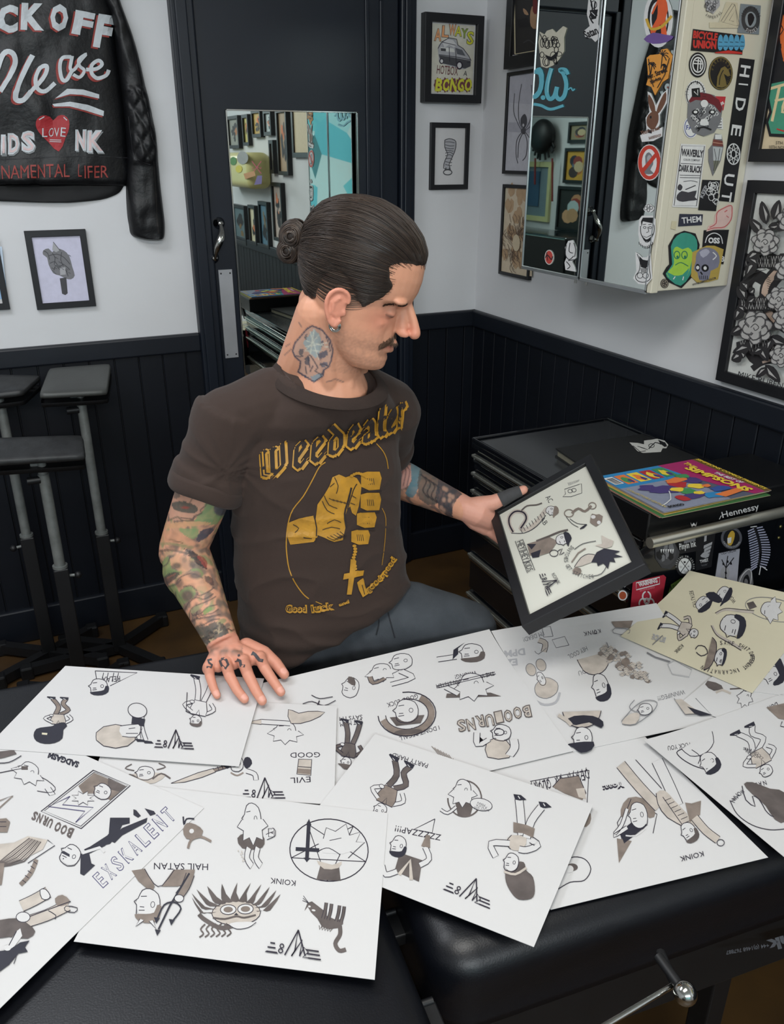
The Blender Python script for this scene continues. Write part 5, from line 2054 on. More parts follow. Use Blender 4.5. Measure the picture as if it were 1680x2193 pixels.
outl('I', 2, 332, 12, 332, 44)
outl('D', 16, 331, 42, 331, 46)
outl('S', 46, 328, 76, 327, 48)
outl('N', 160, 323, 184, 323, 46)
outl('K', 186, 327, 222, 327, 48)
J.text('NAMENTAL', 4, 383, 148, 379, 28, REDJ, .0)
J.text('L', 168, 378, 174, 378, 26, REDJ, .0)
J.text('IFER', 180, 381, 231, 380, 26, REDJ, .0)
jt.build('painted_lettering', jk)['label'] = 'silver and red hand painted lettering'

# ================================================================== SHEETS OF DRAWINGS ON THE BED
GRY = mat('dark brown grey marker', (92, 84, 82), .65, vary=.25, scale=40)
LBLK = mat('solid black marker', (40, 40, 52), .6, vary=.1, scale=30)

def sheet(label, corners, layer, paper=PAPER, curl=None, name='drawing_sheet', z=None):
 """corners: TL, TR, BR, BL in the picture, unprojected onto the bed top"""
 z0 = (BZ + .0045 + layer * .0013) if z is None else z
 C = [at_z(x, y, z0) for x, y in corners]
 ctr = sum(C, Vector()) / 4
 ex, ey = (C[1] - C[0] + C[2] - C[3]) / 4, (C[0] - C[3] + C[1] - C[2]) / 4

 def hgt(x, y):
  h = 0.0
  if curl:
   d = Vector((x, y, 0)) - Vector((ctr.x, ctr.y, 0))
   # solve d = a*ex + b*ey
   det = ex.x * ey.y - ex.y * ey.x
   a = (d.x * ey.y - d.y * ey.x) / det
   b = (ex.x * d.y - ex.y * d.x) / det
   for ca, cb, amp, pw in curl:
    h += amp * max(0, (ca * a + cb * b)) ** pw
  return h
 m = MB()
 N = 14
 up, dn = [], []
 for j in range(N + 1):
  for i in range(N + 1):
   u, v = i / N, j / N
   p = (C[0] * (1 - u) + C[1] * u) * (1 - v) + (C[3] * (1 - u) + C[2] * u) * v
   h = hgt(p.x, p.y)
   up.append(p + Vector((0, 0, h)))
   dn.append(p + Vector((0, 0, h - .0006)))
 K = (N + 1) ** 2
 fs = []
 for j in range(N):
  for i in range(N):
   a = j * (N + 1) + i
   fs.append((a, a + N + 1, a + N + 2, a + 1))
   fs.append((K + a, K + a + 1, K + a + N + 2, K + a + N + 1))
 per = list(range(N + 1)) + [(j + 1) * (N + 1) - 1 for j in range(1, N + 1)] + [N * (N + 1) + i for i in range(N - 1, -1, -1)] + [j * (N + 1) for j in range(N - 1, 0, -1)]
 L = len(per)
 for i in range(L):
  a, b = per[i], per[(i + 1) % L]
  fs.append((b, a, K + a, K + b))
 m.add(up + dn, fs, paper, False)

 def sf(px, py):
  p = at_z(px, py, z0)
  for _ in range(3):
   p = at_z(px, py, z0 + hgt(p.x, p.y))
  return p, Vector((0, 0, 1))
 pen = Pen(m, Surf(sf), .0003)
 pen.step = .000012
 pen.sub = 40 if curl else 0
 pen.poly = [tuple(c) for c in corners]
 return m, pen, lambda: solo(m, name, label, 'drawing')

# ---- generic figures, local frame y up, about -1..1
def d_head(p, x, y, r, hair='short', w=1.5, hm=None, prof=1):
 hm = hm or LBLK
 p.fill(ellpts(x, y, r * .8, r), PAPER)
 p.line([(x - r * .7, y + r * .7), (x - r * .8, y), (x - r * .6, y - r * .7), (x, y - r * 1.0), (x + r * .5, y - r * .85), (x + r * .72, y - r * .3), (x + r * .98, y - r * .08), (x + r * .78, y + r * .12), (x + r * .75, y + r * .7)], w, INK, 2)
 p.line([(x + r * .25, y + r * .22), (x + r * .55, y + r * .22)], w, INK)
 p.line([(x + r * .2, y + r * .42), (x + r * .6, y + r * .46)], w, INK)
 p.line([(x + r * .15, y - r * .5), (x + r * .55, y - r * .45)], w, INK)
 p.line(ellpts(x - r * .3, y, r * .14, r * .2, 8), w * .8, INK, closed=True)
 if hair == 'short':
  p.fill([(x - r * .9, y + r * .05), (x - r * .85, y + r * .8), (x - r * .3, y + r * 1.2), (x + r * .5, y + r * 1.15), (x + r * .85, y + r * .75), (x + r * .1, y + r * .65), (x - r * .45, y + r * .5), (x - r * .6, y)], hm, 2)
 elif hair == 'spike':
  pts = []
  for k in range(11):
   a = math.radians(-10 + 200 * k / 10)
   q = r * (1.45 if k % 2 else 1.0)
   pts.append((x + q * math.cos(a), y + r * .2 + q * math.sin(a)))
  p.fill(pts, PAPER)
  p.line(pts, w, INK)
 elif hair == 'afro':
  p.fill([(x - r * .2 + r * 1.7 * math.cos(t * .349) * (1 + .04 * (t % 2)), y + r * 1.1 + r * 1.5 * math.sin(t * .349) * (1 + .04 * (t % 2))) for t in range(18)], hm, 1)
  p.fill(ellpts(x + r * .25, y - .0 * r, r * .6, r * .85), PAPER)
  p.line([(x + r * .1, y + r * .2), (x + r * .5, y + r * .25)], w, INK)
  p.line([(x + r * .1, y - r * .3), (x + r * .5, y - r * .3)], w, INK)
 elif hair == 'tall':
  p.fill([(x - r * .8, y), (x - r * 1.0, y + r * 1.5), (x - r * .7, y + r * 3.6), (x + r * .1, y + r * 4.0), (x + r * .8, y + r * 3.5), (x + r * .95, y + r * 1.5), (x + r * .6, y + r * .6), (x, y + r * .55)], hm, 2)
 elif hair == 'cap':
  p.fill([(x - r * .9, y + r * .4), (x - r * .7, y + r * 1.15), (x + r * .2, y + r * 1.4), (x + r * .8, y + r * .9), (x + r * 1.3, y + r * .6), (x + r * .8, y + r * .45)], hm, 2)
 elif hair == 'long':
  p.fill([(x + r * .3, y + r * 1.1), (x - r * .6, y + r * 1.2), (x - r * 1.2, y + r * .4), (x - r * 1.4, y - r * 1.2), (x - r * .9, y - r * 1.7), (x - r * .6, y - r * .8), (x - r * .6, y + r * .3), (x + r * .2, y + r * .7)], hm, 2)
 elif hair == 'bald':
  p.line([(x - r * .7, y + r * .7), (x - r * .2, y + r * 1.1), (x + r * .5, y + r * 1.0), (x + r * .75, y + r * .7)], w, INK, 2)

def limb(p, pts, wd, mt=None, w=1.4):
 """outlined tapering limb, wd in local units"""
 q = smooth2(pts, 3)
 rb = inset_stroke(q, wd)
 L = [r[0] for r in rb] + [rb[-1][1]]
 R = [r[3] for r in rb] + [rb[-1][2]]
 p.fill(L + R[::-1], mt or PAPER)
 p.line(L, w, INK)
 p.line(R, w, INK)

def d_person(p, hair='short', shirt=None, pants=None, pose=0, hm=None, bare=False):
 sh, pa = shirt or WASHL, pants or WASH
 legs = [([(-.08, -.05), (-.16, -.45), (-.2, -.86)], [(.1, -.05), (.14, -.45), (.26, -.84)]),
   ([(-.06, -.05), (-.3, -.3), (-.12, -.6), (-.2, -.85)], [(.1, -.05), (.02, -.45), (.22, -.84)])][pose % 2]
 for l in legs:
  limb(p, l, .15, PAPER if bare else pa)
  x, y = l[-1]
  p.fill([(x - .08, y + .02), (x + .06, y + .02), (x + .2, y - .08), (x + .18, y - .13), (x - .09, y - .12)], LBLK)
  p.line([(x, y), (x + .08, y - .04)], 1.2, PAPER)
 if bare:
  p.fill([(-.18, .06), (.2, .06), (.24, -.2), (.02, -.14), (-.2, -.2)], pa)
 limb(p, [(-.2, .42), (-.42, .2), (-.3, -.02)], .11, PAPER if pose else sh)
 p.fill([(-.22, .5), (.22, .5), (.26, .3), (.18, -.04), (-.16, -.04), (-.24, .3)], sh, 1)
 p.line([(-.22, .5), (.22, .5), (.26, .3), (.18, -.04), (-.16, -.04), (-.24, .3)], 1.5, INK, 1, True)
 limb(p, [(.2, .42), (.44, .22), (.24, .06)], .11, PAPER if pose else sh)
 p.ell(.24, .05, .07, .06, PAPER)
 p.line(ellpts(.24, .05, .07, .06, 10), 1.3, INK, closed=True)
 p.line([(-.05, .5), (0, .3), (.06, .5)], 1.3, INK)
 d_head(p, .02, .72, .2, hair, 1.4, hm)

def d_bust(p, hair='short', shirt=None, hm=None, extra=0):
 p.fill([(-.9, -1), (-.7, -.45), (-.25, -.2), (.25, -.2), (.7, -.45), (.9, -1)], shirt or WASHL, 1)
 p.line([(-.9, -1), (-.7, -.45), (-.25, -.2), (.25, -.2), (.7, -.45), (.9, -1)], 1.6, INK, 2)
 d_head(p, 0, .35, .55, hair, 1.6, hm)
 if extra:
  p.line([(-.3, -.3), (0, -.7), (.3, -.3)], 1.5, INK)

def d_knife(p, w=1.5):
 p.fill([(-1, -.35), (-.2, .12), (.25, .3), (.3, .12), (-.1, -.12), (-.6, -.32)], WASHL)
 p.line([(-1, -.35), (-.2, .12), (.25, .3), (.3, .12), (-.1, -.12), (-.6, -.32)], w, INK, 0, True)
 limb(p, [(.25, .2), (.75, .42)], .14, WASH)
 for k in range(3):
  p.line([(.4 + k * .12, .2 + k * .05), (.36 + k * .12, .38 + k * .05)], w, INK)

def d_cat(p):
 p.fill([(-.75, .55), (-.5, .42), (-.28, .3), (-.15, .42), (-.1, .1), (.3, 0), (.5, .15), (.55, -.1), (.4, -.3), (.1, -.42), (-.2, -.38), (-.42, -.1), (-.7, .1), (-.86, .3), (-.95, .1), (-.9, .45)], GRY, 1)
 for x in (-.22, -.02, .28, .46):
  limb(p, [(x, -.05), (x + .02, .3), (x, .62)], .11, GRY, 1.2)
 p.line([(.45, -.2), (.52, -.55), (.42, -.95), (.62, -1.2), (.85, -1.1)], 9, GRY, 4)
 p.ell(-.62, .2, .07, .04, PAPER)
 p.ell(-.8, .32, .05, .04, PAPER)
 for k in range(5):
  p.line([(-.3 + k * .1, -.36), (-.26 + k * .1, -.52), (-.2 + k * .1, -.38)], 1.6, GRY)
 for k in range(3):
  p.line([(-.85, .45), (-1.1, .5 + .1 * k)], 1, INK)

def d_flame(p):
 p.fill(ellpts(0, .1, .62, .42, 20), WASHL)
 p.line(ellpts(0, .1, .62, .42, 20), 1.6, INK, closed=True)
 for k in range(11):
  a = math.radians(180 + 18 * k)
  x, y = .6 * math.cos(a), .05 + .35 * math.sin(a)
  p.fill([(x - .1, y), (x - .02 + .25 * math.cos(a), y + .3 * math.sin(a)), (x + .06 * math.sin(k) + .55 * math.cos(a), y - .55 + .2 * math.sin(a) * .5), (x + .12 + .2 * math.cos(a), y + .15 * math.sin(a)), (x + .1, y)], GRY, 2)
 for k in range(6):
  x = .1 + k * .14
  p.line([(x, .45), (x + .12, .62), (x + .05, .78), (x + .16, .9)], 3.2, GRY, 3)
 p.line([(.0, .5), (.4, .6), (.8, .3), (.95, .1)], 9, GRY, 4)
 for x in (-.24, .2):
  p.ell(x, -.02, .2, .17, PAPER)
  p.line(ellpts(x, -.02, .2, .17, 16), 1.6, INK, closed=True)
  p.ell(x, -.02, .12, .1, WASH)
 p.line([(-.5, .2), (-.2, .28), (0, .22), (.3, .3), (.6, .24)], 4, GRY, 3)
 p.fill([(-.06, .18), (.06, .18), (0, .1)], LBLK)
 p.fill([(-.5, .45), (-.3, .62), (0, .66), (.2, .5), (0, .42)], PAPER, 2)
 p.line([(-.5, .45), (-.3, .62), (0, .66), (.2, .5)], 1.4, INK, 3)

def d_pentacle(p):
 p.line(ellpts(0, 0, 1, .98, 40), 2.2, INK, closed=True)
 for k in range(5):
  a, b = math.radians(90 + 144 * k), math.radians(90 + 144 * (k + 1))
  p.line([(math.cos(a), .98 * math.sin(a)), (math.cos(b), .98 * math.sin(b))], 1.6, INK)
 pts = []
 for k in range(15):
  a = math.radians(150 + 210 * k / 14)
  q = .62 if k % 2 else .42
  pts.append((.3 + q * math.cos(a), .38 + q * math.sin(a) * .9 - .6))
 p.fill([(.34, .1), (.7, -.05), (.86, -.3), (.7, -.3), (.78, -.62), (.5, -.5), (.4, -.85), (.14, -.6), (-.1, -.7), (-.16, -.35), (-.28, -.2), (-.14, .1)], PAPER)
 p.line([(.5, .22), (.7, -.05), (.9, -.3), (.68, -.3), (.78, -.62), (.5, -.5), (.4, -.85), (.14, -.6), (-.1, -.7), (-.16, -.35)], 1.6, INK)
 p.fill([(-.2, .5), (-.28, .95), (.34, .95), (.28, .5)], GRY)
 p.fill([(-.3, .35), (.1, .46), (.34, .34), (.26, .55), (-.1, .6)], WASHL, 2)
 p.line([(.28, .12), (.0, -.06), (-.2, 0), (-.3, .1)], 1.6, INK, 3)
 p.line([(0, -.3), (.3, -.4)], 1.4, INK, 2)
 for a in ([(-.55, -.85), (-.55, .3)], [(-.85, .02), (-.25, .02)]):
  p.line(a, 8, LBLK)
 p.fill([(-.62, -.75), (-.55, -.95), (-.48, -.75)], LBLK)
 p.fill([(-.64, .28), (-.55, .42), (-.46, .28)], LBLK)

def d_logo(p, w=2.6):
 """slashed angular lettering"""
 p.fill([(-1, -.38), (-.5, -.38), (-.55, -.3), (-.93, -.3)], INK)
 p.line([(-.92, -.12), (-.62, -.12)], w, INK)
 p.line([(-.84, .1), (-.66, .1)], w, INK)
 p.line(ellpts(-.42, -.22, .08, .1, 8), w * .8, INK, closed=True)
 p.line(ellpts(-.4, .02, .07, .1, 8), w * .8, INK, closed=True)
 p.line([(-.25, -.4), (.12, .9), (.1, -.1), (-.0, -.4), (.32, .45), (.3, -.35)], w, INK)
 p.line([(.12, .9), (.5, -.3)], w, INK)
 p.line([(.3, -.35), (.42, .1), (.6, -.1), (.42, -.38), (.7, -.38)], w * .8, INK)
 p.line([(.5, .0), (.98, 0)], w, INK)
 p.line([(.56, -.18), (1.04, -.18)], w, INK)
 p.line([(.62, -.38), (1.1, -.38)], w, INK)

def d_koink(p, x0, y0, x1, y1, h):
 """K, a heart, I N K"""
 def L(t):
  return x0 + (x1 - x0) * t, y0 + (y1 - y0) * t
 for ch, a, b in (('K', 0, .16), ('I', .46, .49), ('N', .56, .74), ('K', .82, 1)):
  q, r_ = L(a), L(b)
  if ch == 'I':
   l = math.hypot(x1 - x0, y1 - y0)
   s = -1 if p.T((3, 5)) == (3, 5) else 1
   p.line([q, (q[0] - (y1 - y0) / l * h * s, q[1] + (x1 - x0) / l * h * s)], 1.5, INK)
  else:
   p.text(ch, q[0], q[1], r_[0], r_[1], h, INK)
 l = math.hypot(x1 - x0, y1 - y0)
 s = -1 if p.T((3, 5)) == (3, 5) else 1
 c = L(.31)
 ux_, uy_ = (x1 - x0) / l, (y1 - y0) / l
 vx, vy = -uy_ * s, ux_ * s
 W = l * .07
 pts = [(0, 0), (-1, .55), (-.95, .95), (-.5, 1), (0, .75), (.5, 1), (.95, .95), (1, .55)]
 p.line([(c[0] + ux_ * a * W + vx * b * h, c[1] + uy_ * a * W + vy * b * h) for a, b in pts], 1.4, INK, 2, True)
# ---- the sheets, lowest first -------------------------------------------------
# I: small sheet under the cream one
m, p, done = sheet('small white sheet with a spiky haired figure pushing a dark mound, under the cream sheet', [(1540, 1437), (1800, 1490), (1720, 1600), (1456, 1508)], 3)
p.frame(1590, 1490, 26, 34, 200)
d_head(p, -.3, -.1, .5, 'spike', 1.5)
p.px()
p.fill([(1511, 1466), (1516, 1458), (1534, 1462), (1546, 1468), (1550, 1476), (1530, 1480), (1518, 1474)], GRY, 1)
p.line([(1534, 1484), (1548, 1478), (1566, 1486)], 5, WASHL, 2)
p.line([(1564, 1476), (1596, 1474)], 3, GRY)
done()
# top right: bong, leaf, WINNIPEG
m, p, done = sheet('wide sheet with the words HEY COOL and a leafy bush drawing, at the back right', [(1052, 1362), (1405, 1302), (1600, 1530), (1228, 1610)], 1, curl=[(0, 1, .012, 3)])
p.text('DPM', 1124, 1388, 1080, 1394, 15, G3, .04)
p.text('EZ', 1108, 1410, 1082, 1413, 15, G3, .04)
p.text("I'M DEAD!", 1164, 1352, 1120, 1366, 10, G2c)
p.text('HEY COOL', 1256, 1384, 1216, 1403, 10, G2c)
p.text('FUCK', 1282, 1412, 1248, 1425, 11, G2c)
p.text('YOU', 1262, 1430, 1238, 1438, 10, G2c)
d_koink(p, 1286, 1347, 1250, 1354, 9)
p.text('WINNIPEG!!!', 1466, 1477, 1408, 1492, 10, G2c)
p.frame(1180, 1375, 40, 34, 165)
limb(p, [(.5, .5), (.3, 0), (.6, -.3)], .3, WASHL, 1.2)
p.line([(-.9, .5), (-.2, .45), (-.1, -.1), (-.8, -.1), (-.9, .5)], 1.4, G2c)
p.line([(-.2, -.3), (.3, -.4), (.25, -1), (-.2, -.95), (-.2, -.3)], 1.4, G2c)
p.line([(.3, .3), (.8, .55), (.95, .3)], 1.4, G2c, 2)
p.frame(1165, 1465, 34, 52, 155)
p.fill([(-.8, .2), (-.5, .55), (.2, .6), (.7, .3), (.5, -.1), (-.3, -.2)], WASHL, 2)
p.line([(-.8, .2), (-.5, .55), (.2, .6), (.7, .3), (.5, -.1), (-.3, -.2)], 1.4, G2c, 3, True)
p.line([(-.7, .6), (-.2, .9), (.5, .8), (.9, .5)], 5, G3, 3)
for x in (-.35, .35):
 p.ell(x, -.75, .3, .26, WASHL)
 p.line(ellpts(x, -.75, .3, .26), 1.4, G2c, closed=True)
d_head(p, 0, -.25, .28, 'bald', 1.2)
p.frame(1283, 1453, 38, 50, 165)
d_bust(p, 'short', WASHL)
# leafy bush
r = random.Random(11)
p.px()
for i in range(80):
 t = r.random()
 x, y = 1296 + t * 82 + r.uniform(-22, 22) * (1 - abs(t - .5)), 1392 + t * 62 + r.uniform(-16, 16) * (1 - abs(t - .5))
 p.fill([(x - 6, y - 2), (x, y - 5), (x + 6, y), (x + 1, y + 5), (x - 5, y + 3)], WASHL if i % 3 else WASH)
 p.line([(x - 6, y + 2), (x, y - 2), (x + 5, y + 3), (x + 8, y)], 1, G2c)
p.line([(1300, 1378), (1304, 1390)], 1.6, G2c)
p.ell(1340, 1420, 9, 7, WASH)
p.frame(1248, 1568, 46, 42, 178)
d_bust(p, 'cap', WASHL)
p.px()
p.fill([(1212, 1548), (1230, 1536), (1270, 1536), (1292, 1548), (1288, 1562), (1262, 1550), (1234, 1556)], LBLK, 2)
p.line([(1196, 1534), (1215, 1546), (1224, 1556)], 8, WASHL, 2)
p.frame(1370, 1530, 46, 30, 168)
p.fill([(.9, .5), (.3, .7), (0, .1), (.3, -.1), (.7, .1)], WASHL, 2)
p.line([(.9, .5), (.3, .7), (-.6, .1), (-.9, -.5), (-.4, -.8), (.2, -.5), (.9, .3)], 1.5, G2c, 3)
p.line([(-.2, -.1), (.2, -.2), (.4, -.6), (.1, -1)], 1.4, G2c, 3)
d_head(p, -.3, -.2, .4, 'bald', 1.3)
p.px()
p.line([(1444, 1498), (1468, 1534), (1524, 1534), (1490, 1498)], 1.4, G2c)
p.fill([(1446, 1502), (1460, 1500), (1500, 1530), (1468, 1532)], WASHL)
p.fill([(1472, 1516), (1496, 1524), (1526, 1534), (1500, 1536), (1486, 1530)], LBLK, 0)
p.line([(1386, 1400), (1404, 1410), (1436, 1420)], 3, G2c)
p.line([(1430, 1424), (1446, 1416), (1482, 1436), (1476, 1452), (1440, 1446), (1430, 1424)], 1.3, G3, 1)
p.fill([(1310, 1334), (1356, 1332), (1350, 1348), (1318, 1346)], WASH, 1)
p.line([(1318, 1348), (1350, 1352), (1340, 1362), (1314, 1358)], 1.4, G2c, 2, True)
done()
# K/J right side sheets
m, p, done = sheet('white sheet with NASTY WOMAN lettering at the right edge of the bed', [(1378, 1592), (1720, 1470), (2010, 1690), (1690, 1850)], 4, curl=[(-1, 0, .006, 3)])
p.text('FUCK YOU', 1478, 1590, 1430, 1598, 10, INK)
p.frame(1513, 1620, 42, 40, 150)
d_bust(p, 'short', PAPER)
p.px()
p.line([(1462, 1604), (1450, 1612), (1462, 1626), (1486, 1640), (1510, 1648)], 2, INK, 3)
p.line([(1482, 1606), (1500, 1620), (1496, 1636)], 1.6, INK, 3)
p.frame(1622, 1610, 84, 62, 152)
d_person(p, 'bald', WASHL, PAPER, 1)
p.px()
for i, s_ in enumerate(('CHOO', 'CHOO', 'CHOOSE', 'THE')):
 p.text(s_, 1636 - i * 5, 1608 - i * 5 + 14, 1608 - i * 5, 1604 - i * 5 + 12, 5, INK)
p.arc_text('NASTY WOMAN', 1676, 1735, 116, 253, 196, 10, INK, 66)
p.line([(1564, 1715), (1580, 1745), (1612, 1768), (1650, 1778), (1684, 1776)], 1.6, INK, 4)
p.fill([(1594, 1680), (1612, 1676), (1650, 1690), (1684, 1700), (1684, 1760), (1660, 1756), (1640, 1726), (1610, 1700)], GRY, 2)
p.line([(1590, 1684), (1598, 1714), (1618, 1728), (1612, 1706), (1626, 1712), (1640, 1736)], 1.8, INK, 2)
p.line([(1640, 1736), (1652, 1748), (1670, 1752)], 1.6, INK, 2)
p.text('DUH', 1664, 1504, 1644, 1514, 10, INK)
p.fill([(1642, 1516), (1684, 1506), (1690, 1544), (1668, 1540)], WASH, 1)
p.line([(1676, 1546), (1672, 1556), (1690, 1560)], 1.6, INK)
done()
m, p, done = sheet('sheet with a black haired head, mostly hidden under the cream sheet at the right edge', [(1625, 1390), (1790, 1350), (1900, 1520), (1612, 1480)], 4)
p.frame(1652, 1448, 40, 36, 155)
d_head(p, -.1, 0, .55, 'long', 1.5)
done()
# cream sheet
m, p, done = sheet('cream coloured sheet of drawings reading SAME SHIT DIFFERENT INCARNATION', [(1475, 1236), (1752, 1306), (1612, 1484), (1330, 1362)], 5, CREAMPAPER, curl=[(0, 1, .02, 2)])
p.text('SMILE NOW', 1556, 1258, 1578, 1288, -9, INK)
p.text('CRY LATER', 1486, 1302, 1476, 1266, -9, INK)
for cx, cy, fl in ((1550, 1272, False), (1506, 1292, True)):
 p.frame(cx, cy, 30, 18, 120 if not fl else 140, fl)
 d_head(p, 0, 0, .7, 'cap', 1.3)
p.px()
p.fill([(1512, 1272), (1530, 1268), (1548, 1284), (1540, 1292), (1520, 1284)], LBLK, 2)
p.line(ellpts(1658, 1306, 62, 24, 30, 12), 1.3, G2c, closed=True)
p.fill([(1600, 1292), (1614, 1288), (1622, 1300), (1606, 1306)], GRY, 1)
p.frame(1648, 1306, 26, 22, 100)
d_head(p, 0, 0, .8, 'spike', 1.3)
p.frame(1458, 1342, 60, 44, 115)
d_person(p, 'bald', WASHL, PAPER, 0)
p.frame(1568, 1340, 46, 40, 108)
for s_ in (-1, 1):
 p.line([(s_ * .9, .9), (s_ * .75, .2), (s_ * .6, -.6), (s_ * .3, -1)], 5, WASHL, 4)
 p.line([(s_ * .98, .9), (s_ * .83, .2), (s_ * .66, -.6), (s_ * .3, -1.05)], 1.3, INK, 4)
d_head(p, 0, 0, .62, 'short', 1.6)
p.px()
p.arc_text('SAME SHIT DIFFERENT INCARNATION', 1550, 1409, 58, 262, 500, 9, INK, 27)
p.frame(1536, 1406, 40, 20, 105)
d_bust(p, 'short', WASH)
p.px()
p.line([(1490, 1392), (1496, 1384), (1510, 1386), (1516, 1400), (1502, 1406), (1492, 1398)], 1.8, INK, 2)
p.text('BLNDE', 1424, 1378, 1396, 1370, -12, G3, .03)
p.line([(1398, 1382), (1420, 1362)], 1.8, G2c)
d_koink(p, 1442, 1396, 1462, 1380, 8) if False else p.text('KOINK', 1460, 1380, 1444, 1396, 8, INK)
done()
# C: GOOD LUCK / SYSTEM / BOO-URNS
m, p, done = sheet('large sheet with BOO-URNS and GOOD LUCK lettering in the middle of the bed', [(522, 1480), (1048, 1357), (1228, 1608), (640, 1748)], 3, curl=[(0, 1, .009, 3)])
p.text('GOOD LUCK', 894, 1486, 828, 1506, 10, INK)
p.text("I DON'T RECALL", 940, 1554, 855, 1578, 9.5, INK)
p.text('SAYING', 914, 1550, 872, 1562, 9, INK)
p.text('THE WHOLE DAMN SYSTEM', 1058, 1438, 934, 1466, 9, INK)
p.text('IS', 1014, 1444, 1008, 1446, 8, INK)
p.text('WRONG!', 1020, 1436, 974, 1446, 9, INK)
p.text('BUT MY M', 775, 1540, 728, 1547, 10, INK)
p.text("SAYS I'M", 775, 1530, 728, 1537, 9, INK) if False else p.text("SAYS I'M", 776, 1531, 727, 1536, 9, INK)
p.frame(752, 1472, 27, 26, 195)
d_head(p, 0, 0, .8, 'bald', 1.4)
p.fill([(-.3, -.2), (.3, -.3), (.4, -.8), (-.1, -.75)], GRY, 2)
p.frame(848, 1434, 52, 30, 170)
d_head(p, .6, -.1, .5, 'spike', 1.4)
d_head(p, -.3, -.5, .55, 'bald', 1.4)
limb(p, [(-.2, .2), (-.6, .8), (.3, 1.0)], .3, PAPER)
limb(p, [(.5, .5), (1.0, .7), (1.1, .2)], .2, WASH)
p.frame(987, 1404, 50, 30, 178)
d_head(p, -.5, -.2, .6, 'short', 1.5, GRY)
limb(p, [(.2, .1), (1, .25)], .35, PAPER)
p.fill([(.1, -.1), (.35, .3), (.3, -.4), (-.2, -.9), (.1, -.5)], LBLK, 1)
p.frame(1012, 1474, 62, 44, 172)
p.fill([(-.95, .6), (.95, .3), (.9, .1), (-.6, .35)], GRY)
d_head(p, 0, -.2, .52, 'spike', 1.5)
limb(p, [(.5, .2), (.9, -.2)], .2, PAPER)
p.px()
p.line([(935, 1470), (1060, 1440)], 1.4, INK)
p.line([(938, 1474), (1062, 1444)], 1.4, INK)
p.frame(872, 1530, 62, 48, 176)
p.line(ellpts(0, 0, .86, .82, 26)[1:18], 13, WASH, 0)
p.line(ellpts(0, 0, 1, .98, 30)[0:24], 2, INK)
p.line(ellpts(0, 0, .74, .68, 30)[0:24], 1.6, INK)
p.fill([(-.45, .45), (.4, .5), (.6, .1), (-.6, .1)], GRY, 1)
d_head(p, 0, -.15, .5, 'bald', 1.5)
p.fill(ellpts(0, .8, .5, .12, 12), GRY)
p.frame(1080, 1592, 66, 44, 184)
p.fill([(-.2, .7), (.5, .75), (.55, 0), (.1, -.2), (-.2, .1)], WASHL, 2)
p.line([(-.2, .7), (.5, .75), (.55, 0), (.1, -.2), (-.2, .1)], 1.5, INK, 2, True)
limb(p, [(-.2, .6), (-.35, .2), (-.3, -.2)], .28, PAPER)
d_head(p, .1, -.5, .38, 'bald', 1.6)
p.line(ellpts(.18, -.5, .16, .16, 14), 2, INK, closed=True)
limb(p, [(.5, -.1), (.85, .2), (.9, -.4)], .2, PAPER)
p.px()
for i, ch in enumerate('BOO-URNS'):
 x, y = 1134 - i * 20, 1509 + i * 4.6 - (i % 2) * 2
 p.otext(ch, x + 1, y + 1, x - 17, y + 5, 27, GRY, WASHL, 2.2, .05)
p.frame(750, 1596, 66, 54, 190)
d_person(p, 'cap', GRY, GRY, 0, GRY)
p.frame(685, 1500, 38, 22, 190)
p.line([(-.9, -.2), (-.3, .5), (.4, .3), (.9, .7)], 1.5, INK, 3)
p.line([(-.7, -.5), (0, -.1), (.5, -.3)], 1.5, INK, 3)
p.line([(0, .1), (.1, .9)], 2.5, INK)
p.px()
for i in range(7):
 p.line([(925 + i * 6, 1600 + i * 3), (940 + i * 5, 1618 + i * 2), (935 + i * 6, 1626)], 1.3, WASH, 2)
done()
# G: DEATH OR GLORY
m, p, done = sheet('sheet with DEATH OR GLORY lettering and an umbrella man, front right of the bed', [(930, 1630), (1352, 1548), (1646, 1836), (1180, 1948)], 0)
for i, ch in enumerate('DEATH OR GLORY'):
 if ch == ' ':
  continue
 x, y = 1258 - i * 9.0, 1647 + i * 2.3 + (i % 3)
 p.text(ch, x, y, x - 7, y + 2, 21, INK, .0)
 p.line([(x - 2, y - 3), (x - 5, y + 26)], 1.3, INK)
p.line([(1136, 1674), (1262, 1650)], 1.4, INK)
p.line([(1262, 1650), (1258, 1720)], 1.4, INK)
p.fill([(1184, 1686), (1200, 1668), (1240, 1662), (1256, 1700), (1248, 1714), (1210, 1700)], WASH, 1)
p.line([(1184, 1686), (1200, 1668), (1240, 1662), (1256, 1700)], 1.6, INK, 1)
p.fill([(1234, 1690), (1252, 1688), (1256, 1712), (1240, 1708)], WASHL)
p.fill([(1252, 1736), (1266, 1744), (1264, 1764), (1250, 1772)], WASH, 2)
p.text('Yoaa:', 1336, 1674, 1290, 1684, 14, INK, .05)
p.text('Yoaa:', 1334, 1675, 1292, 1683, 10, PAPER, .0)
p.line([(1198, 1866), (1222, 1838), (1252, 1840), (1266, 1862), (1252, 1886), (1222, 1890), (1196, 1905)], 1.8, INK, 4)
p.ell(1226, 1858, 12, 8, GRY)
p.ell(1220, 1862, 9, 8, PAPER)
p.frame(1366, 1770, 56, 66, 172)
p.line([(.6, .7), (.75, -.2), (.1, -.9), (-.8, -.3), (-.55, .3)], 1.6, INK)
p.fill([(.9, 1.1), (.3, .45), (.85, .3)], WASH)
p.fill([(-.4, .0), (.6, .5), (.7, .1), (.2, -.15)], LBLK, 1)
p.line([(-.3, .1), (.1, .3), (.5, .25)], 3, PAPER, 2)
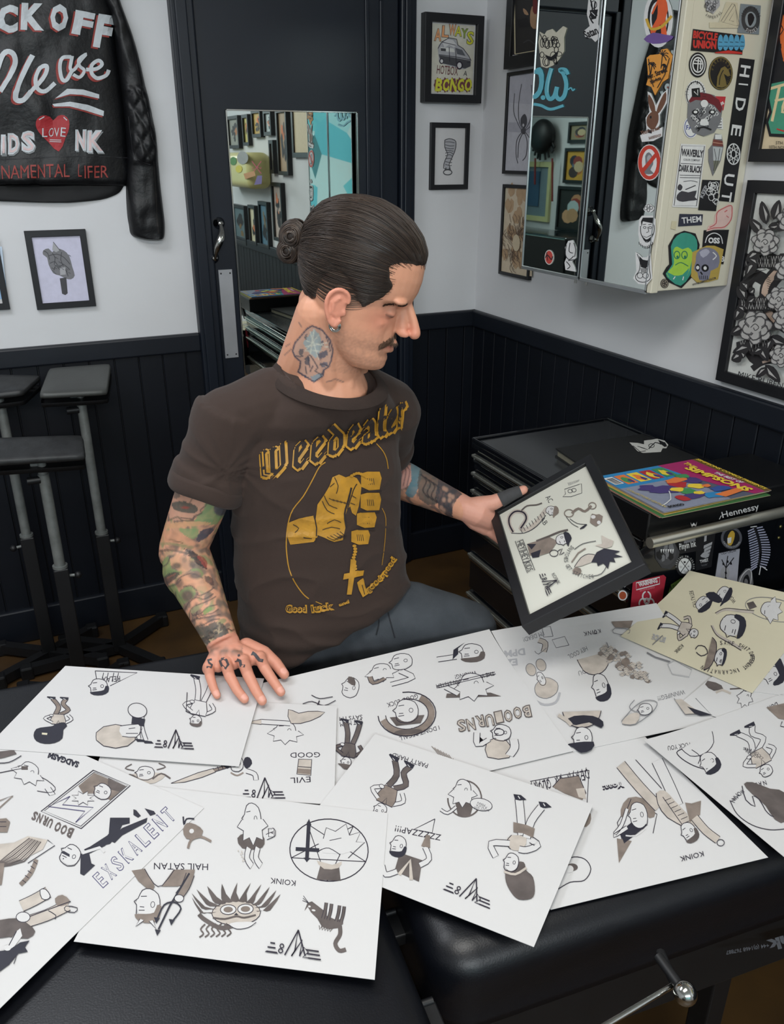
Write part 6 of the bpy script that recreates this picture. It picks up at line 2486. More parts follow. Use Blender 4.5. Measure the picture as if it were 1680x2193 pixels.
p.fill([(-.75, -.35), (-.4, -.85), (.2, -.95), (.55, -.6), (.5, -.3), (0, -.6), (-.5, -.2)], WASH, 2)
d_head(p, -.1, -.35, .42, 'bald', 1.5)
limb(p, [(.4, .0), (.95, .2), (.6, -.1), (.3, -.6)], .13, PAPER)
p.line([(.3, -.6), (.1, -.9)], 1.4, INK)
# umbrella man
p.px()
limb(p, [(1330, 1638), (1370, 1686), (1412, 1730)], 22, WASHL)
limb(p, [(1408, 1630), (1432, 1680), (1452, 1726)], 24, PAPER)
p.line([(1362, 1628), (1418, 1690)], 1.5, INK)
p.fill([(1406, 1700), (1424, 1694), (1446, 1716), (1490, 1766), (1470, 1774), (1430, 1752), (1410, 1724)], WASHL, 2)
p.line([(1406, 1700), (1410, 1724), (1430, 1752), (1470, 1774)], 1.6, INK, 2)
for i in range(7):
 p.line([(1424 + i * 7, 1716 + i * 8), (1438 + i * 7, 1710 + i * 8)], 1.3, INK)
p.line([(1420, 1708), (1462, 1768)], 1.5, INK)
p.fill([(1468, 1720), (1482, 1722), (1502, 1716), (1500, 1746), (1478, 1762)], WASH, 1)
limb(p, [(1488, 1752), (1512, 1780), (1538, 1800)], 17, WASHL)
p.line(ellpts(1544, 1806, 8, 7, 12), 1.5, INK, closed=True)
p.frame(1476, 1782, 24, 26, 150)
d_head(p, 0, -.0, .8, 'short', 1.5, GRY)
p.px()
p.text('KOINK', 1506, 1824, 1456, 1836, 11, INK)
done()
# B: EVIL / GOOD
m, p, done = sheet('sheet with a GOOD and EVIL light switch and a large knife, behind the front sheets', [(262, 1490), (722, 1512), (716, 1723), (188, 1692)], 7)
p.text('GOOD', 686, 1611, 622, 1612, 11, INK)
p.text('EVIL', 665, 1663, 622, 1666, 12, INK)
p.fill([(640, 1626), (668, 1627), (666, 1661), (636, 1658)], WASHL)
p.line([(640, 1626), (668, 1627), (666, 1661), (636, 1658)], 1.8, INK, 0, True)
p.line([(639, 1642), (667, 1644)], 1.6, INK)
p.fill([(638, 1646), (666, 1648), (665, 1659), (637, 1656)], WASH)
p.frame(608, 1568, 38, 26, 182)
d_head(p, -.1, -.15, .72, 'spike', 1.5)
p.px()
limb(p, [(560, 1546), (622, 1550)], 10, PAPER)
p.fill([(524, 1548), (560, 1541), (560, 1552)], WASHL)
p.line([(524, 1548), (560, 1541), (560, 1552)], 1.4, INK, 0, True)
p.fill([(618, 1520), (640, 1528), (660, 1524), (696, 1526), (666, 1544), (624, 1550)], WASHL, 2)
p.line([(618, 1520), (640, 1528), (660, 1524), (696, 1526), (666, 1544), (624, 1550)], 1.4, INK, 2, True)
p.frame(440, 1660, 74, 44, -2)
d_knife(p)
p.frame(508, 1636, 34, 32, 180)
p.fill([(-.95, 0), (-.6, .35), (-.4, 0), (-.5, -.4), (-.8, -.4)], LBLK, 2)
p.fill([(.95, 0), (.6, .35), (.4, 0), (.5, -.4), (.8, -.4)], LBLK, 2)
p.fill(blob(0, -.95, .16, .18, 9, .3, 2), LBLK)
d_head(p, 0, 0, .5, 'bald', 1.5)
p.line([(-.4, .6), (0, .8), (.4, .6)], 3, WASH, 3)
limb(p, [(-.6, .5), (-1.1, .7), (-1.2, 1.1)], .3, PAPER)
p.frame(312, 1656, 48, 28, 178)
p.fill([(-.9, .2), (-.4, .8), (.5, .8), (.9, .3), (.4, 0), (-.4, 0)], WASHL, 2)
d_head(p, 0, 0, .5, 'bald', 1.5)
for s_ in (-1, 1):
 p.line([(s_ * .3, .5), (s_ * .7, .1), (s_ * 1.1, .5)], 3.5, GRY, 3)
 p.line([(s_ * .5, -.2), (s_ * .9, -.4), (s_ * .6, -.7)], 2.4, GRY, 3)
p.frame(562, 1697, 45, 34, 0)
d_logo(p)
p.px()
p.fill([(494, 1565), (505, 1586), (484, 1597)], WASHL)
p.line([(494, 1565), (505, 1586), (484, 1597)], 1.4, INK, 0, True)
done()
# F: PARTY HARD
m, p, done = sheet('sheet with PARTY HARD lettering, its pointed corner over the bed gap at the front', [(804, 1572), (1271, 1723), (1144, 2028), (612, 1818)], 8)
p.text('PARTY HARD', 918, 1636, 842, 1612, 10, INK)
p.text('ZZZZZAP!!!', 946, 1788, 848, 1768, 13, INK)
p.line([(932, 1754), (888, 1776), (926, 1784), (932, 1754)], 1.6, INK)
p.frame(838, 1690, 84, 70, 205)
d_person(p, 'short', WASH, GRY, 1, GRY)
p.frame(996, 1702, 44, 46, 182)
p.line(ellpts(0, .2, .82, .84, 30)[0:26], 3, GRY)
p.fill([(-.3, 1), (.3, 1), (.45, .4), (-.45, .4)], GRY, 1)
d_head(p, .1, -.2, .5, 'spike', 1.5)
limb(p, [(.4, .6), (.8, .9), (1.15, .75)], .14, PAPER)
limb(p, [(-.4, .5), (-.8, .4), (-1.1, .35)], .14, PAPER)
p.px()
p.fill(ellpts(1031, 1724, 24, 13, 18, 12), PAPER)
p.line(ellpts(1031, 1724, 24, 13, 18, 12), 1.4, INK, closed=True)
for i, s_ in enumerate(("DON'T GIVE", 'A FUCK', 'MAN')):
 p.text(s_, 1048 - i * 4, 1726 - i * 5 + 8, 1016 + i * 4, 1720 - i * 5 + 8, 4.5, INK)
p.frame(880, 1838, 56, 58, 192)
p.fill([(-.5, .8), (.5, .6), (.45, -.1), (-.45, .0)], GRY, 1)
p.line([(-.2, .8), (.0, .1), (.3, .7)], 8, WASHL)
d_head(p, .55, -.35, .36, 'short', 1.5)
limb(p, [(-.4, .2), (-.7, -.1), (-.45, -.5)], .2, PAPER)
p.fill([(-.65, -.5), (-.3, -.5), (-.4, -.95), (-.55, -.95)], WASH, 1)
limb(p, [(.4, .6), (.8, .8), (1, .5)], .2, PAPER)
p.frame(1002, 1912, 52, 38, 22)
d_logo(p)
# figure with tall hair
p.px()
limb(p, [(1112, 1712), (1116, 1750), (1118, 1790)], 17, PAPER)
limb(p, [(1160, 1730), (1138, 1760), (1128, 1796)], 17, PAPER)
for x, y in ((1110, 1708), (1164, 1724)):
 p.fill([(x - 10, y - 6), (x + 6, y - 4), (x + 18, y + 6), (x + 4, y + 8), (x - 6, y + 6)], LBLK, 1)
 p.line([(x, y - 2), (x + 4, y + 4)], 2, PAPER)
p.fill([(1100, 1762), (1128, 1768), (1146, 1776), (1142, 1796), (1120, 1786), (1100, 1784)], WASH)
p.fill([(1096, 1790), (1128, 1796), (1120, 1820), (1098, 1822), (1084, 1806)], WASHL, 2)
p.line([(1096, 1790), (1084, 1806), (1094, 1820)], 1.6, INK, 2)
limb(p, [(1138, 1800), (1152, 1812), (1128, 1822), (1112, 1820)], 14, PAPER)
limb(p, [(1092, 1808), (1052, 1808), (1062, 1836)], 13, PAPER)
p.fill([(1084, 1866), (1100, 1850), (1122, 1848), (1128, 1866), (1142, 1880), (1146, 1910), (1138, 1926), (1112, 1928), (1096, 1914), (1084, 1890)], GRY, 3)
p.line([(1080, 1868), (1104, 1874), (1128, 1860)], 5, WASHL, 3)
p.frame(1096, 1848, 24, 24, 190)
d_head(p, 0, 0, .8, 'bald', 1.6)
done()
# E: HAIL SATAN
m, p, done = sheet('front sheet with HAIL SATAN lettering, a striding cat and a star circle', [(330, 1684), (831, 1741), (803, 2098), (158, 2016)], 9)
p.text('HAIL SATAN', 446, 1850, 330, 1848, 14, INK)
p.text('KOINK', 634, 1886, 580, 1880, 12, INK)
p.frame(705, 1821, 84, 68, 3)
p.frame(705, 1821, 84, 68, 183, True)
d_pentacle(p)
p.frame(705, 1968, 58, 52, 12)
d_cat(p)
p.frame(506, 1950, 84, 62, 178)
d_flame(p)
p.frame(542, 1788, 48, 72, 178)
p.fill([(-.5, .3), (-.2, .45), (.5, .4), (.7, .1), (.3, -.05), (-.4, 0)], GRY, 2)
d_head(p, .0, -.45, .48, 'spike', 1.6)
limb(p, [(-.2, .4), (-.1, .7), (-.3, .95)], .22, PAPER)
limb(p, [(.2, .4), (.3, .7), (.1, .95)], .22, PAPER)
limb(p, [(-.6, .1), (-.95, .0), (-.85, -.1)], .16, PAPER)
p.line([(-.95, -.15), (-.7, -.15), (-.7, .1), (-.95, .1)], 1.6, INK, 0, True)
# figure with trident
p.px()
p.fill([(282, 1866), (310, 1862), (332, 1900), (324, 1912), (296, 1888)], WASH, 1)
p.fill([(346, 1900), (372, 1864), (418, 1864), (412, 1890), (380, 1900)], WASH, 1)
p.line([(310, 1862), (330, 1894), (348, 1898), (374, 1864)], 1.6, INK, 2)
p.frame(318, 1938, 44, 46, 186)
d_head(p, 0, 0, .72, 'short', 1.7, WASH)
for s_ in (-1, 1):
 p.fill([(s_ * .3, -.9) if False else (s_ * .32, .72), (s_ * .5, 1.1), (s_ * .12, .78)], PAPER)
 p.line([(s_ * .32, .72), (s_ * .5, 1.1), (s_ * .12, .78)], 1.5, INK)
p.px()
limb(p, [(408, 1874), (398, 1900), (384, 1920)], 18, WASH)
p.line([(406, 1872), (364, 1942), (340, 1992)], 4, LBLK)
p.line([(338, 1968), (352, 1940), (374, 1934), (388, 1948), (372, 1972)], 3.4, LBLK, 3)
for x, y in ((336, 1972), (338, 1998), (368, 1976)):
 p.fill([(x - 6, y - 6), (x + 7, y - 4), (x - 1, y + 8)], LBLK)
p.ell(384, 1926, 10, 8, PAPER)
p.line(ellpts(384, 1926, 10, 8, 12), 1.5, INK, closed=True)
p.frame(414, 1780, 36, 40, 150)
p.line([(-.6, 1), (-.2, .5), (.4, .4), (.8, .7)], 5, WASH, 3)
p.fill([(-.5, .3), (0, .5), (.6, .2), (.5, -.3), (.1, -.5), (-.3, -.2)], WASH, 2)
p.line([(-.4, -.5), (0, -.7), (.3, -.5), (.1, -.9)], 3.4, LBLK, 3)
p.ell(.1, .0, .14, .12, PAPER)
p.frame(627, 2032, 58, 44, 8)
d_logo(p, 3)
p.px()
r = random.Random(2)
for i in range(8):
 p.ell(510 + r.random() * 14, 1822 + r.random() * 24, 1.4, 1.6, WASHL, None, 0, 360, 6)
done()
# D: EXSKALENT
m, p, done = sheet('left front sheet with EXSKALENT lettering and a BOO URNS lightning picture', [(40, 1555), (437, 1730), (-67, 2225), (-500, 1917)], 10)
p.text('SADGASM', 171, 1632, 106, 1610, 14, LBLK, .06)
for i, ch in enumerate('EXSKALENT'):
 x, y = 221 + i * 18.2, 1903 - i * 17.4
 w_ = 15
 p.otext(ch, x, y, x + w_ * .8, y - w_ * .74, 35, flat((74, 70, 110)), PAPER, 1.7, .03)
p.line([(200, 1650), (279, 1683), (174, 1775), (88, 1738)], 2.2, INK, 0, True)
p.line([(202, 1654), (273, 1683), (173, 1770), (95, 1737)], 1.3, INK, 0, True)
p.fill([(202, 1656), (270, 1684), (236, 1714), (206, 1700), (178, 1700), (168, 1684)], WASH)
p.fill([(232, 1667), (270, 1684), (256, 1696), (230, 1690)], GRY)
p.frame(214, 1692, 36, 26, 205)
d_head(p, -.2, 0, .62, 'bald', 1.6)
p.px()
p.fill([(178 + 26 * math.cos(k * .393) * (1 if k % 2 else .55), 1710 + 16 * math.sin(k * .393) * (1 if k % 2 else .55)) for k in range(16)], PAPER)
p.line([(178 + 26 * math.cos(k * .393) * (1 if k % 2 else .55), 1710 + 16 * math.sin(k * .393) * (1 if k % 2 else .55)) for k in range(16)], 1.5, INK, 0, True)
p.line([(150, 1706), (134, 1724), (200, 1730), (162, 1762), (182, 1738), (104, 1728), (150, 1706)], 1.8, flat((74, 70, 110)))
for i, ch in enumerate('BOO'):
 p.text(ch, 160 - i * 13, 1776 - i * 6, 149 - i * 13, 1771 - i * 6, 22, GRY, .04)
for i, ch in enumerate('URNS'):
 p.text(ch, 116 - i * 11, 1756 - i * 5, 107 - i * 11, 1752 - i * 5, 20, GRY, .04)
# suited figure running
p.fill([(236, 1752), (278, 1752), (278, 1764), (262, 1768), (252, 1790), (236, 1808), (206, 1816), (182, 1822), (196, 1812), (230, 1790), (240, 1778)], LBLK)
p.fill([(236, 1752), (244, 1790), (262, 1774), (316, 1752), (314, 1762), (262, 1790), (246, 1806), (232, 1800)], LBLK)
p.fill([(173, 1830), (190, 1822), (196, 1850), (204, 1854), (180, 1876), (172, 1872)], LBLK)
p.fill([(180, 1820), (232, 1796), (226, 1812), (190, 1830)], LBLK)
p.line([(176, 1828), (214, 1816), (224, 1826)], 6, PAPER)
p.fill([(286, 1734), (292, 1736), (302, 1748), (296, 1752), (286, 1746)], LBLK)
p.fill([(310, 1732), (330, 1738), (334, 1744), (322, 1748), (316, 1740)], LBLK)
p.frame(152, 1832, 30, 26, 210)
d_head(p, 0, 0, .85, 'bald', 1.7)
p.fill([(.0, .2), (.7, .25), (.6, .0), (.1, .0)], LBLK, 1)
p.px()
p.ell(136, 1840, 1.4, 1.4, INK)
p.frame(80, 1666, 48, 34, 200)
limb(p, [(-.6, .4), (-.9, .7)], .3, PAPER)
p.line([(-.2, .8), (-.8, .6), (-.9, .2), (-.2, -.1), (.3, .2)], 1.4, INK, 3)
d_head(p, .45, -.2, .55, 'spike', 1.4)
p.px()
p.line([(-5, 1657), (20, 1652), (52, 1646)], 1.6, INK)
p.fill([(46, 1642), (60, 1642), (60, 1650), (46, 1650)], GRY)
# robed figure at left
p.fill([(60, 1792), (102, 1800), (92, 1820), (50, 1842), (10, 1852), (-10, 1860), (-10, 1810), (30, 1806)], WASHL, 1)
for i in range(9):
 p.line([(64 + i * 3, 1796 + i), (20 + i * 4, 1830 + i * 2), (-4, 1850 + i)], 1.4 if i % 2 else 2.6, GRY, 2)
p.line([(102, 1800), (118, 1812), (60, 1850)], 1.6, INK)
p.line([(78, 1842), (66, 1872), (44, 1896)], 9, WASH, 3)
for i in range(5):
 p.line([(72 - i * 6, 1846 + i * 10), (80 - i * 6, 1852 + i * 10)], 1.6, INK)
p.fill([(10, 1850), (-10, 1850), (-10, 1900), (4, 1896)], WASH, 1)
# guitar player lower left
limb(p, [(104, 1912), (72, 1930), (46, 1942)], 24, WASHL)
limb(p, [(146, 1940), (100, 1962), (56, 1976)], 24, WASHL)
p.fill([(86, 1908), (98, 1906), (108, 1920), (102, 1928), (90, 1926)], PAPER, 2)
p.line([(86, 1908), (98, 1906), (108, 1920), (102, 1928), (90, 1926)], 1.8, INK, 2, True)
p.fill([(118, 1926), (134, 1918), (150, 1930), (142, 1940), (124, 1942)], WASH, 2)
p.line([(142, 1942), (166, 1946), (160, 1956), (140, 1952)], 1.8, INK, 2, True)
p.line([(152, 1932), (60, 1966)], 2, INK)
p.line([(104, 1952), (120, 1962), (118, 1970)], 2, INK, 2)
p.fill([(0, 1972), (40, 1968), (60, 1980), (76, 1996), (60, 2012), (20, 2008), (-10, 2010), (-10, 1978)], GRY, 2)
p.fill([(36, 1996), (44, 1990), (48, 2006), (20, 2044), (8, 2050), (20, 2020)], PAPER, 1)
p.line([(36, 1996), (8, 2048)], 2, INK)
p.ell(50, 1966, 15, 11, PAPER)
p.line(ellpts(50, 1966, 15, 11, 14), 1.6, INK, closed=True)
p.fill([(-10, 2040), (20, 2036), (44, 2020), (64, 2016), (54, 2030), (60, 2040), (40, 2044), (20, 2068), (-10, 2090)], LBLK, 0)
p.ell(16, 2032, 8, 6, PAPER)
p.line([(24, 2060), (36, 2048), (30, 2066)], 1.6, INK, 2)
# shapes cut by the left edge
p.fill([(-10, 1756), (14, 1754), (22, 1762), (16, 1784), (-10, 1784)], WASH, 0)
p.line([(-10, 1762), (14, 1762)], 1.6, INK)
p.line([(-10, 1772), (14, 1772)], 1.6, INK)
p.line([(-10, 1720), (28, 1706), (-10, 1740)], 3, WASH)
p.line([(-10, 1636), (20, 1634), (46, 1620)], 1.8, INK, 3)
p.fill([(-10, 1612), (30, 1608), (36, 1616), (10, 1624), (-10, 1628)], GRY, 1)
done()
# A: RELAX
m, p, done = sheet('back left sheet with SCARED YOU MIGHT LIKE IT lettering under the right hand', [(140, 1426), (566, 1453), (512, 1641), (-30, 1602)], 11)
p.poly = p.poly
p.line([(204, 1437), (294, 1441), (236, 1469)], 1.6, INK)
p.line([(204, 1437), (210, 1472)], 1.6, INK)
p.text('RELAX', 257, 1448, 218, 1450, 12, INK, 0)
for x in (222, 232, 244, 254):
 p.line([(x, 1441), (x - 4, 1460)], 1.4, INK)
p.frame(212, 1472, 26, 18, 178)
d_head(p, 0, -.1, .9, 'short', 1.6)
p.text('LIKE IT?', 188, 1505, 133, 1507, 8, INK)
p.arc_text('SCARED YOU MIGHT', 100, 1556, 62, 42, 158, 8, INK, 34)
p.text('KOINK', 376, 1450, 336, 1450, 8, INK)
p.frame(126, 1532, 66, 40, 183)
d_person(p, 'bald', WASHL, WASH, 1)
p.px()
p.fill([(72, 1576), (78, 1562), (96, 1558), (112, 1556), (124, 1550), (138, 1548), (144, 1556), (136, 1564), (134, 1582), (118, 1592), (96, 1594), (78, 1588)], LBLK, 2)
p.fill([(90, 1570), (102, 1571), (101, 1575), (90, 1574)], CREAMPAPER)
p.frame(300, 1530, 34, 60, 192)
for l in ([(.1, .1), (.0, .5), (-.3, .9)], [(-.2, .1), (-.35, .5), (-.75, .9)]):
 limb(p, l, .2, PAPER)
for x, y in ((-.3, .93), (-.78, .93)):
 p.fill([(x + .3, y - .03), (x + .1, y + .06), (x - .45, y + .0), (x - .3, y - .06)], LBLK)
p.fill([(-.4, .15), (.45, .1), (.4, .42), (.0, .4), (-.4, .42)], LBLK, 1)
p.fill(ellpts(.2, -.1, .6, .26), PAPER)
p.line(ellpts(.2, -.1, .6, .26), 1.6, INK, closed=True)
p.px()
p.fill([(206 + 42 + 42 * math.cos(t * .314) * (1 + .04 * (t % 2)), 1578 + 24 * math.sin(t * .314) * (1 + .06 * (t % 2))) for t in range(20)], WASHL, 1)
p.line([(206 + 42 + 42 * math.cos(t * .314) * (1 + .04 * (t % 2)), 1578 + 24 * math.sin(t * .314) * (1 + .06 * (t % 2))) for t in range(20)], 1.5, INK, 1, True)
p.fill([(258, 1556), (296, 1552), (300, 1566), (292, 1580), (262, 1578)], PAPER, 2)
p.line([(258, 1556), (296, 1552), (304, 1562), (292, 1580), (262, 1578)], 1.6, INK, 2)
p.line([(270, 1572), (296, 1572)], 1.5, INK, 2)
p.line([(276, 1562), (290, 1560)], 1.5, INK)
p.frame(430, 1505, 74, 56, 192)
d_person(p, 'short', PAPER, PAPER, 0, GRY)
p.px()
p.line([(401, 1484), (399, 1526)], 1.5, INK)
p.line([(398, 1524), (414, 1532)], 1.8, INK)
p.frame(371, 1592, 41, 31, 2)
d_logo(p)
done()
# ================================================================== THE PERSON
import numpy as np

def ring_pts(c, ax, ay, rx, ry, n=28, p=2.0, ang0=0):
 out = []
 for i in range(n):
  a = ang0 + 2 * math.pi * i / n
  ca, sa = math.cos(a), math.sin(a)
  k = (abs(ca) ** p + abs(sa) ** p) ** (-1 / p)
  out.append(c + ax * (rx * ca * k) + ay * (ry * sa * k))
 return out

def capsule(m, pts, rad, mt, n=16, flat_=1.0, up=None):
 """tube with rounded ends"""
 pts = [Vector(q) for q in pts]
 m.tube(pts, rad, mt, n, True, flat_, up)
 if flat_ == 1.0:
  m.ball(pts[0], rad[0] * .995, mt, 14, 10)
  m.ball(pts[-1], rad[-1] * .995, mt, 14, 10)
 return m

def fuse(m, name, voxel, smooth=4, factor=.5, parent=None, post=None):
 """weld overlapping volumes into one continuous skin"""
 o = m.build('fuse_tmp', origin=(0, 0, 0))
 md = o.modifiers.new('r', 'REMESH')
 md.mode = 'VOXEL'
 md.voxel_size = voxel
 sm = o.modifiers.new('s', 'SMOOTH')
 sm.iterations = smooth
 sm.factor = factor
 bpy.context.view_layer.update()
 dg = bpy.context.evaluated_depsgraph_get()
 me = bpy.data.meshes.new_from_object(o.evaluated_get(dg))
 bpy.data.objects.remove(o)
 me.name = name
 n = len(me.vertices)
 co = np.empty(n * 3, dtype=np.float64)
 me.vertices.foreach_get('co', co)
 co = co.reshape(-1, 3)
 if post:
  me.update()
  no = np.empty(n * 3, dtype=np.float64)
  me.vertices.foreach_get('normal', no)
  co = post(co, no.reshape(-1, 3))
  me.vertices.foreach_set('co', co.reshape(-1))
 me.polygons.foreach_set('use_smooth', [True] * len(me.polygons))
 me.materials.clear()
 return me, co

def place(me, name, mt, parent, origin):
 me.materials.append(mt)
 me.transform(Matrix.Translation(-Vector(origin)))
 o = bpy.data.objects.new(name, me)
 COL.objects.link(o)
 if parent is None:
  o.location = origin
 else:
  o.parent = parent
 return o

HR, HF = Vector((_cY, -_sY, 0)), Vector((_sY, _cY, 0))
a25 = math.radians(25)
bl = HR * math.cos(a25) + HF * math.sin(a25)       # his left
bf = -HF * math.cos(a25) + HR * math.sin(a25)      # his front
UP = Vector((0, 0, 1))

# head frame
HC = P(770, 612, 1.40)
HS = 1.08
psi, pit = math.radians(12), math.radians(19)
hh_ = HR * math.cos(psi) - HF * math.sin(psi)
f_ = hh_ * math.cos(pit) - UP * math.sin(pit)
u_ = hh_ * math.sin(pit) + UP * math.cos(pit)
l_ = u_.cross(f_).normalized()

def hl(x, y, z):
 return HC + (f_ * x + l_ * y + u_ * z) * HS

RS, RE, RW = P(492, 905, 1.48), P(390, 1182, 1.575), at_z(478, 1378, .770)
LS, LE, LW = P(835, 880, 1.64), P(812, 1006, 1.83), P(1000, 1091, 1.70)
NB = P(704, 815, 1.50)
SK = mat('unused skin', (200, 150, 120), .5)

body = MB()
# skull and face, level by level: z, back x, front x, half width
LV = [(-.121, .018, .056, .018), (-.117, .004, .070, .030), (-.108, -.012, .0775, .040), (-.094, -.030, .080, .049), (-.080, -.042, .076, .055), (-.066, -.052, .080, .060),
      (-.050, -.062, .079, .064), (-.036, -.072, .077, .067), (-.022, -.082, .075, .068), (-.008, -.090, .079, .069), (.006, -.096, .0885, .071), (.022, -.100, .0925, .073),
      (.040, -.103, .0930, .0755), (.060, -.103, .0900, .076), (.080, -.097, .082, .073), (.098, -.085, .067, .065), (.112, -.065, .047, .052), (.121, -.040, .024, .034), (.125, -.012, -.002, .012)]
rings = []
for z, xb, xf, wd in LV:
 pts = []
 cxm = (xb + xf) / 2
 for i in range(40):
  a = 2 * math.pi * i / 40
  ca, sa = math.cos(a), math.sin(a)
  x = cxm + (xf - xb) / 2 * (abs(ca) ** .92) * (1 if ca > 0 else -1)
  y = wd * sa * (1 - .10 * max(0, ca) - (.14 * max(0, ca) if z < -.03 else 0))
  pts.append(hl(x, y, z))
 rings.append(pts)
body.rings(rings, SK)
head_only = MB()
head_only.rings(rings, SK)
# nose
body.tube([hl(.070, 0, .004), hl(.080, 0, -.018), hl(.086, 0, -.034), hl(.084, 0, -.046)], [.007, .0105, .0135, .011], SK, 14)
body.tube([hl(.076, 0, .010), hl(.088, 0, -.004), hl(.100, 0, -.020), hl(.109, 0, -.035)], [.008, .0068, .0074, .0086], SK, 14)
body.ball(hl(.1085, 0, -.0385), .0098 * HS, SK)
for s in (-1, 1):
 body.ball(hl(.0915, s * .0095, -.0430), (.0115 * HS, .0052 * HS, .0066 * HS), SK, 14, 10, (f_, l_, u_))
 body.ball(hl(.036, s * .0330, -.034), (.026 * HS, .0150 * HS, .020 * HS), SK, 14, 10, (f_, l_, u_))
 body.ball(hl(.0735, s * .029, .0075), (.0125 * HS, .019 * HS, .0065 * HS), SK, 14, 10, (f_, l_, u_))   # brow ridge
 body.ball(hl(.0620, s * .0285, -.0130), .0125 * HS, SK)                                                # lidded eye
 # ear: shell, rim, lobe
 e0 = Vector((-.004, s * .0735, -.022))

 def ep(x, z, d=0):
  q = e0 + Vector((x * .86, s * (.007 - x * .42 + d), z * .80 - .002))
  return hl(q.x, q.y, q.z)
 body.ball(ep(-.005, .002), (.0155 * HS, .0042 * HS, .0265 * HS), SK, 16, 10, ((f_ - l_ * s * .42).normalized(), l_, u_))
 rim = [(.012, .012), (.012, .024), (.004, .033), (-.008, .034), (-.018, .025), (-.0215, .010), (-.019, -.006), (-.013, -.020), (-.007, -.030), (.001, -.035), (.006, -.030), (.008, -.020)]
 q = smooth2(rim, 3)
 body.tube([ep(x, z, .004) for x, z in q], [.0036 * HS] * len(q), SK, 8)
 body.ball(ep(-.001, -.029, .002), (.008, .0045, .0085), SK)
 body.tube([ep(-.002, .020, .004), ep(-.010, .008, .004), ep(-.007, -.010, .004), ep(.001, -.016, .004)], [.003] * 4, SK, 8)
 body.ball(ep(.010, -.006, .002), (.0045, .004, .007), SK)
# lips and chin
body.tube([hl(.066, -.022, -.069), hl(.078, -.012, -.066), hl(.0825, 0, -.0645), hl(.078, .012, -.066), hl(.066, .022, -.069)], [.004, .0056, .006, .0056, .004], SK, 10)
body.tube([hl(.066, -.019, -.074), hl(.077, -.010, -.077), hl(.0805, 0, -.0775), hl(.077, .010, -.077), hl(.066, .019, -.074)], [.004, .0058, .0062, .0058, .004], SK, 10)
body.ball(hl(.066, 0, -.104), (.0145, .019, .0140), SK, 16, 10, (f_, l_, u_))
# neck and shoulders
nk0, nk1 = hl(-.030, 0, -.045), NB + bf * .0 + UP * -.01
axn = (nk1 - nk0).normalized()
body.tube([hl(-.026, 0, -.01), nk0, nk0.lerp(nk1, .5), nk1 + UP * .032, nk1 + UP * .004, nk1 - UP * .016 - bf * .010, nk1 - UP * .045 - bf * .035, nk1 - UP * .11 - bf * .04], [.050, .057, .0585, .0625, .073, .073, .056, .05], SK, 24)
capsule(body, [hl(-.055, 0, -.05), NB - bf * .035 + UP * .005], [.036, .05], SK)          # nape muscle
for s in (-1, 1):
 capsule(body, [hl(-.026, s * .044, -.05), NB + bl * s * .018 + bf * .048 + UP * .0], [.018, .015], SK, 12)   # neck cords
for s in (-1, 1):
 capsule(body, [hl(-.045, s * .022, -.06), NB + bl * s * .060 - bf * .034 + UP * .004], [.040, .034], SK)
for S_, s in ((RS, -1), (LS, 1)):
 capsule(body, [NB - UP * .035, S_ - UP * .005], [.050, .045], SK)
body.rings([ring_pts(Vector((.497, 1.426, z)) , bl, bf, a, b, 28, 2.4) for z, a, b in ((.80, .12, .09), (.95, .13, .09), (1.05, .14, .09), (1.13, .14, .075), (1.17, .11, .06))], SK)

def arm(S_, E_, W_, ra, bulge=0.0, bend=None):
 mid1 = S_.lerp(E_, .5)
 mid2 = E_.lerp(W_, .32)
 mid3 = E_.lerp(W_, .70)
 capsule(body, [S_, mid1, E_.lerp(S_, .12), E_], [ra * 1.12, ra, ra * .9, ra * .86], SK, 20)
 body.tube([E_.lerp(S_, .04), mid2, mid3, W_], [ra * .86, ra * .90, ra * .70, ra * .56], SK, 20)

arm(RS, RE, RW, .052)
body.ball(RE.lerp(RW, .2) - CR * .006, (.046, .046, .06), SK)
arm(LS, LE, LW, .047)
# ---- right hand flat on the drawings
ZT = BZ + .0045 + 12 * .0013
kn_ = {'pinky': [(447, 1428, ZT + .026), (450, 1450, ZT + .027), (458, 1474, ZT + .015), (465, 1489, ZT + .008)],
       'ring': [(484, 1421, ZT + .033), (492, 1448, ZT + .036), (509, 1479, ZT + .020), (524, 1497, ZT + .009)],
       'middle': [(521, 1416, ZT + .036), (532, 1446, ZT + .038), (549, 1480, ZT + .021), (562, 1501, ZT + .009)],
       'index': [(557, 1409, ZT + .034), (568, 1432, ZT + .036), (588, 1462, ZT + .019), (602, 1482, ZT + .009)]}
rr_ = {'pinky': (.0098, .0088, .0078, .0072), 'ring': (.0112, .0100, .0088, .0082), 'middle': (.0116, .0104, .0092, .0085), 'index': (.0114, .0102, .0090, .0084)}
tips = {}
for k, v in kn_.items():
 pp = [at_z(*q) for q in v]
 tips[k] = pp
 capsule(body, pp, list(rr_[k]), SK, 14)
 # back of the hand: metacarpals
 capsule(body, [RW.lerp(pp[0], .12) - UP * .004, pp[0] - UP * .004], [.017, .0125], SK, 14)
 body.ball(pp[0] + UP * .0005, rr_[k][0] * 1.12, SK)
mid_ = [tips[k][0] for k in ('pinky', 'ring', 'middle', 'index')]
for i in range(3):
 a, b = mid_[i].lerp(mid_[i + 1], .5) - UP * .010, RW - UP * .006
 capsule(body, [b, a.lerp(b, .12)], [.018, .0105], SK, 12)
th_ = [at_z(528, 1386, ZT + .034), at_z(566, 1400, ZT + .030), at_z(592, 1422, ZT + .018), at_z(609, 1444, ZT + .011)]
tips['thumb'] = th_
capsule(body, th_, [.018, .0145, .0115, .0095], SK, 14)
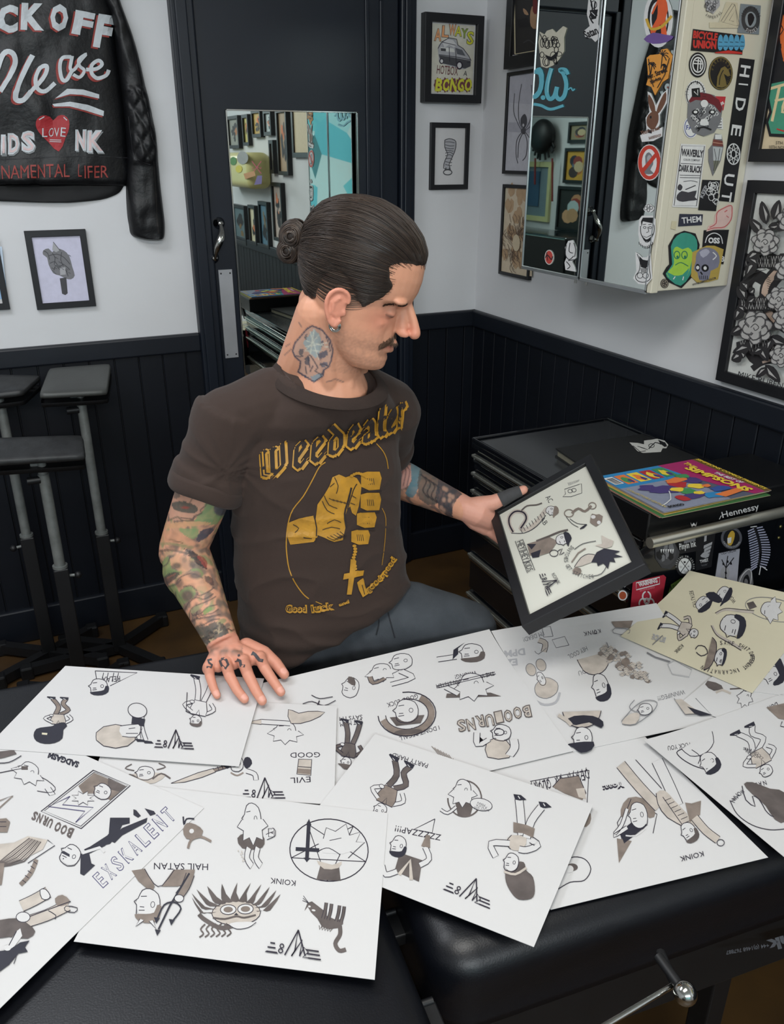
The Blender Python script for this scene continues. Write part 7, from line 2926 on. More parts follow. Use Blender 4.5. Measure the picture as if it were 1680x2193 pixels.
body.ball(RW, (.031, .024, .024), SK, 16, 12, ((mid_[3] - mid_[0]).normalized(), (mid_[1] - RW).normalized(), UP))
# ---- left hand holding the framed drawing
FP = [P(1060, 1107, 1.70)]
_r4 = [ray(*q) for q in ((1060, 1107), (1245, 1003), (1368, 1200), (1148, 1313))]
_A = Matrix((( -_r4[1].x, _r4[2].x, -_r4[3].x), (-_r4[1].y, _r4[2].y, -_r4[3].y), (-_r4[1].z, _r4[2].z, -_r4[3].z)))
_t = _A.inverted() @ (-_r4[0])
FT = 1.70
FP = [O + _r4[0] * FT, O + _r4[1] * FT * _t[0], O + _r4[2] * FT * _t[1], O + _r4[3] * FT * _t[2]]
fx_ = ((FP[1] - FP[0]) + (FP[2] - FP[3])).normalized()
fy_ = ((FP[3] - FP[0]) + (FP[2] - FP[1])) / 2
fy_ = (fy_ - fx_ * fy_.dot(fx_)).normalized()
fn_ = fx_.cross(fy_).normalized()
if fn_.dot(CB) < 0:
 fn_ = -fn_
back = lambda p_, d: p_ - fn_ * d
PALM = back(P(1052, 1112, 1.70), .040)
capsule(body, [LW, P(1024, 1098, 1.70), P(1046, 1112, 1.715)], [.026, .030, .024], SK, 16)
capsule(body, [LW + CU * .004, P(1030, 1082, 1.695), P(1058, 1076, 1.688), P(1092, 1061, 1.683), P(1122, 1049, 1.68)], [.020, .0195, .0165, .0125, .0095], SK, 14)
capsule(body, [LW - CU * .006, P(1018, 1118, 1.71), P(1040, 1134, 1.722)], [.020, .018, .013], SK, 14)
for i in range(4):
 a = P(1046 + i * 3, 1136 - i * 13, 1.722)
 b = back(P(1078 + i * 8, 1150 - i * 16, 1.70), .045)
 c_ = back(P(1106 + i * 8, 1140 - i * 16, 1.70), .036)
 capsule(body, [a, b, c_], [.0115, .0100, .0085], SK, 12)

def face_post(co, no):
 """eye sockets, mouth line, philtrum pressed into the fused skin"""
 R = np.array([[f_.x, f_.y, f_.z], [l_.x, l_.y, l_.z], [u_.x, u_.y, u_.z]])
 q = (co - np.array(HC)) @ R.T / HS
 x, y, z = q[:, 0], q[:, 1], q[:, 2]
 fr = (x > .045)

 def dent(cx, cy, cz, sy, sz, amt):
  g = np.exp(-((y - cy) / sy) ** 2 - ((z - cz) / sz) ** 2) * fr * amt
  return g
 d = np.zeros(len(co))
 for s in (-1, 1):
  d += dent(0, s * .018, -.009, .008, .009, .005)
  d += dent(0, s * .034, -.033, .013, .012, -.0025)
  d += dent(0, s * .043, -.008, .008, .007, .002)
  d += dent(0, s * .032, -.0015, .014, .0035, .003)
  d += dent(0, s * .031, -.0240, .013, .004, .0022)
  d += dent(0, s * .026, -.050, .007, .014, .003)
 d += dent(0, 0, -.0695, .020, .0022, .0035)
 d += dent(0, 0, -.086, .018, .006, .003)
 d += dent(0, 0, -.054, .0035, .006, .0015)
 return co - np.outer(d, np.array(f_))

me, co = fuse(body, 'person', .0024, 3, .5, post=face_post)
# ---- paint of the skin, seen as true colour of the skin and its tattoos
n = len(co)
q = co - np.array([0, 0, EYE])
tt = -(q @ np.array(CB))
px_ = CX + F * (q @ np.array(CR)) / tt
py_ = CY - F * (q @ np.array(CU)) / tt
me.update()
no = np.empty(n * 3)
me.vertices.foreach_get('normal', no)
no = no.reshape(-1, 3)
R3 = np.array([[f_.x, f_.y, f_.z], [l_.x, l_.y, l_.z], [u_.x, u_.y, u_.z]])
hq = (co - np.array(HC)) @ R3.T / HS

def lc(c):
 return np.array([lin(v) for v in c])

col = np.tile(lc((206, 150, 122)), (n, 1))

def mix(mask, c, a=1.0):
 k = (np.clip(mask, 0, 1) * a)[:, None]
 global col
 col = col * (1 - k) + lc(c) * k

def inpoly(pts):
 ins = np.zeros(n, bool)
 m_ = len(pts)
 for i in range(m_):
  x1, y1 = pts[i]
  x2, y2 = pts[(i + 1) % m_]
  c_ = (y1 > py_) != (y2 > py_)
  xi = (x2 - x1) * (py_ - y1) / ((y2 - y1) if y2 != y1 else 1e-9) + x1
  ins ^= c_ & (px_ < xi)
 return ins.astype(float)

def ndist(pts, closed=False):
 d = np.full(n, 1e9)
 m_ = len(pts)
 for i in range(m_ if closed else m_ - 1):
  ax, ay = pts[i]
  bx_, by = pts[(i + 1) % m_]
  vx, vy = bx_ - ax, by - ay
  l2 = vx * vx + vy * vy + 1e-9
  t = np.clip(((px_ - ax) * vx + (py_ - ay) * vy) / l2, 0, 1)
  d = np.minimum(d, np.hypot(px_ - ax - t * vx, py_ - ay - t * vy))
 return d

def stroke(pts, w, c, a=1.0, sm=3, closed=False, gate=1.0):
 s_ = smooth2(pts, sm, closed) if sm else pts
 mix(np.clip((w / 2 + .9 - ndist(s_, closed)) / 1.6, 0, 1) * gate, c, a)

def spot(cx, cy, rx, ry, c, a=1.0, soft=.3, gate=1.0):
 d = np.hypot((px_ - cx) / rx, (py_ - cy) / ry)
 mix(np.clip((1 + soft - d) / (2 * soft), 0, 1) * gate, c, a)

def region(pts, c, a=1.0, gate=1.0, sm=2):
 mix(inpoly(smooth2(pts, sm, True) if sm else pts) * gate, c, a)

def segparam(A, B):
 A, B = np.array(A), np.array(B)
 v = B - A
 t = ((co - A) @ v) / (v @ v)
 d = np.linalg.norm(co - A - np.outer(np.clip(t, 0, 1), v), axis=1)
 return t, d

nz = lambda s_, o_: np.array([noise.noise(Vector((p_[0] * s_ + o_, p_[1] * s_, p_[2] * s_))) for p_ in co])
isface = ((hq[:, 2] > -.14) & (hq[:, 0] > -.13) & (np.abs(hq[:, 1]) < .12) & (co[:, 2] > 1.2)).astype(float)
t1, d1 = segparam(RS, RE)
t2, d2 = segparam(RE, RW)
rightarm = (((d1 < .075) & (t1 > .2)) | ((d2 < .07) & (t2 < .97))).astype(float) * (co[:, 2] < 1.12) * (co[:, 0] < .40)
t3, d3 = segparam(LE, LW)
leftarm = ((d3 < .065) & (t3 < .93) & (t3 > -.3)).astype(float) * (co[:, 0] > .66)
hands = np.clip(1 - rightarm - leftarm - isface, 0, 1) * (co[:, 2] < 1.05)
mix(hands * (co[:, 2] < .80), (206, 142, 120), .9)
mix(((co[:, 0] > .78) & (co[:, 2] > .8) & (leftarm < .5)).astype(float), (206, 150, 132), .9)
# face tones
mix(np.exp(-((hq[:, 0] - .105) / .02) ** 2 - ((hq[:, 2] + .038) / .018) ** 2) * isface, (208, 124, 106), .5)
mix(np.exp(-((hq[:, 0] - .062) / .03) ** 2 - ((hq[:, 2] + .028) / .022) ** 2 - ((np.abs(hq[:, 1]) - .045) / .03) ** 2) * isface, (204, 124, 102), .55)
mix(((np.abs(hq[:, 1]) > .074) & (hq[:, 2] > -.065) & (hq[:, 2] < .02) & (hq[:, 0] > -.035) & (hq[:, 0] < .03)).astype(float), (212, 128, 112), .45)
n1 = nz(70, 0)
n2 = nz(26, 5)
n3 = nz(240, 9)
stub = np.clip((-.045 - hq[:, 2]) / .02, 0, 1) * np.clip((hq[:, 0] + .03) / .03, 0, 1) * isface * (hq[:, 2] > -.135)
mix(stub * np.clip(.55 + n3 * .8, 0, 1), (140, 108, 90), .38)
mix(np.exp(-((np.abs(hq[:, 1]) - .013) / .012) ** 2 - ((hq[:, 2] + .070) / .006) ** 2) * isface * (hq[:, 0] > .07), (186, 104, 92), .7)
mix(np.exp(-((np.abs(hq[:, 1]) - .032) / .013) ** 2 - ((hq[:, 2] + .0195 - 3.5 * (np.abs(hq[:, 1]) - .030) ** 2 * 6) / .0021) ** 2) * isface * (hq[:, 0] > .06), (62, 44, 40), .95)
mix(np.exp(-((np.abs(hq[:, 1]) - .030) / .018) ** 2 - ((hq[:, 2] - .004) / .0032) ** 2) * isface * (hq[:, 0] > .05), (116, 84, 68), .6)
mix(np.exp(-((np.abs(hq[:, 1]) - .031) / .014) ** 2 - ((hq[:, 2] + .010) / .007) ** 2) * isface * (hq[:, 0] > .06), (172, 118, 98), .35)
# sleeves: blurred green and grey shading that wraps the whole arm
for A_ in (rightarm,):
 mix(A_ * np.clip(n2 * 3 + .1, 0, 1), (132, 122, 92), .55)
 mix(A_ * np.clip(n1 * 3 + .25, 0, 1), (96, 90, 84), .8)
 mix(A_ * np.clip(-n1 * 3 - .6, 0, 1), (110, 132, 92), .7)
mix(leftarm * np.clip(n2 * 3 + .2, 0, 1), (120, 116, 110), .6)
mix(leftarm * np.clip(n1 * 3.2, 0, 1), (74, 76, 80), .75)
ra_ = rightarm
DK, GRN, GR2, SKN = (52, 50, 54), (116, 146, 98), (92, 88, 86), (200, 146, 116)
def A4(*pp):
 return [(330 + x / 5.22, 1000 + y / 5.22) for x, y in pp]

def blobspot(x, y, rx, ry, c, a=.85, soft=.35):
 spot(330 + x / 5.22, 1000 + y / 5.22, rx / 5.22, ry / 5.22, c, a, soft, ra_)

def ln(pts, w, c=(70, 62, 62), a=.8):
 stroke(A4(*pts), w, c, a, 3, False, ra_)

region(A4((250, 100), (420, 220), (600, 360), (540, 480), (440, 560), (280, 600), (170, 560), (200, 320)), (192, 146, 124), .9, ra_)
region(A4((600, 360), (800, 430), (820, 480), (700, 640), (560, 640), (440, 650), (480, 560), (560, 470)), GRN, .8, ra_)
blobspot(745, 470, 78, 78, (74, 74, 82), .95, .12)
region(A4((200, 400), (330, 385), (460, 430), (490, 480), (440, 520), (300, 500), (220, 470)), (74, 78, 72), .9, ra_)
blobspot(350, 455, 45, 14, (150, 76, 66), .9)
region(A4((230, 230), (270, 200), (290, 330), (220, 350)), (96, 88, 80), .8, ra_)
ln([(300, 160), (340, 240), (330, 320)], 1.8)
ln([(380, 300), (420, 250), (450, 290)], 3)
ln([(400, 400), (430, 350)], 2)
ln([(600, 370), (580, 430), (520, 480), (530, 520), (450, 550), (440, 590), (380, 580), (300, 570)], 2.4)
ln([(160, 600), (260, 560), (320, 600), (440, 600)], 3, (90, 84, 70))
region(A4((120, 640), (360, 610), (620, 620), (600, 650), (360, 670), (110, 690)), (196, 150, 112), .8, ra_)
region(A4((280, 690), (470, 690), (500, 740), (440, 810), (340, 760)), GRN, .75, ra_)
region(A4((480, 800), (520, 720), (620, 680), (670, 700), (600, 780), (500, 840)), (74, 72, 82), .95, ra_)
region(A4((60, 740), (200, 710), (330, 760), (460, 840), (440, 880), (260, 860), (50, 850)), (198, 144, 112), .62, ra_)
ln([(170, 810), (250, 830), (320, 850)], 2, (100, 80, 60))
ln([(70, 860), (200, 860), (360, 890), (430, 900)], 6, (140, 132, 96), .7)
ln([(60, 940), (180, 930), (300, 950), (370, 970)], 5, (80, 72, 66), .75)
region(A4((335, 915), (440, 945), (500, 990), (560, 1060), (600, 1150), (540, 1120), (470, 1080), (440, 1030), (380, 990), (390, 960)), (48, 46, 50), .9, ra_)
region(A4((470, 990), (560, 1010), (600, 1090), (570, 1130), (520, 1060)), (142, 66, 60), .75, ra_)
region(A4((180, 1020), (320, 980), (400, 1060), (420, 1140), (330, 1170), (230, 1130), (170, 1080)), (198, 146, 114), .6, ra_)
region(A4((60, 1130), (140, 1000), (180, 1040), (200, 1140), (320, 1180), (250, 1220), (120, 1240)), (112, 134, 84), .75, ra_)
blobspot(255, 1105, 50, 34, (84, 76, 68))
blobspot(430, 1090, 36, 40, (86, 74, 66))
blobspot(340, 1040, 26, 30, (120, 98, 80), .7)
region(A4((100, 1260), (160, 1190), (290, 1175), (250, 1240), (150, 1320), (110, 1300)), (66, 60, 60), .85, ra_)
ln([(150, 1240), (200, 1215), (240, 1195)], 2, (150, 90, 80))
ln([(430, 1150), (500, 1150), (540, 1200), (500, 1230)], 5, (118, 136, 84), .75)
region(A4((240, 1300), (300, 1210), (440, 1180), (560, 1250), (650, 1340), (560, 1400), (430, 1350), (340, 1340), (280, 1380)), (198, 144, 112), .62, ra_)
blobspot(465, 1215, 66, 38, (78, 70, 66))
blobspot(280, 1300, 44, 60, (104, 84, 74), .75)
region(A4((560, 1220), (650, 1240), (670, 1330), (600, 1300)), (84, 64, 62), .8, ra_)
region(A4((170, 1320), (240, 1310), (280, 1400), (330, 1360), (420, 1330), (470, 1400), (440, 1460), (330, 1540), (300, 1640), (200, 1540), (150, 1400)), (116, 136, 88), .75, ra_)
blobspot(375, 1440, 64, 62, (98, 84, 76), .95, .25)
for pts in ([(250, 1290), (300, 1230), (420, 1190), (540, 1240)], [(330, 1340), (420, 1330), (480, 1390), (500, 1440), (600, 1400), (670, 1350)], [(330, 1640), (380, 1530), (470, 1460), (560, 1480), (660, 1420)],
   [(400, 1700), (410, 1600), (500, 1540), (600, 1500), (690, 1450)], [(430, 1660), (520, 1640), (600, 1570), (700, 1540)], [(340, 1700), (420, 1720), (520, 1660), (640, 1640), (720, 1590)],
   [(360, 1780), (480, 1700), (600, 1680), (740, 1650)], [(420, 1640), (480, 1600), (470, 1680), (520, 1700)], [(480, 1780), (560, 1760), (650, 1710), (730, 1700)], [(240, 1400), (250, 1480), (300, 1560)],
   [(180, 1000), (150, 1080), (90, 1120)], [(160, 1340), (250, 1310), (300, 1260)]):
 ln(pts, 2.6)
region(A4((410, 1600), (480, 1550), (560, 1530), (500, 1600), (430, 1640)), (150, 146, 110), .7, ra_)
region(A4((550, 1620), (620, 1560), (650, 1590), (570, 1650)), (104, 138, 76), .8, ra_)
region(A4((430, 1800), (560, 1790), (680, 1730), (780, 1760), (860, 1900), (900, 2010), (760, 2060), (560, 2130), (500, 2080)), (82, 78, 72), .9, ra_)
for k in range(26):
 r = random.Random(k + 40)
 x, y = 440 + r.random() * 400, 1780 + r.random() * 280
 ln([(x, y), (x + 30, y - 14), (x + 60, y + 8), (x + 90, y - 6)], 1.6, (44, 42, 42) if k % 3 else (176, 156, 124), .8)
ln([(700, 1730), (730, 1780), (720, 1860)], 2.2, (170, 150, 120))
ln([(620, 1930), (660, 1950), (720, 1935)], 2.4, (196, 170, 130))
ln([(640, 1980), (680, 1985), (730, 1970)], 2.4, (190, 164, 126))
ln([(510, 1970), (560, 1975), (600, 2000)], 2.2, (170, 150, 120))
wr = np.clip(1 - np.abs(py_ - 1394) / 14, 0, 1) * (px_ > 424) * (px_ < 520) * (py_ > 1330) * (co[:, 2] < .85)
mix(wr * np.clip(.7 + n1 * 2, 0, 1), (92, 84, 74), .8)
# left forearm
la_ = leftarm
region([(828, 985), (850, 976), (872, 990), (884, 1010), (876, 1040), (850, 1048), (826, 1030)], (196, 148, 136), .95, la_)
for k in range(6):
 stroke([(832 + k * 8, 984 + k * 3), (838 + k * 8, 1010), (832 + k * 8, 1040)], 2, (98, 72, 76), .8, 3, False, la_)
region([(880, 992), (902, 1004), (898, 1040), (884, 1066), (868, 1056), (882, 1030)], (86, 128, 140), .85, la_)
region([(900, 1004), (940, 1024), (936, 1080), (898, 1068)], (84, 82, 78), .85, la_)
for k in range(7):
 stroke([(902 + k * 9, 1016 + k * 6), (914 + k * 9, 1030 + k * 6), (906 + k * 9, 1050 + k * 6), (918 + k * 9, 1066 + k * 5)], 2.6, (34, 36, 42), .85, 3, False, la_)
region([(940, 1026), (990, 1058), (996, 1078), (982, 1110), (940, 1090)], (58, 60, 66), .9, la_)
for k in range(12):
 r = random.Random(k)
 spot(938 + r.random() * 56, 1040 + r.random() * 56, 4, 5, (168, 134, 116), .85, .4, la_)
# neck tattoo
ng = ((co[:, 2] < 1.36) & (co[:, 2] > 1.18)).astype(float) * (1 - ((hq[:, 0] > .0) & (hq[:, 2] > -.10)))
def N4(*pp):
 return [(600 + x / 4.667, 400 + y / 4.667) for x, y in pp]

NT = N4((320, 1390), (270, 1420), (150, 1560), (125, 1640), (150, 1700), (205, 1745), (200, 1800), (180, 1850), (340, 1950), (430, 1890), (440, 1830), (485, 1800), (510, 1740), (530, 1640), (500, 1530), (420, 1430))
region(NT, (176, 156, 146), .5, ng, 0)
for pp, c_ in ((((300, 1470), (340, 1420), (400, 1480), (420, 1600), (360, 1720), (280, 1640), (230, 1560)), (146, 166, 170)), (((370, 1670), (470, 1630), (480, 1680), (400, 1730)), (76, 84, 100)),
               (((190, 1620), (240, 1620), (220, 1690), (190, 1680)), (84, 88, 96)), (((400, 1560), (430, 1530), (440, 1590), (415, 1600)), (84, 92, 106)), (((240, 1500), (275, 1460), (260, 1540)), (90, 96, 100)),
               (((250, 1720), (300, 1700), (290, 1790), (250, 1770)), (80, 82, 92)), (((400, 1760), (470, 1750), (480, 1790), (420, 1810)), (92, 96, 110)), (((300, 1900), (410, 1860), (430, 1890), (340, 1950)), (130, 150, 160)),
               (((180, 1850), (260, 1890), (340, 1950), (220, 1890)), (74, 80, 96))):
 region(N4(*pp), c_, .85, ng, 1)
for pp in (((265, 1540), (500, 1610)), ((300, 1450), (385, 1720)), ((390, 1480), (250, 1640)), ((250, 1600), (470, 1560)), ((340, 1430), (300, 1690)), ((262, 1640), (420, 1640))):
 stroke(N4(*pp), 1.5, (206, 206, 190), .85, 0, False, ng)
for pp in (((250, 1720), (300, 1680), (340, 1740), (380, 1810), (350, 1840), (410, 1880), (440, 1830)), ((280, 1700), (300, 1810)), ((255, 1800), (265, 1870)), ((330, 1790), (300, 1850)), ((400, 1780), (440, 1770), (490, 1800)), ((160, 1690), (200, 1700), (230, 1690)), ((460, 1500), (490, 1570), (500, 1640))):
 stroke(N4(*pp), 2.3, (56, 62, 76), .9, 0, False, ng)
stroke(NT, 3, (50, 62, 82), .95, 0, True, ng)
for a in ([(610, 760), (624, 748)], [(612, 742), (622, 736)], [(700, 818), (720, 812), (736, 818)], [(640, 690), (646, 700)]):
 stroke(a, 2.2, (70, 70, 80), .7, 0, False, (co[:, 2] < 1.36).astype(float) * (co[:, 2] > 1.15))
# nails
for k, v in tips.items():
 a, b = v[-1], v[-2]
 d_ = (a - b).normalized()
 c_ = a + d_ * .001 + UP * (rr_[k][3] * .8 if k in rr_ else .009)
 dd = np.linalg.norm((co - np.array(c_)) * np.array([1, 1, 1.6]), axis=1)
 mix(np.clip((.0078 - dd) / .0012, 0, 1), (226, 170, 156), .7)
mix(np.clip(n3 * 1.2, 0, 1), (184, 120, 98), .14)

ca_ = me.color_attributes.new('skin_colour', 'FLOAT_COLOR', 'POINT')
ca_.data.foreach_set('color', np.concatenate([col, np.ones((n, 1))], 1).astype(np.float32).reshape(-1))
SKM = bpy.data.materials.new('tattooed skin')
SKM.use_nodes = True
nt = SKM.node_tree
bs = nt.nodes['Principled BSDF']
at = nt.nodes.new('ShaderNodeAttribute')
at.attribute_name = 'skin_colour'
nt.links.new(at.outputs['Color'], bs.inputs['Base Color'])
bs.inputs['Roughness'].default_value = .5
bs.inputs['Specular IOR Level'].default_value = .4
bs.inputs['Subsurface Weight'].default_value = .12
bs.inputs['Subsurface Radius'].default_value = (.010, .004, .002)
bs.inputs['Subsurface Scale'].default_value = .5
nn = nt.nodes.new('ShaderNodeTexNoise')
nn.inputs['Scale'].default_value = 420
bp2 = nt.nodes.new('ShaderNodeBump')
bp2.inputs['Strength'].default_value = .12
bp2.inputs['Distance'].default_value = .001
nt.links.new(nn.outputs['Fac'], bp2.inputs['Height'])
nt.links.new(bp2.outputs['Normal'], bs.inputs['Normal'])
PO = Vector((.497, 1.426, 0))
person = place(me, 'person', SKM, None, PO)
tag(person, 'seated tattooed person in a brown band t-shirt, hair in a bun, holding a framed drawing', 'person')

# ---------------------------------------------------------------- t-shirt
SH = MB()
SHIRT = mat('washed brown cotton', (52, 38, 32), .9, vary=.06, scale=7, bump=.2, bscale=900, sheen=.06)
SPN = [(.665, .176, .118, .020), (.70, .180, .122, .018), (.76, .178, .120, .012), (.85, .172, .116, .006), (.95, .168, .114, .004), (1.03, .170, .114, .004), (1.09, .170, .108, .0), (1.13, .164, .098, -.004), (1.16, .148, .101, .004), (1.185, .124, .098, .004), (1.203, .108, .091, .003)]
C0_ = [(.500, 1.43), (.500, 1.43), (.500, 1.43), (.498, 1.43), (.497, 1.43), (.497, 1.427), (.497, 1.425), (.497, 1.425), (.502, 1.414), (.507, 1.403), (.511, 1.394)]
def hem(pts, z):
 k = max(0, (.80 - z) / .135)
 return [p_ + UP * (k * (.030 + .38 * (p_ - Vector((.50, 1.43, 0))).dot(bl)) + k * .20 * max(0, (p_ - Vector((.50, 1.43, 0))).dot(bf))) for p_ in pts]

def collar_ring(ra, rb, dz, n_=40):
 C_ = NB + UP * (.014 + dz) + bf * .006
 return [C_ + bl * ra * math.cos(a) + bf * rb * math.sin(a) - UP * (.027 * math.sin(a) + .012 * math.cos(a)) for a in [2 * math.pi * i / n_ for i in range(n_)]]

SH.rings([hem(ring_pts(Vector((cx_, cy_, z)) + bf * off, bl, bf, a, b, 40, 2.35), z) for (z, a, b, off), (cx_, cy_) in zip(SPN, C0_)]
         + [collar_ring(.098, .086, -.007), collar_ring(.092, .081, .0), collar_ring(.086, .075, -.004), collar_ring(.078, .066, -.022)], SHIRT)
for S_ in (RS, LS):
 capsule(SH, [NB - UP * .022 - bf * .022, S_.lerp(NB, .45) + UP * .012 - bf * .012, S_.lerp(NB, .15) + UP * .002], [.052, .054, .060], SHIRT, 18)
 capsule(SH, [NB - UP * .035 - bf * .012, S_.lerp(NB, .25), S_], [.062, .062, .062], SHIRT, 18)
# sleeves with turned up cuffs, hollow at the end

def sleeve(S_, d, ln, r0, r1, cuff=.028):
 d = d.normalized()
 p0 = S_ - d * .01
 tp = [0, .25, .5, .75, 1]
 pts = [p0 + d * ln * t for t in tp]
 rad = [r0, r0 * .99, (r0 + r1) / 2, r1, r1]
 # outer, cuff lip, then back inside
 pts += [p0 + d * (ln + .001)]
 rad += [r1]
 e = p0 + d * ln
 pts = [p0, p0 + d * ln * .3, p0 + d * ln * .65, e - d * cuff, e - d * (cuff - .001), e - d * .004, e, e - d * .006, e - d * .03]
 rad = [r0, r0 * .98, (r0 + r1) / 2, r1, r1 + .006, r1 + .007, r1 + .003, r1 - .004, r1 - .007]
 SH.tube(pts, rad, SHIRT, 28)

dR = (P(440, 1050, 1.515) - RS)
sleeve(RS - dR.normalized() * .012, dR + Vector((0, 0, 0)), dR.length + .008, .067, .0615)
def cuff(S_, d, r1):
 d = d.normalized()
 u = d.orthogonal().normalized()
 v = d.cross(u)
 m_ = MB()
 R_ = []
 for off, rr__ in ((-.030, r1), (-.029, r1 + .0045), (-.024, r1 + .006), (-.012, r1 + .0065), (-.003, r1 + .006), (.001, r1 + .003), (.0, r1 - .001), (-.006, r1 - .004), (-.03, r1 - .006)):
  R_.append([S_ + d * (off + .003 * math.sin(3 * a)) + (u * math.cos(a) + v * math.sin(a)) * (rr__ + .0012 * math.sin(5 * a)) for a in [k * math.pi / 20 for k in range(40)]])
 R_.append(R_[0])
 m_.rings(R_, SHIRT, False, False)
 return m_

dL = (LE - LS)
sleeve(LS, dL, .15, .062, .060)

def shirt_post(co, no):
 d = np.empty(len(co))
 for i, p_ in enumerate(co):
  v = Vector(p_)
  a = noise.noise(Vector((v.x * 7, v.y * 7, v.z * 13))) * .007
  b = (1 - abs(noise.noise(Vector((v.x * 9 + 5 * v.z, v.y * 9, v.z * 16 + 9))))) ** 5 * .006 * max(0, min(1, (1.12 - v.z) * 6))
  # pulled folds out of the armpit
  q_ = v - (RS - UP * .07)
  w_ = math.exp(-(q_.length / .10) ** 2)
  c_ = (1 - abs(noise.noise(Vector((math.atan2(q_.z, q_.dot(HR)) * 2.2, q_.length * 3, 1))))) ** 4 * .007 * w_
  q2 = v - Vector((.50, 1.36, .70))
  w2 = math.exp(-(q2.z / .05) ** 2)
  e_ = math.sin(q2.z * 150 + q2.x * 20) * .0028 * w2
  d[i] = a + b + c_ + e_
 return co + no * d[:, None]

me2, co2 = fuse(SH, 'shirt', .004, 6, .5, post=shirt_post)
shirt = place(me2, 'shirt', SHIRT, person, PO)
cR = cuff(RS - dR.normalized() * .022 + dR.normalized() * (dR.length + .024), dR, .0665)
cR.build('sleeve_cuff', person, origin=PO)
cuff(LS + dL.normalized() * .142, dL, .0595).build('sleeve_cuff', person, origin=PO)
shirt['label'] = 'faded brown short sleeved t-shirt with turned up sleeves'

def bv(o):
 M = Matrix.Translation(PO)
 return BVHTree.FromPolygons([M @ v.co for v in o.data.vertices], [list(p_.vertices) for p_ in o.data.polygons])

SBV = bv(shirt)
SSF = drape(SBV, 1.45)
# collar: ribbed band round the neck opening
cm_ = MB()
RIB = mat('ribbed brown collar', (45, 33, 28), .9, vary=.1, scale=30, bump=.4, bscale=700)
cr_ = [collar_ring(.110, .0955, -.016, 56), collar_ring(.1085, .0945, -.013, 56), collar_ring(.100, .088, -.0045, 56), collar_ring(.091, .080, .0015, 56), collar_ring(.088, .077, .001, 56), collar_ring(.087, .076, -.003, 56), collar_ring(.098, .086, -.012, 56)]
cr_.append(cr_[0])
cm_.rings(cr_, RIB, False, False)
cm_.build('collar', person, origin=PO)

# printed artwork on the shirt
GOLD = mat('gold screen print', (176, 128, 34), .5, vary=.18, scale=45)
SHD = mat('brown unprinted cotton', (40, 31, 29), .85)
ar = MB()
g = Pen(ar, SSF, .0009)
g.sub = 9
g.step = .000035
# blackletter name built with a broad nib
GL = {'w': [[(0, 1), (.08, .1), (.25, 0)], [(.35, .95), (.4, .1), (.55, 0)], [(.72, 1), (.78, .15), (.45, -.1)], [(0, 1), (.12, .9)], [(.35, .95), (.47, .85)]],
      'e': [[(.15, .85), (.1, .2), (.35, 0), (.7, .2)], [(.15, .85), (.45, 1), (.65, .75), (.2, .45)]],
      'd': [[(.15, .7), (.12, .15), (.38, 0), (.68, .2), (.66, .75), (.1, 1.3)], [(.15, .7), (.4, .9), (.66, .7)]],
      'a': [[(.1, .85), (.4, 1), (.62, .8), (.62, .1), (.8, 0)], [(.62, .55), (.15, .4), (.12, .1), (.35, 0), (.6, .15)]],
      't': [[(.35, 1.35), (.3, .2), (.5, 0), (.75, .12)], [(.05, .85), (.75, .9)]],
      'r': [[(.15, 1), (.25, .85), (.22, .05)], [(.25, .8), (.55, 1), (.75, .8)]]}
word = [('w', 562, 1024, 64), ('e', 630, 1006, 38), ('e', 666, 994, 40), ('d', 702, 978, 42), ('e', 742, 962, 34), ('a', 774, 950, 32), ('t', 802, 938, 24), ('e', 822, 928, 22), ('r', 842, 916, 18)]
ang = math.radians(-24)

def nib(pts, wd, mt, dx=0, dy=0):
 c, s = math.cos(-.7), math.sin(-.7)
 for (x0, y0), (x1, y1) in zip(pts[:-1], pts[1:]):
  h = (wd * c, wd * s)
  qd = [(x0 - h[0] + dx, y0 - h[1] + dy), (x1 - h[0] + dx, y1 - h[1] + dy), (x1 + h[0] + dx, y1 + h[1] + dy), (x0 + h[0] + dx, y0 + h[1] + dy)]
  ar_ = sum(qd[i][0] * qd[(i + 1) % 4][1] - qd[(i + 1) % 4][0] * qd[i][1] for i in range(4))
  if abs(ar_) > 6:
   g.fill(qd, mt)
  g.line([(x0 + dx, y0 + dy), (x1 + dx, y1 + dy)], wd * 1.0, mt)

for ch, x, y, w_ in word:
 hh = 57 - (x - 560) * .04
 T = lambda a, b: (x + a * w_ * math.cos(ang) + b * hh * math.sin(ang) * -.05, y + a * w_ * math.sin(ang) * 1.0 - b * hh)
 for st in GL[ch]:
  q_ = [T(*s_) for s_ in st]
  nib(q_, 10.5, GOLD, 0, 0)
  nib(q_, 9.5, GOLD, 3, 3.5)
 g.base += .0002
 for st in GL[ch]:
  q_ = [T(*s_) for s_ in st]
  nib(q_, 6.2, SHD, -.5, -.5)
 g.base += .0001
 if ch in 'w':
  q_ = [T(*s_) for s_ in GL[ch][0]]
  g.line(q_, 3.4, GOLD)
 g.base -= .0003
g.k = 0
# oval line
g.line([(697, 990), (684, 1000), (668, 1030), (650, 1062), (628, 1090), (618, 1118), (614, 1150), (614, 1180), (620, 1220), (634, 1250), (650, 1272), (662, 1282)], 2.4, GOLD, 3)
g.line([(806, 950), (820, 966), (828, 984), (831, 1004)], 1.8, GOLD, 3)
g.line([(818, 1088), (826, 1110), (824, 1160), (818, 1210)], 1.2, GOLD, 3)
g.line([(676, 1288), (690, 1294)], 1.8, GOLD)
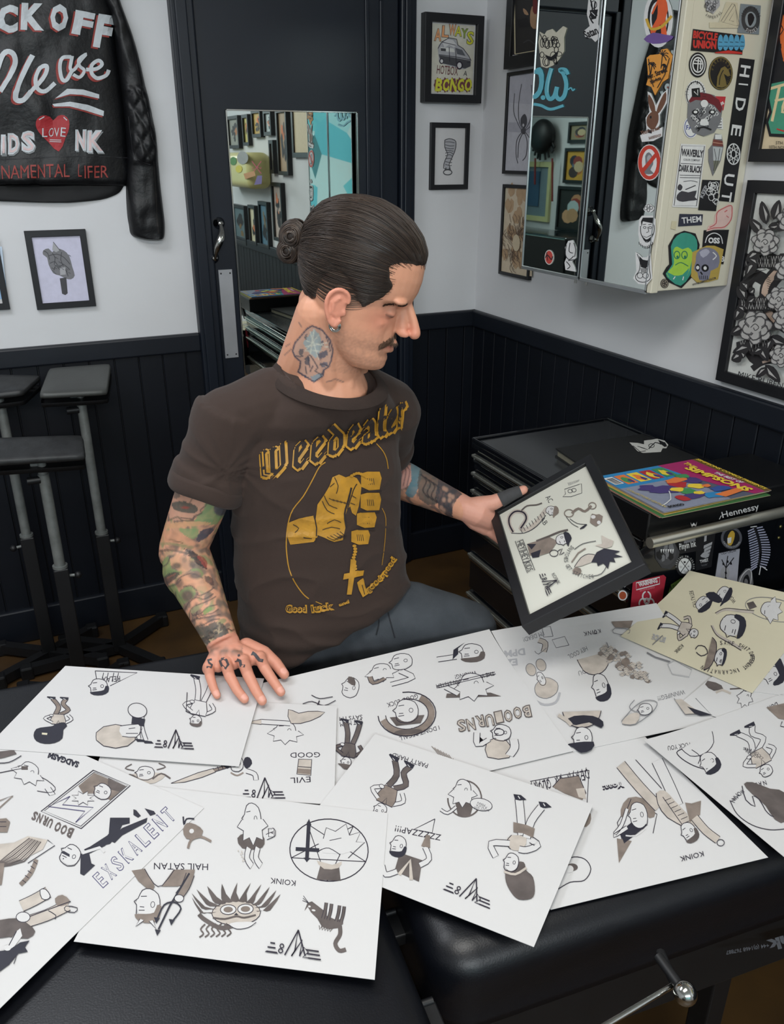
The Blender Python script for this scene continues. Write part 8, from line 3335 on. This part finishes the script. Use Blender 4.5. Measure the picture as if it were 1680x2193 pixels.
# fist, forearm, rosary and cross
g.fill([(616, 1120), (640, 1110), (672, 1104), (678, 1118), (680, 1150), (672, 1160), (640, 1164), (622, 1166), (616, 1150)], GOLD, 1)
g.fill([(676, 1112), (680, 1080), (694, 1060), (706, 1040), (712, 1022), (726, 1016), (740, 1022), (752, 1018), (764, 1024), (774, 1040), (772, 1060), (768, 1084), (762, 1104), (754, 1098), (750, 1084), (744, 1090), (738, 1108), (740, 1130), (734, 1156), (716, 1160), (696, 1152), (680, 1146)], GOLD, 1)
for (x, y, w_, h) in ((795, 1030, 22, 20), (794, 1075, 22, 20), (785, 1113, 21, 17), (772, 1150, 20, 16)):
 g.fill([(x - w_, y - h * .8), (x - w_ * .4, y - h), (x + w_ * .8, y - h), (x + w_, y - h * .3), (x + w_ * .8, y + h * .9), (x - w_ * .2, y + h), (x - w_, y + h * .6)], GOLD, 1)
 for k in range(4):
  g.line([(x - 8 + k * 4, y - 6), (x - 6 + k * 4, y + 8)], 1.3, SHD)
g.line([(744, 1090), (756, 1050), (764, 1036)], 2.2, SHD, 2)
g.line([(752, 1044), (746, 1070), (738, 1100), (742, 1130)], 4, SHD, 3)
g.line([(672, 1104), (678, 1130), (676, 1160)], 2.4, SHD, 2)
for k in range(5):
 g.line([(700 + k * 7, 1150 - k * 3), (716 + k * 6, 1156 - k * 2), (730 + k * 3, 1146)], 1.3, SHD, 2)
 g.line([(704 + k * 8, 1066 + k * 2), (716 + k * 8, 1072 + k * 2)], 1.3, SHD)
for q_ in ([(694, 1060), (704, 1080), (722, 1088)], [(690, 1072), (700, 1092), (716, 1100)], [(716, 1022), (724, 1040), (720, 1056)], [(700, 1120), (716, 1112), (730, 1118)], [(690, 1134), (710, 1128), (728, 1132)], [(752, 1060), (762, 1066)], [(750, 1076), (760, 1080)], [(628, 1122), (640, 1130), (632, 1140)], [(650, 1150), (668, 1152)], [(706, 1042), (716, 1034)]):
 g.line(q_, 1.6, SHD, 2)
for q_ in ([(774, 1052), (816, 1050)], [(772, 1095), (812, 1094)], [(766, 1132), (802, 1132)]):
 g.line(q_, 4, SHD)
for k in range(9):
 g.fill(ellpts(758 + 2 * math.sin(k), 1168 + k * 6.2, 4.4, 3.2, 8), GOLD)
for k in range(7):
 g.fill(ellpts(752 + k * 5, 1018 - 5 * math.sin(k * .6), 3.6, 3.2, 8), GOLD)
g.fill([(750, 1196), (762, 1200), (760, 1222), (778, 1220), (776, 1232), (758, 1236), (752, 1272), (742, 1272), (746, 1238), (734, 1240), (736, 1228), (748, 1226)], GOLD, 0)
g.fill([(764, 1246), (776, 1238), (784, 1262), (788, 1270), (776, 1278), (768, 1262)], GOLD, 1)
g.line([(768, 1252), (782, 1254)], 1.6, SHD)
g.line([(772, 1240), (780, 1272)], 1.6, SHD)
for s_, x0, y0, x1, y1 in (('Good', 612, 1312, 658, 1312), ('luck', 668, 1312, 716, 1306), ('and', 726, 1298, 748, 1290), ('good', 790, 1272, 822, 1246), ('speed', 822, 1244, 852, 1200)):
 g.text(s_, x0, y0, x1, y1, 19 if s_ != 'and' else 8, GOLD, .07)
 g.text(s_, x0 + 1, y0 - 4, x1 - 3, y1 - 4, 12 if s_ != 'and' else 4, SHD, .0)
sa = ar.build('shirt_print', person, origin=PO)
sa['label'] = 'gold blackletter and fist print on the chest'

# ---------------------------------------------------------------- jeans, shoes, stool
JN = MB()
JEANS = mat('washed charcoal denim', (54, 59, 65), .88, vary=.16, scale=14, bump=.5, bscale=600, rgb2=(72, 77, 83))
JN.ball(Vector((.505, 1.435, .685)), (.170, .118, .125), JEANS, 24, 16, (bl, bf, UP))
HLF, HRT = Vector((.575, 1.405, .690)), Vector((.432, 1.43, .635))
KL, KR_ = P(1000, 1352, 1.765), Vector((.385, 1.345, .43))
capsule(JN, [HLF, HLF.lerp(KL, .5) + UP * .006, KL], [.104, .088, .068], JEANS, 22)
capsule(JN, [KL, KL + Vector((.0, .05, -.26)), KL + Vector((.0, .11, -.56))], [.066, .06, .055], JEANS, 20)
capsule(JN, [HRT, HRT.lerp(KR_, .5), KR_], [.09, .08, .066], JEANS, 22)
capsule(JN, [KR_, Vector((.37, 1.40, .24)), Vector((.36, 1.46, .11))], [.066, .058, .055], JEANS, 20)

def jeans_post(co, no):
 d = np.empty(len(co))
 for i, p_ in enumerate(co):
  v = Vector(p_)
  q_ = v - HLF
  w_ = math.exp(-(q_.length / .11) ** 2)
  d[i] = noise.noise(Vector((v.x * 12, v.y * 20, v.z * 18))) * .005 + math.sin(q_.dot(CR) * 170 + q_.dot(CU) * 60) * .0025 * w_
 return co + no * d[:, None]

me3, co3 = fuse(JN, 'jeans', .0055, 4, .5, post=jeans_post)
jn = place(me3, 'jeans', JEANS, person, PO)
for x, y, h in ((.36, 1.44, 0), (KL.x, KL.y + .09, 0)):
 s_ = MB()
 s_.rings([ring_pts(Vector((x, y - k, z)), Vector((1, 0, 0)), Vector((0, 1, 0)), a, b, 20, 2.4) for k, z, a, b in ((.03, .0, .048, .13), (.03, .02, .05, .134), (.025, .05, .047, .12), (.0, .085, .042, .08), (-.01, .12, .04, .06))], MATBLK)
 s_.build('shoe', person, origin=PO)
st = empty('stool', (.50, 1.50, 0), 'round black stool under the seated person', 'stool')
s_ = MB()
s_.rings([[Vector((.50 + r_ * math.cos(a), 1.50 + r_ * math.sin(a), z)) for a in [k * math.pi / 16 for k in range(32)]] for r_, z in ((.15, .50), (.165, .51), (.17, .535), (.165, .56), (.14, .572), (.02, .575))], LEATHER)
s_.build('seat', st)
MB().tube([(.50, 1.50, .06), (.50, 1.50, .50)], .022, CHROME, 16).build('post', st)
for k in range(5):
 a = k * 1.2566 + .3
 s_ = MB()
 s_.tube([(.50, 1.50, .075), (.50 + .2 * math.cos(a), 1.50 + .2 * math.sin(a), .055)], .014, MATBLK, 10)
 s_.ball((.50 + .2 * math.cos(a), 1.50 + .2 * math.sin(a), .025), .024, MATBLK, 12, 8)
 s_.build('leg', st)

fl = MB()
fj = Pen(fl, drape(bv(jn), 1.66), .0008)
fj.sub = 8
JD = mat('dark denim seam and crease', (34, 37, 42), .9)  # dark strokes: the fly seam, plus crease shade painted as colour
for q_ in ([(796, 1268), (802, 1300), (812, 1330), (806, 1360)], [(806, 1266), (826, 1296), (836, 1330), (846, 1366)], [(812, 1256), (840, 1270), (870, 1266)]):
 fj.line(q_, 3.4, JD, 4)
fj.line([(790, 1300), (800, 1312), (812, 1310)], 2, STEEL, 2)
fl.build('fly_seam_creases', person, origin=PO)
# ---------------------------------------------------------------- hair
HAIRC = [(40, 32, 28), (56, 46, 40), (70, 58, 50)]
HM = [mat('dark brown hair %d' % i, c, .38, vary=.12, scale=60, spec=.5) for i, c in enumerate(HAIRC)]
tmpo = head_only.build('tmp_head', origin=(0, 0, 0))
HBV = BVHTree.FromPolygons([v.co.copy() for v in tmpo.data.vertices], [list(p_.vertices) for p_ in tmpo.data.polygons])
bpy.data.objects.remove(tmpo)
HLN = [(.14, .060), (.092, .064), (.074, .065), (.058, .064), (.048, .055), (.053, .042), (.061, .030), (.059, .016), (.048, .003), (.036, -.010), (.026, -.018), (.012, -.004), (-.002, .019), (-.026, .026), (-.043, .012), (-.048, -.029), (-.060, -.062), (-.14, -.085)]

def hair_in(x, z):
 """signed height above the hairline in side view"""
 best = 1e9
 for (x0, z0), (x1, z1) in zip(HLN[:-1], HLN[1:]):
  vx, vz = x1 - x0, z1 - z0
  t = max(0, min(1, ((x - x0) * vx + (z - z0) * vz) / (vx * vx + vz * vz)))
  best = min(best, math.hypot(x - x0 - t * vx, z - z0 - t * vz))
 poly = HLN + [(-.2, .3), (.2, .3)]
 ins = False
 for i in range(len(poly)):
  x1, z1 = poly[i]
  x2, z2 = poly[(i + 1) % len(poly)]
  if (z1 > z) != (z2 > z) and x < (x2 - x1) * (z - z1) / (z2 - z1) + x1:
   ins = not ins
 return best if ins else -best

HO = hl(-.005, 0, .028)

def loc(p_):
 v = (p_ - HC) / HS
 return v.dot(f_), v.dot(l_), v.dot(u_)

def hair_pt(d):
 hit = HBV.ray_cast(HO, d)[0]
 if hit is None:
  hit = HO + d * .1
 x, y, z = loc(hit)
 s_ = hair_in(x, z)
 s_ += .003 * noise.noise(Vector((x * 90, y * 60, z * 90)))
 if s_ < 0:
  th = -.003 - min(.02, -s_ * 2.5)
 else:
  q__ = min(1, s_ / .03)
  th = -.003 + .0042 * min(1, s_ / .004) + .0065 * q__ * (2 - q__)
 return hit + d * th

NU, NV = 120, 84
hm_ = MB()
vs, fs = [], []
for j in range(NV + 1):
 a = math.pi * j / NV * .86
 for i in range(NU):
  b = 2 * math.pi * i / NU
  # pole on the crown, tipped back
  d = (u_ * math.cos(a) + (f_ * math.cos(b) + l_ * math.sin(b)) * math.sin(a))
  vs.append(hair_pt(d.normalized()))
for j in range(NV):
 for i in range(NU):
  i2 = (i + 1) % NU
  fs.append((j * NU + i, (j + 1) * NU + i, (j + 1) * NU + i2, j * NU + i2))
hm_.add(vs, fs, HM[0], True)
BN_ = hl(-.124, .004, .026)
bdir = (BN_ - HO).normalized()
shell = BVHTree.FromPolygons(vs, [tuple(f) for f in fs])
r = random.Random(21)
cnt = 0
while cnt < 2000:
 d = Vector((r.gauss(0, 1), r.gauss(0, 1), r.gauss(0, 1))).normalized()
 hit = HBV.ray_cast(HO, d)[0]
 if hit is None:
  continue
 x, y, z = loc(hit)
 s_ = hair_in(x, z)
 if s_ < (-.008 if x > .03 and z > .02 else -.001) * r.random() or (abs(y) > .055 and -.035 < x < .025 and z < .03) or (abs(y) > .04 and x < -.02 and s_ < .003) or (s_ > .03 and r.random() < .6) or d.dot(bdir) > .9:
  continue
 cnt += 1
 ang_ = d.angle(bdir)
 K_ = max(5, int(ang_ * 9))
 pts = []
 ax_ = d.cross(bdir).normalized()
 wob = r.uniform(-.0006, .0012)
 L_ = r.uniform(.45, 1.0)
 for k in range(K_ + 1):
  t = k / K_ * L_
  dd = Matrix.Rotation(ang_ * t, 3, ax_) @ d
  # droop so strands sweep round the side of the head
  dd = (dd - u_ * .10 * math.sin(math.pi * t) * (1 if abs(dd.dot(l_)) > .3 else 0)).normalized()
  h_ = shell.ray_cast(HO, dd)[0]
  if h_ is None:
   break
  h2 = HBV.ray_cast(HO, dd)[0]
  if h2 is not None and (h2 - HO).length > (h_ - HO).length:
   h_ = h2
  pts.append(h_ + dd * (.0005 + wob * math.sin(math.pi * t)))
 if len(pts) > 3:
  w_ = r.uniform(.0004, .0009)
  m_ = len(pts)
  hm_.tube(pts, [w_ * (.35 + .65 * math.sin(math.pi * (i + .6) / (m_ + .2))) for i in range(m_)], HM[r.choice((0, 1, 1, 2))], 3, False)
hair = hm_.build('hair', person, origin=PO)
hair['label'] = 'dark brown hair swept back tight to the head'
bn = MB()
bn.tube([hl(-.088, .002, .026), hl(-.115, .003, .024), BN_], [.026, .015, .018], HM[0], 18)
bn.ball(BN_ - u_ * .016, (.020, .022, .020), HM[0], 18, 12, (f_, l_, u_))
bn.ball(BN_ + u_ * .010, (.023, .0245, .024), HM[0], 18, 12, (f_, l_, u_))
for k in range(240):
 a0 = r.uniform(0, 6.28)
 rr2 = r.uniform(.006, .0265)
 wv = r.uniform(-.014, .014)
 pts = []
 for i in range(12):
  a = a0 + i * .28
  x = math.cos(a) * rr2
  z = math.sin(a) * rr2 * 1.12
  yy = math.sqrt(max(0, .0272 ** 2 - rr2 ** 2)) * (1 if k % 2 else -1) + wv * .12 * math.sin(a * 2)
  lo_ = k % 3 == 0
  pts.append(BN_ + ((f_ * x * .82 + l_ * yy * .88 + u_ * (z * .8 - .016)) if lo_ else (f_ * x * .93 + l_ * yy * .95 + u_ * (z * .93 + .010))))
 bn.tube(pts, .0011, HM[r.choice((0, 1, 2))], 4, False)
bn.build('hair_bun', person, origin=PO)

def tuft(name, ctrs, nrm_len, count, dirs, rad, cols, seed):
 m = MB()
 q_ = random.Random(seed)
 PBV = bv(person)
 for k in range(count):
  t = q_.random() * (len(ctrs) - 1)
  i = min(int(t), len(ctrs) - 2)
  t -= i
  x = ctrs[i][0] * (1 - t) + ctrs[i + 1][0] * t + q_.gauss(0, ctrs[i][3])
  y = ctrs[i][1] * (1 - t) + ctrs[i + 1][1] * t
  z = ctrs[i][2] * (1 - t) + ctrs[i + 1][2] * t + q_.gauss(0, ctrs[i][3])
  a = hl(x + .05, y, z)
  h_ = PBV.ray_cast(a, -f_, .2)
  if h_[0] is None:
   continue
  p0 = h_[0] - f_ * .0005
  dv = dirs(x, y, z, q_)
  p1 = p0 + dv * nrm_len * .5 + f_ * .0012
  p2 = p0 + dv * nrm_len + f_ * .0006
  m.tube([p0, p1, p2], [rad, rad * .9, rad * .3], cols[q_.randrange(len(cols))], 3, False)
 return m.build(name, person, origin=PO)

MC = [mat('mustache hair %d' % i, c, .5) for i, c in enumerate([(92, 68, 52), (120, 94, 74), (70, 52, 42)])]
tuft('mustache', [(.09, -.030, -.069, .0014), (.09, -.018, -.060, .0022), (.09, 0, -.056, .0024), (.09, .018, -.060, .0022), (.09, .030, -.069, .0014)], .0095, 900,
     lambda x, y, z, q_: (-u_ * .75 + l_ * (.9 if y > 0 else -.9) * min(1, abs(y) * 50 + .2) + f_ * .3 + u_ * q_.uniform(-.25, .25)).normalized(), .00042, MC, 3)
for s in (-1, 1):
 tuft('eyebrow', [(.09, s * .013, .0020, .0012), (.09, s * .026, .0050, .0013), (.09, s * .040, .0025, .001), (.09, s * .048, -.003, .0007)], .0085, 480,
         lambda x, y, z, q_: (l_ * s + u_ * .12 + u_ * q_.uniform(-.2, .2)).normalized(), .00036, [HM[0], MC[2]], 5)
# earrings: two silver hoops in the near ear
er = MB()
E0 = hl(-.004, -.0805, -.0525)
for k, (dx, rr3) in enumerate(((0, .0092), (.0, .0062))):
 c_ = E0 + f_ * (.002 + k * .001) - u_ * .000
 er.tube([c_ + (f_ * math.cos(a) * rr3 + u_ * math.sin(a) * rr3 - l_ * k * .002) for a in [i * math.pi / 12 + 1.7 for i in range(23)]], [.0016] * 23, CHROME, 8)
 if k == 0:
  er.build('earring', person, origin=PO)
  er = MB()
er.build('earring', person, origin=PO)
# tape on the left thumb
tp = MB()
ta = [P(1072, 1071, 1.685), P(1084, 1065, 1.6835), P(1098, 1058, 1.6825), P(1116, 1051, 1.6802)]
tp.tube(ta, [.0158, .0146, .0134, .0115], mat('dark grey cloth tape', (62, 62, 64), .9, vary=.12, scale=90, bump=.5, bscale=500), 20)
tp.build('thumb_tape', person, origin=PO)['label'] = 'dark grey bandage round the left thumb'
# knuckle letters
kl = MB()
kp = Pen(kl, drape(bv(person), 1.5), .0007)
kp.sub = 6
TI = flat((66, 66, 70))
# blackletter s o i l
kp.line([(454, 1412), (446, 1414), (448, 1420), (454, 1424), (452, 1430), (443, 1429)], 4.4, TI)
kp.line([(478, 1410), (472, 1416), (476, 1426), (484, 1432), (489, 1424), (485, 1414), (478, 1410)], 5, TI)
kp.line([(508, 1413), (515, 1416), (517, 1426), (525, 1427)], 6.2, TI)
kp.line([(504, 1417), (512, 1415)], 2.4, TI)
kp.line([(510, 1405), (514, 1403)], 4.4, TI)
kp.line([(540, 1398), (547, 1402), (556, 1414), (564, 1416)], 6.5, TI)
kp.line([(538, 1403), (546, 1400)], 2.4, TI)
kl.build('tattoo_lettering', person, origin=PO)

# ================================================================== THE FRAMED DRAWING HE HOLDS
cF = (FP[0] + FP[1] + FP[2] + FP[3]) / 4
W_, H_ = ((FP[1] - FP[0]).length + (FP[2] - FP[3]).length) / 4, ((FP[3] - FP[0]).length + (FP[2] - FP[1]).length) / 4
hf = empty('framed_drawing', cF, 'black framed sheet of drawings tilted in the left hand over the bed', 'framed drawing')
fyv = fy_

def ft(a, b, d):
 return cF + fx_ * a + fyv * b + fn_ * d

m = MB()
bwid = .019
m.ring_frame(lambda a, d, z: ft(a, z, d), -W_ - bwid, W_ + bwid, -H_ - bwid, H_ + bwid, bwid, -.022, .006, FRAMEBLK)
m.build('frame', hf)
m = MB()
vs = [ft(-W_ - .002, -H_ - .002, -.002), ft(W_ + .002, -H_ - .002, -.002), ft(W_ + .002, H_ + .002, -.002), ft(-W_ - .002, H_ + .002, -.002)]
vb = [v - fn_ * .012 for v in vs]
m.add(vs + vb, [(0, 1, 2, 3), (7, 6, 5, 4), (0, 4, 5, 1), (1, 5, 6, 2), (2, 6, 7, 3), (3, 7, 4, 0)], mat('ivory drawing paper', (208, 208, 198), .6, vary=.01))

def fsurf(a, b):
 rr = ray(a, b)
 t = (cF - fn_ * .002 - O).dot(fn_) / rr.dot(fn_)
 return O + rr * t, fn_

p = Pen(m, Surf(fsurf), .0003)
p.step = .00003
p.text('AC', 1168, 1066, 1176, 1078, 12, G1)
p.text('AB', 1156, 1112, 1166, 1126, 11, G1)
p.line([(1240, 1038), (1246, 1036), (1247, 1056), (1224, 1064), (1206, 1064), (1212, 1058), (1210, 1048), (1240, 1038)], 1.3, G1, 1)
p.line(ellpts(1222, 1052, 5, 4, 10), 1.2, G1, closed=True)
p.line(ellpts(1230, 1050, 5, 4, 10), 1.2, G1, closed=True)
for k in range(9):
 p.line([(1220 + k * 2.4, 1040 - k), (1217 + k * 3, 1034 - k * .8)], 1, G2c)
# coiled snake with a head in a cap
p.line([(1100, 1140), (1092, 1124), (1092, 1108), (1104, 1096), (1122, 1098), (1128, 1112), (1116, 1132), (1130, 1134), (1150, 1120), (1164, 1100), (1172, 1090)], 9, WASHL, 4)
p.line([(1100, 1140), (1092, 1124), (1092, 1108), (1104, 1096), (1122, 1098), (1128, 1112), (1116, 1132)], 3.4, INK, 4)
p.line([(1096, 1142), (1124, 1142), (1150, 1128), (1170, 1104)], 1.4, INK, 3)
for k in range(9):
 p.line([(1120 + k * 6, 1142 - k * 4.6), (1116 + k * 6, 1134 - k * 4.6)], 1.2, INK)
p.line([(1118, 1094), (1130, 1084), (1150, 1082), (1162, 1078)], 3, GRY, 3)
p.frame(1182, 1094, 13, 13, 100)
d_head(p, 0, 0, .9, 'cap', 1.1, WASH)
# mouse-free scooter shapes
p.px()
p.line(ellpts(1220, 1100, 10, 8, 14), 2, WASH, closed=True)
p.line(ellpts(1270, 1084, 8, 7, 14), 2, WASH, closed=True)
p.line([(1226, 1100), (1240, 1090), (1254, 1096), (1268, 1084)], 5, WASH, 3)
p.line([(1222, 1112), (1238, 1122), (1256, 1124)], 1.3, G1, 3)
p.line([(1214, 1108), (1226, 1122), (1240, 1130)], 1.3, G1, 3)
p.fill(blob(1278, 1114, 15, 13, 12, .25, 4), WASH)
p.ell(1272, 1108, 5, 4, PAPER)
p.ell(1284, 1120, 4, 4, PAPER)
for k in range(3):
 p.line([(1252 + k * 3, 1128 - k * 2), (1244 + k * 3, 1134 - k)], 3, LBLK)
# figure with cap and necklace
p.fill([(1130, 1166), (1150, 1160), (1176, 1150), (1196, 1160), (1180, 1184), (1150, 1194), (1136, 1190)], WASH, 1)
p.fill([(1130, 1166), (1150, 1166), (1140, 1178)], LBLK)
p.fill([(1138, 1186), (1160, 1178), (1156, 1194), (1142, 1196)], LBLK)
p.line([(1150, 1160), (1176, 1150), (1200, 1140), (1218, 1136)], 4, GRY, 2)
p.frame(1206, 1156, 15, 15, 75)
d_head(p, 0, 0, .95, 'cap', 1.3, LBLK)
p.px()
p.line(ellpts(1188, 1186, 9, 7, 12), 1.4, INK, closed=True)
p.line([(1196, 1182), (1206, 1176), (1200, 1190), (1210, 1184)], 1.4, INK, 2)
# HEY HEY KIDS in boxes
for (a, b, c_, d_), s_ in zip(((1106, 1160, 1120, 1184), (1114, 1182, 1132, 1202), (1124, 1206, 1142, 1226)), ('HEY', 'HEY', 'KIDS')):
 pass
p.line([(1105, 1160), (1121, 1156), (1147, 1222), (1131, 1228)], 1.3, G1, 0, True)
p.line([(1113, 1182), (1130, 1177)], 1.2, G1)
p.line([(1121, 1206), (1139, 1201)], 1.2, G1)
p.text('HEY', 1108, 1162, 1115, 1180, 13, G1)
p.text('HEY', 1116, 1184, 1123, 1203, 13, G1)
p.text('KIDS', 1124, 1207, 1132, 1226, 13, G1)
# stitched figure in a ring
p.line([(1232, 1178), (1250, 1166), (1278, 1160)], 1.4, G1, 3)
p.line([(1266, 1236), (1290, 1230), (1304, 1208)], 1.4, G1, 3)
p.fill([(1266, 1206), (1280, 1184), (1296, 1176), (1330, 1182), (1318, 1188), (1336, 1194), (1316, 1196), (1320, 1206), (1308, 1204), (1304, 1220), (1294, 1208), (1282, 1214), (1280, 1206)], LBLK, 0)
p.fill([(1276, 1170), (1292, 1166), (1290, 1148), (1306, 1156), (1316, 1160), (1312, 1172), (1298, 1176)], WASHL, 1)
p.fill([(1232, 1216), (1246, 1196), (1262, 1188), (1276, 1190), (1268, 1206), (1246, 1214)], WASHL, 1)
p.line([(1232, 1216), (1246, 1196), (1262, 1188), (1276, 1190)], 1.4, INK, 2)
p.line([(1226, 1206), (1240, 1186), (1256, 1176)], 2.6, WASH)
p.fill(blob(1238, 1224, 9, 8, 10, .15, 5), WASH)
p.arc_text('SNITCHES GET STITCHES', 1264, 1199, 54, 226, 78, 8.5, G1, 42)
p.text('KOINK', 1183, 1232, 1196, 1254, 8, G1)
p.frame(1174, 1250, 24, 24, 68)
d_logo(p, 2)
m.build('drawing', hf)
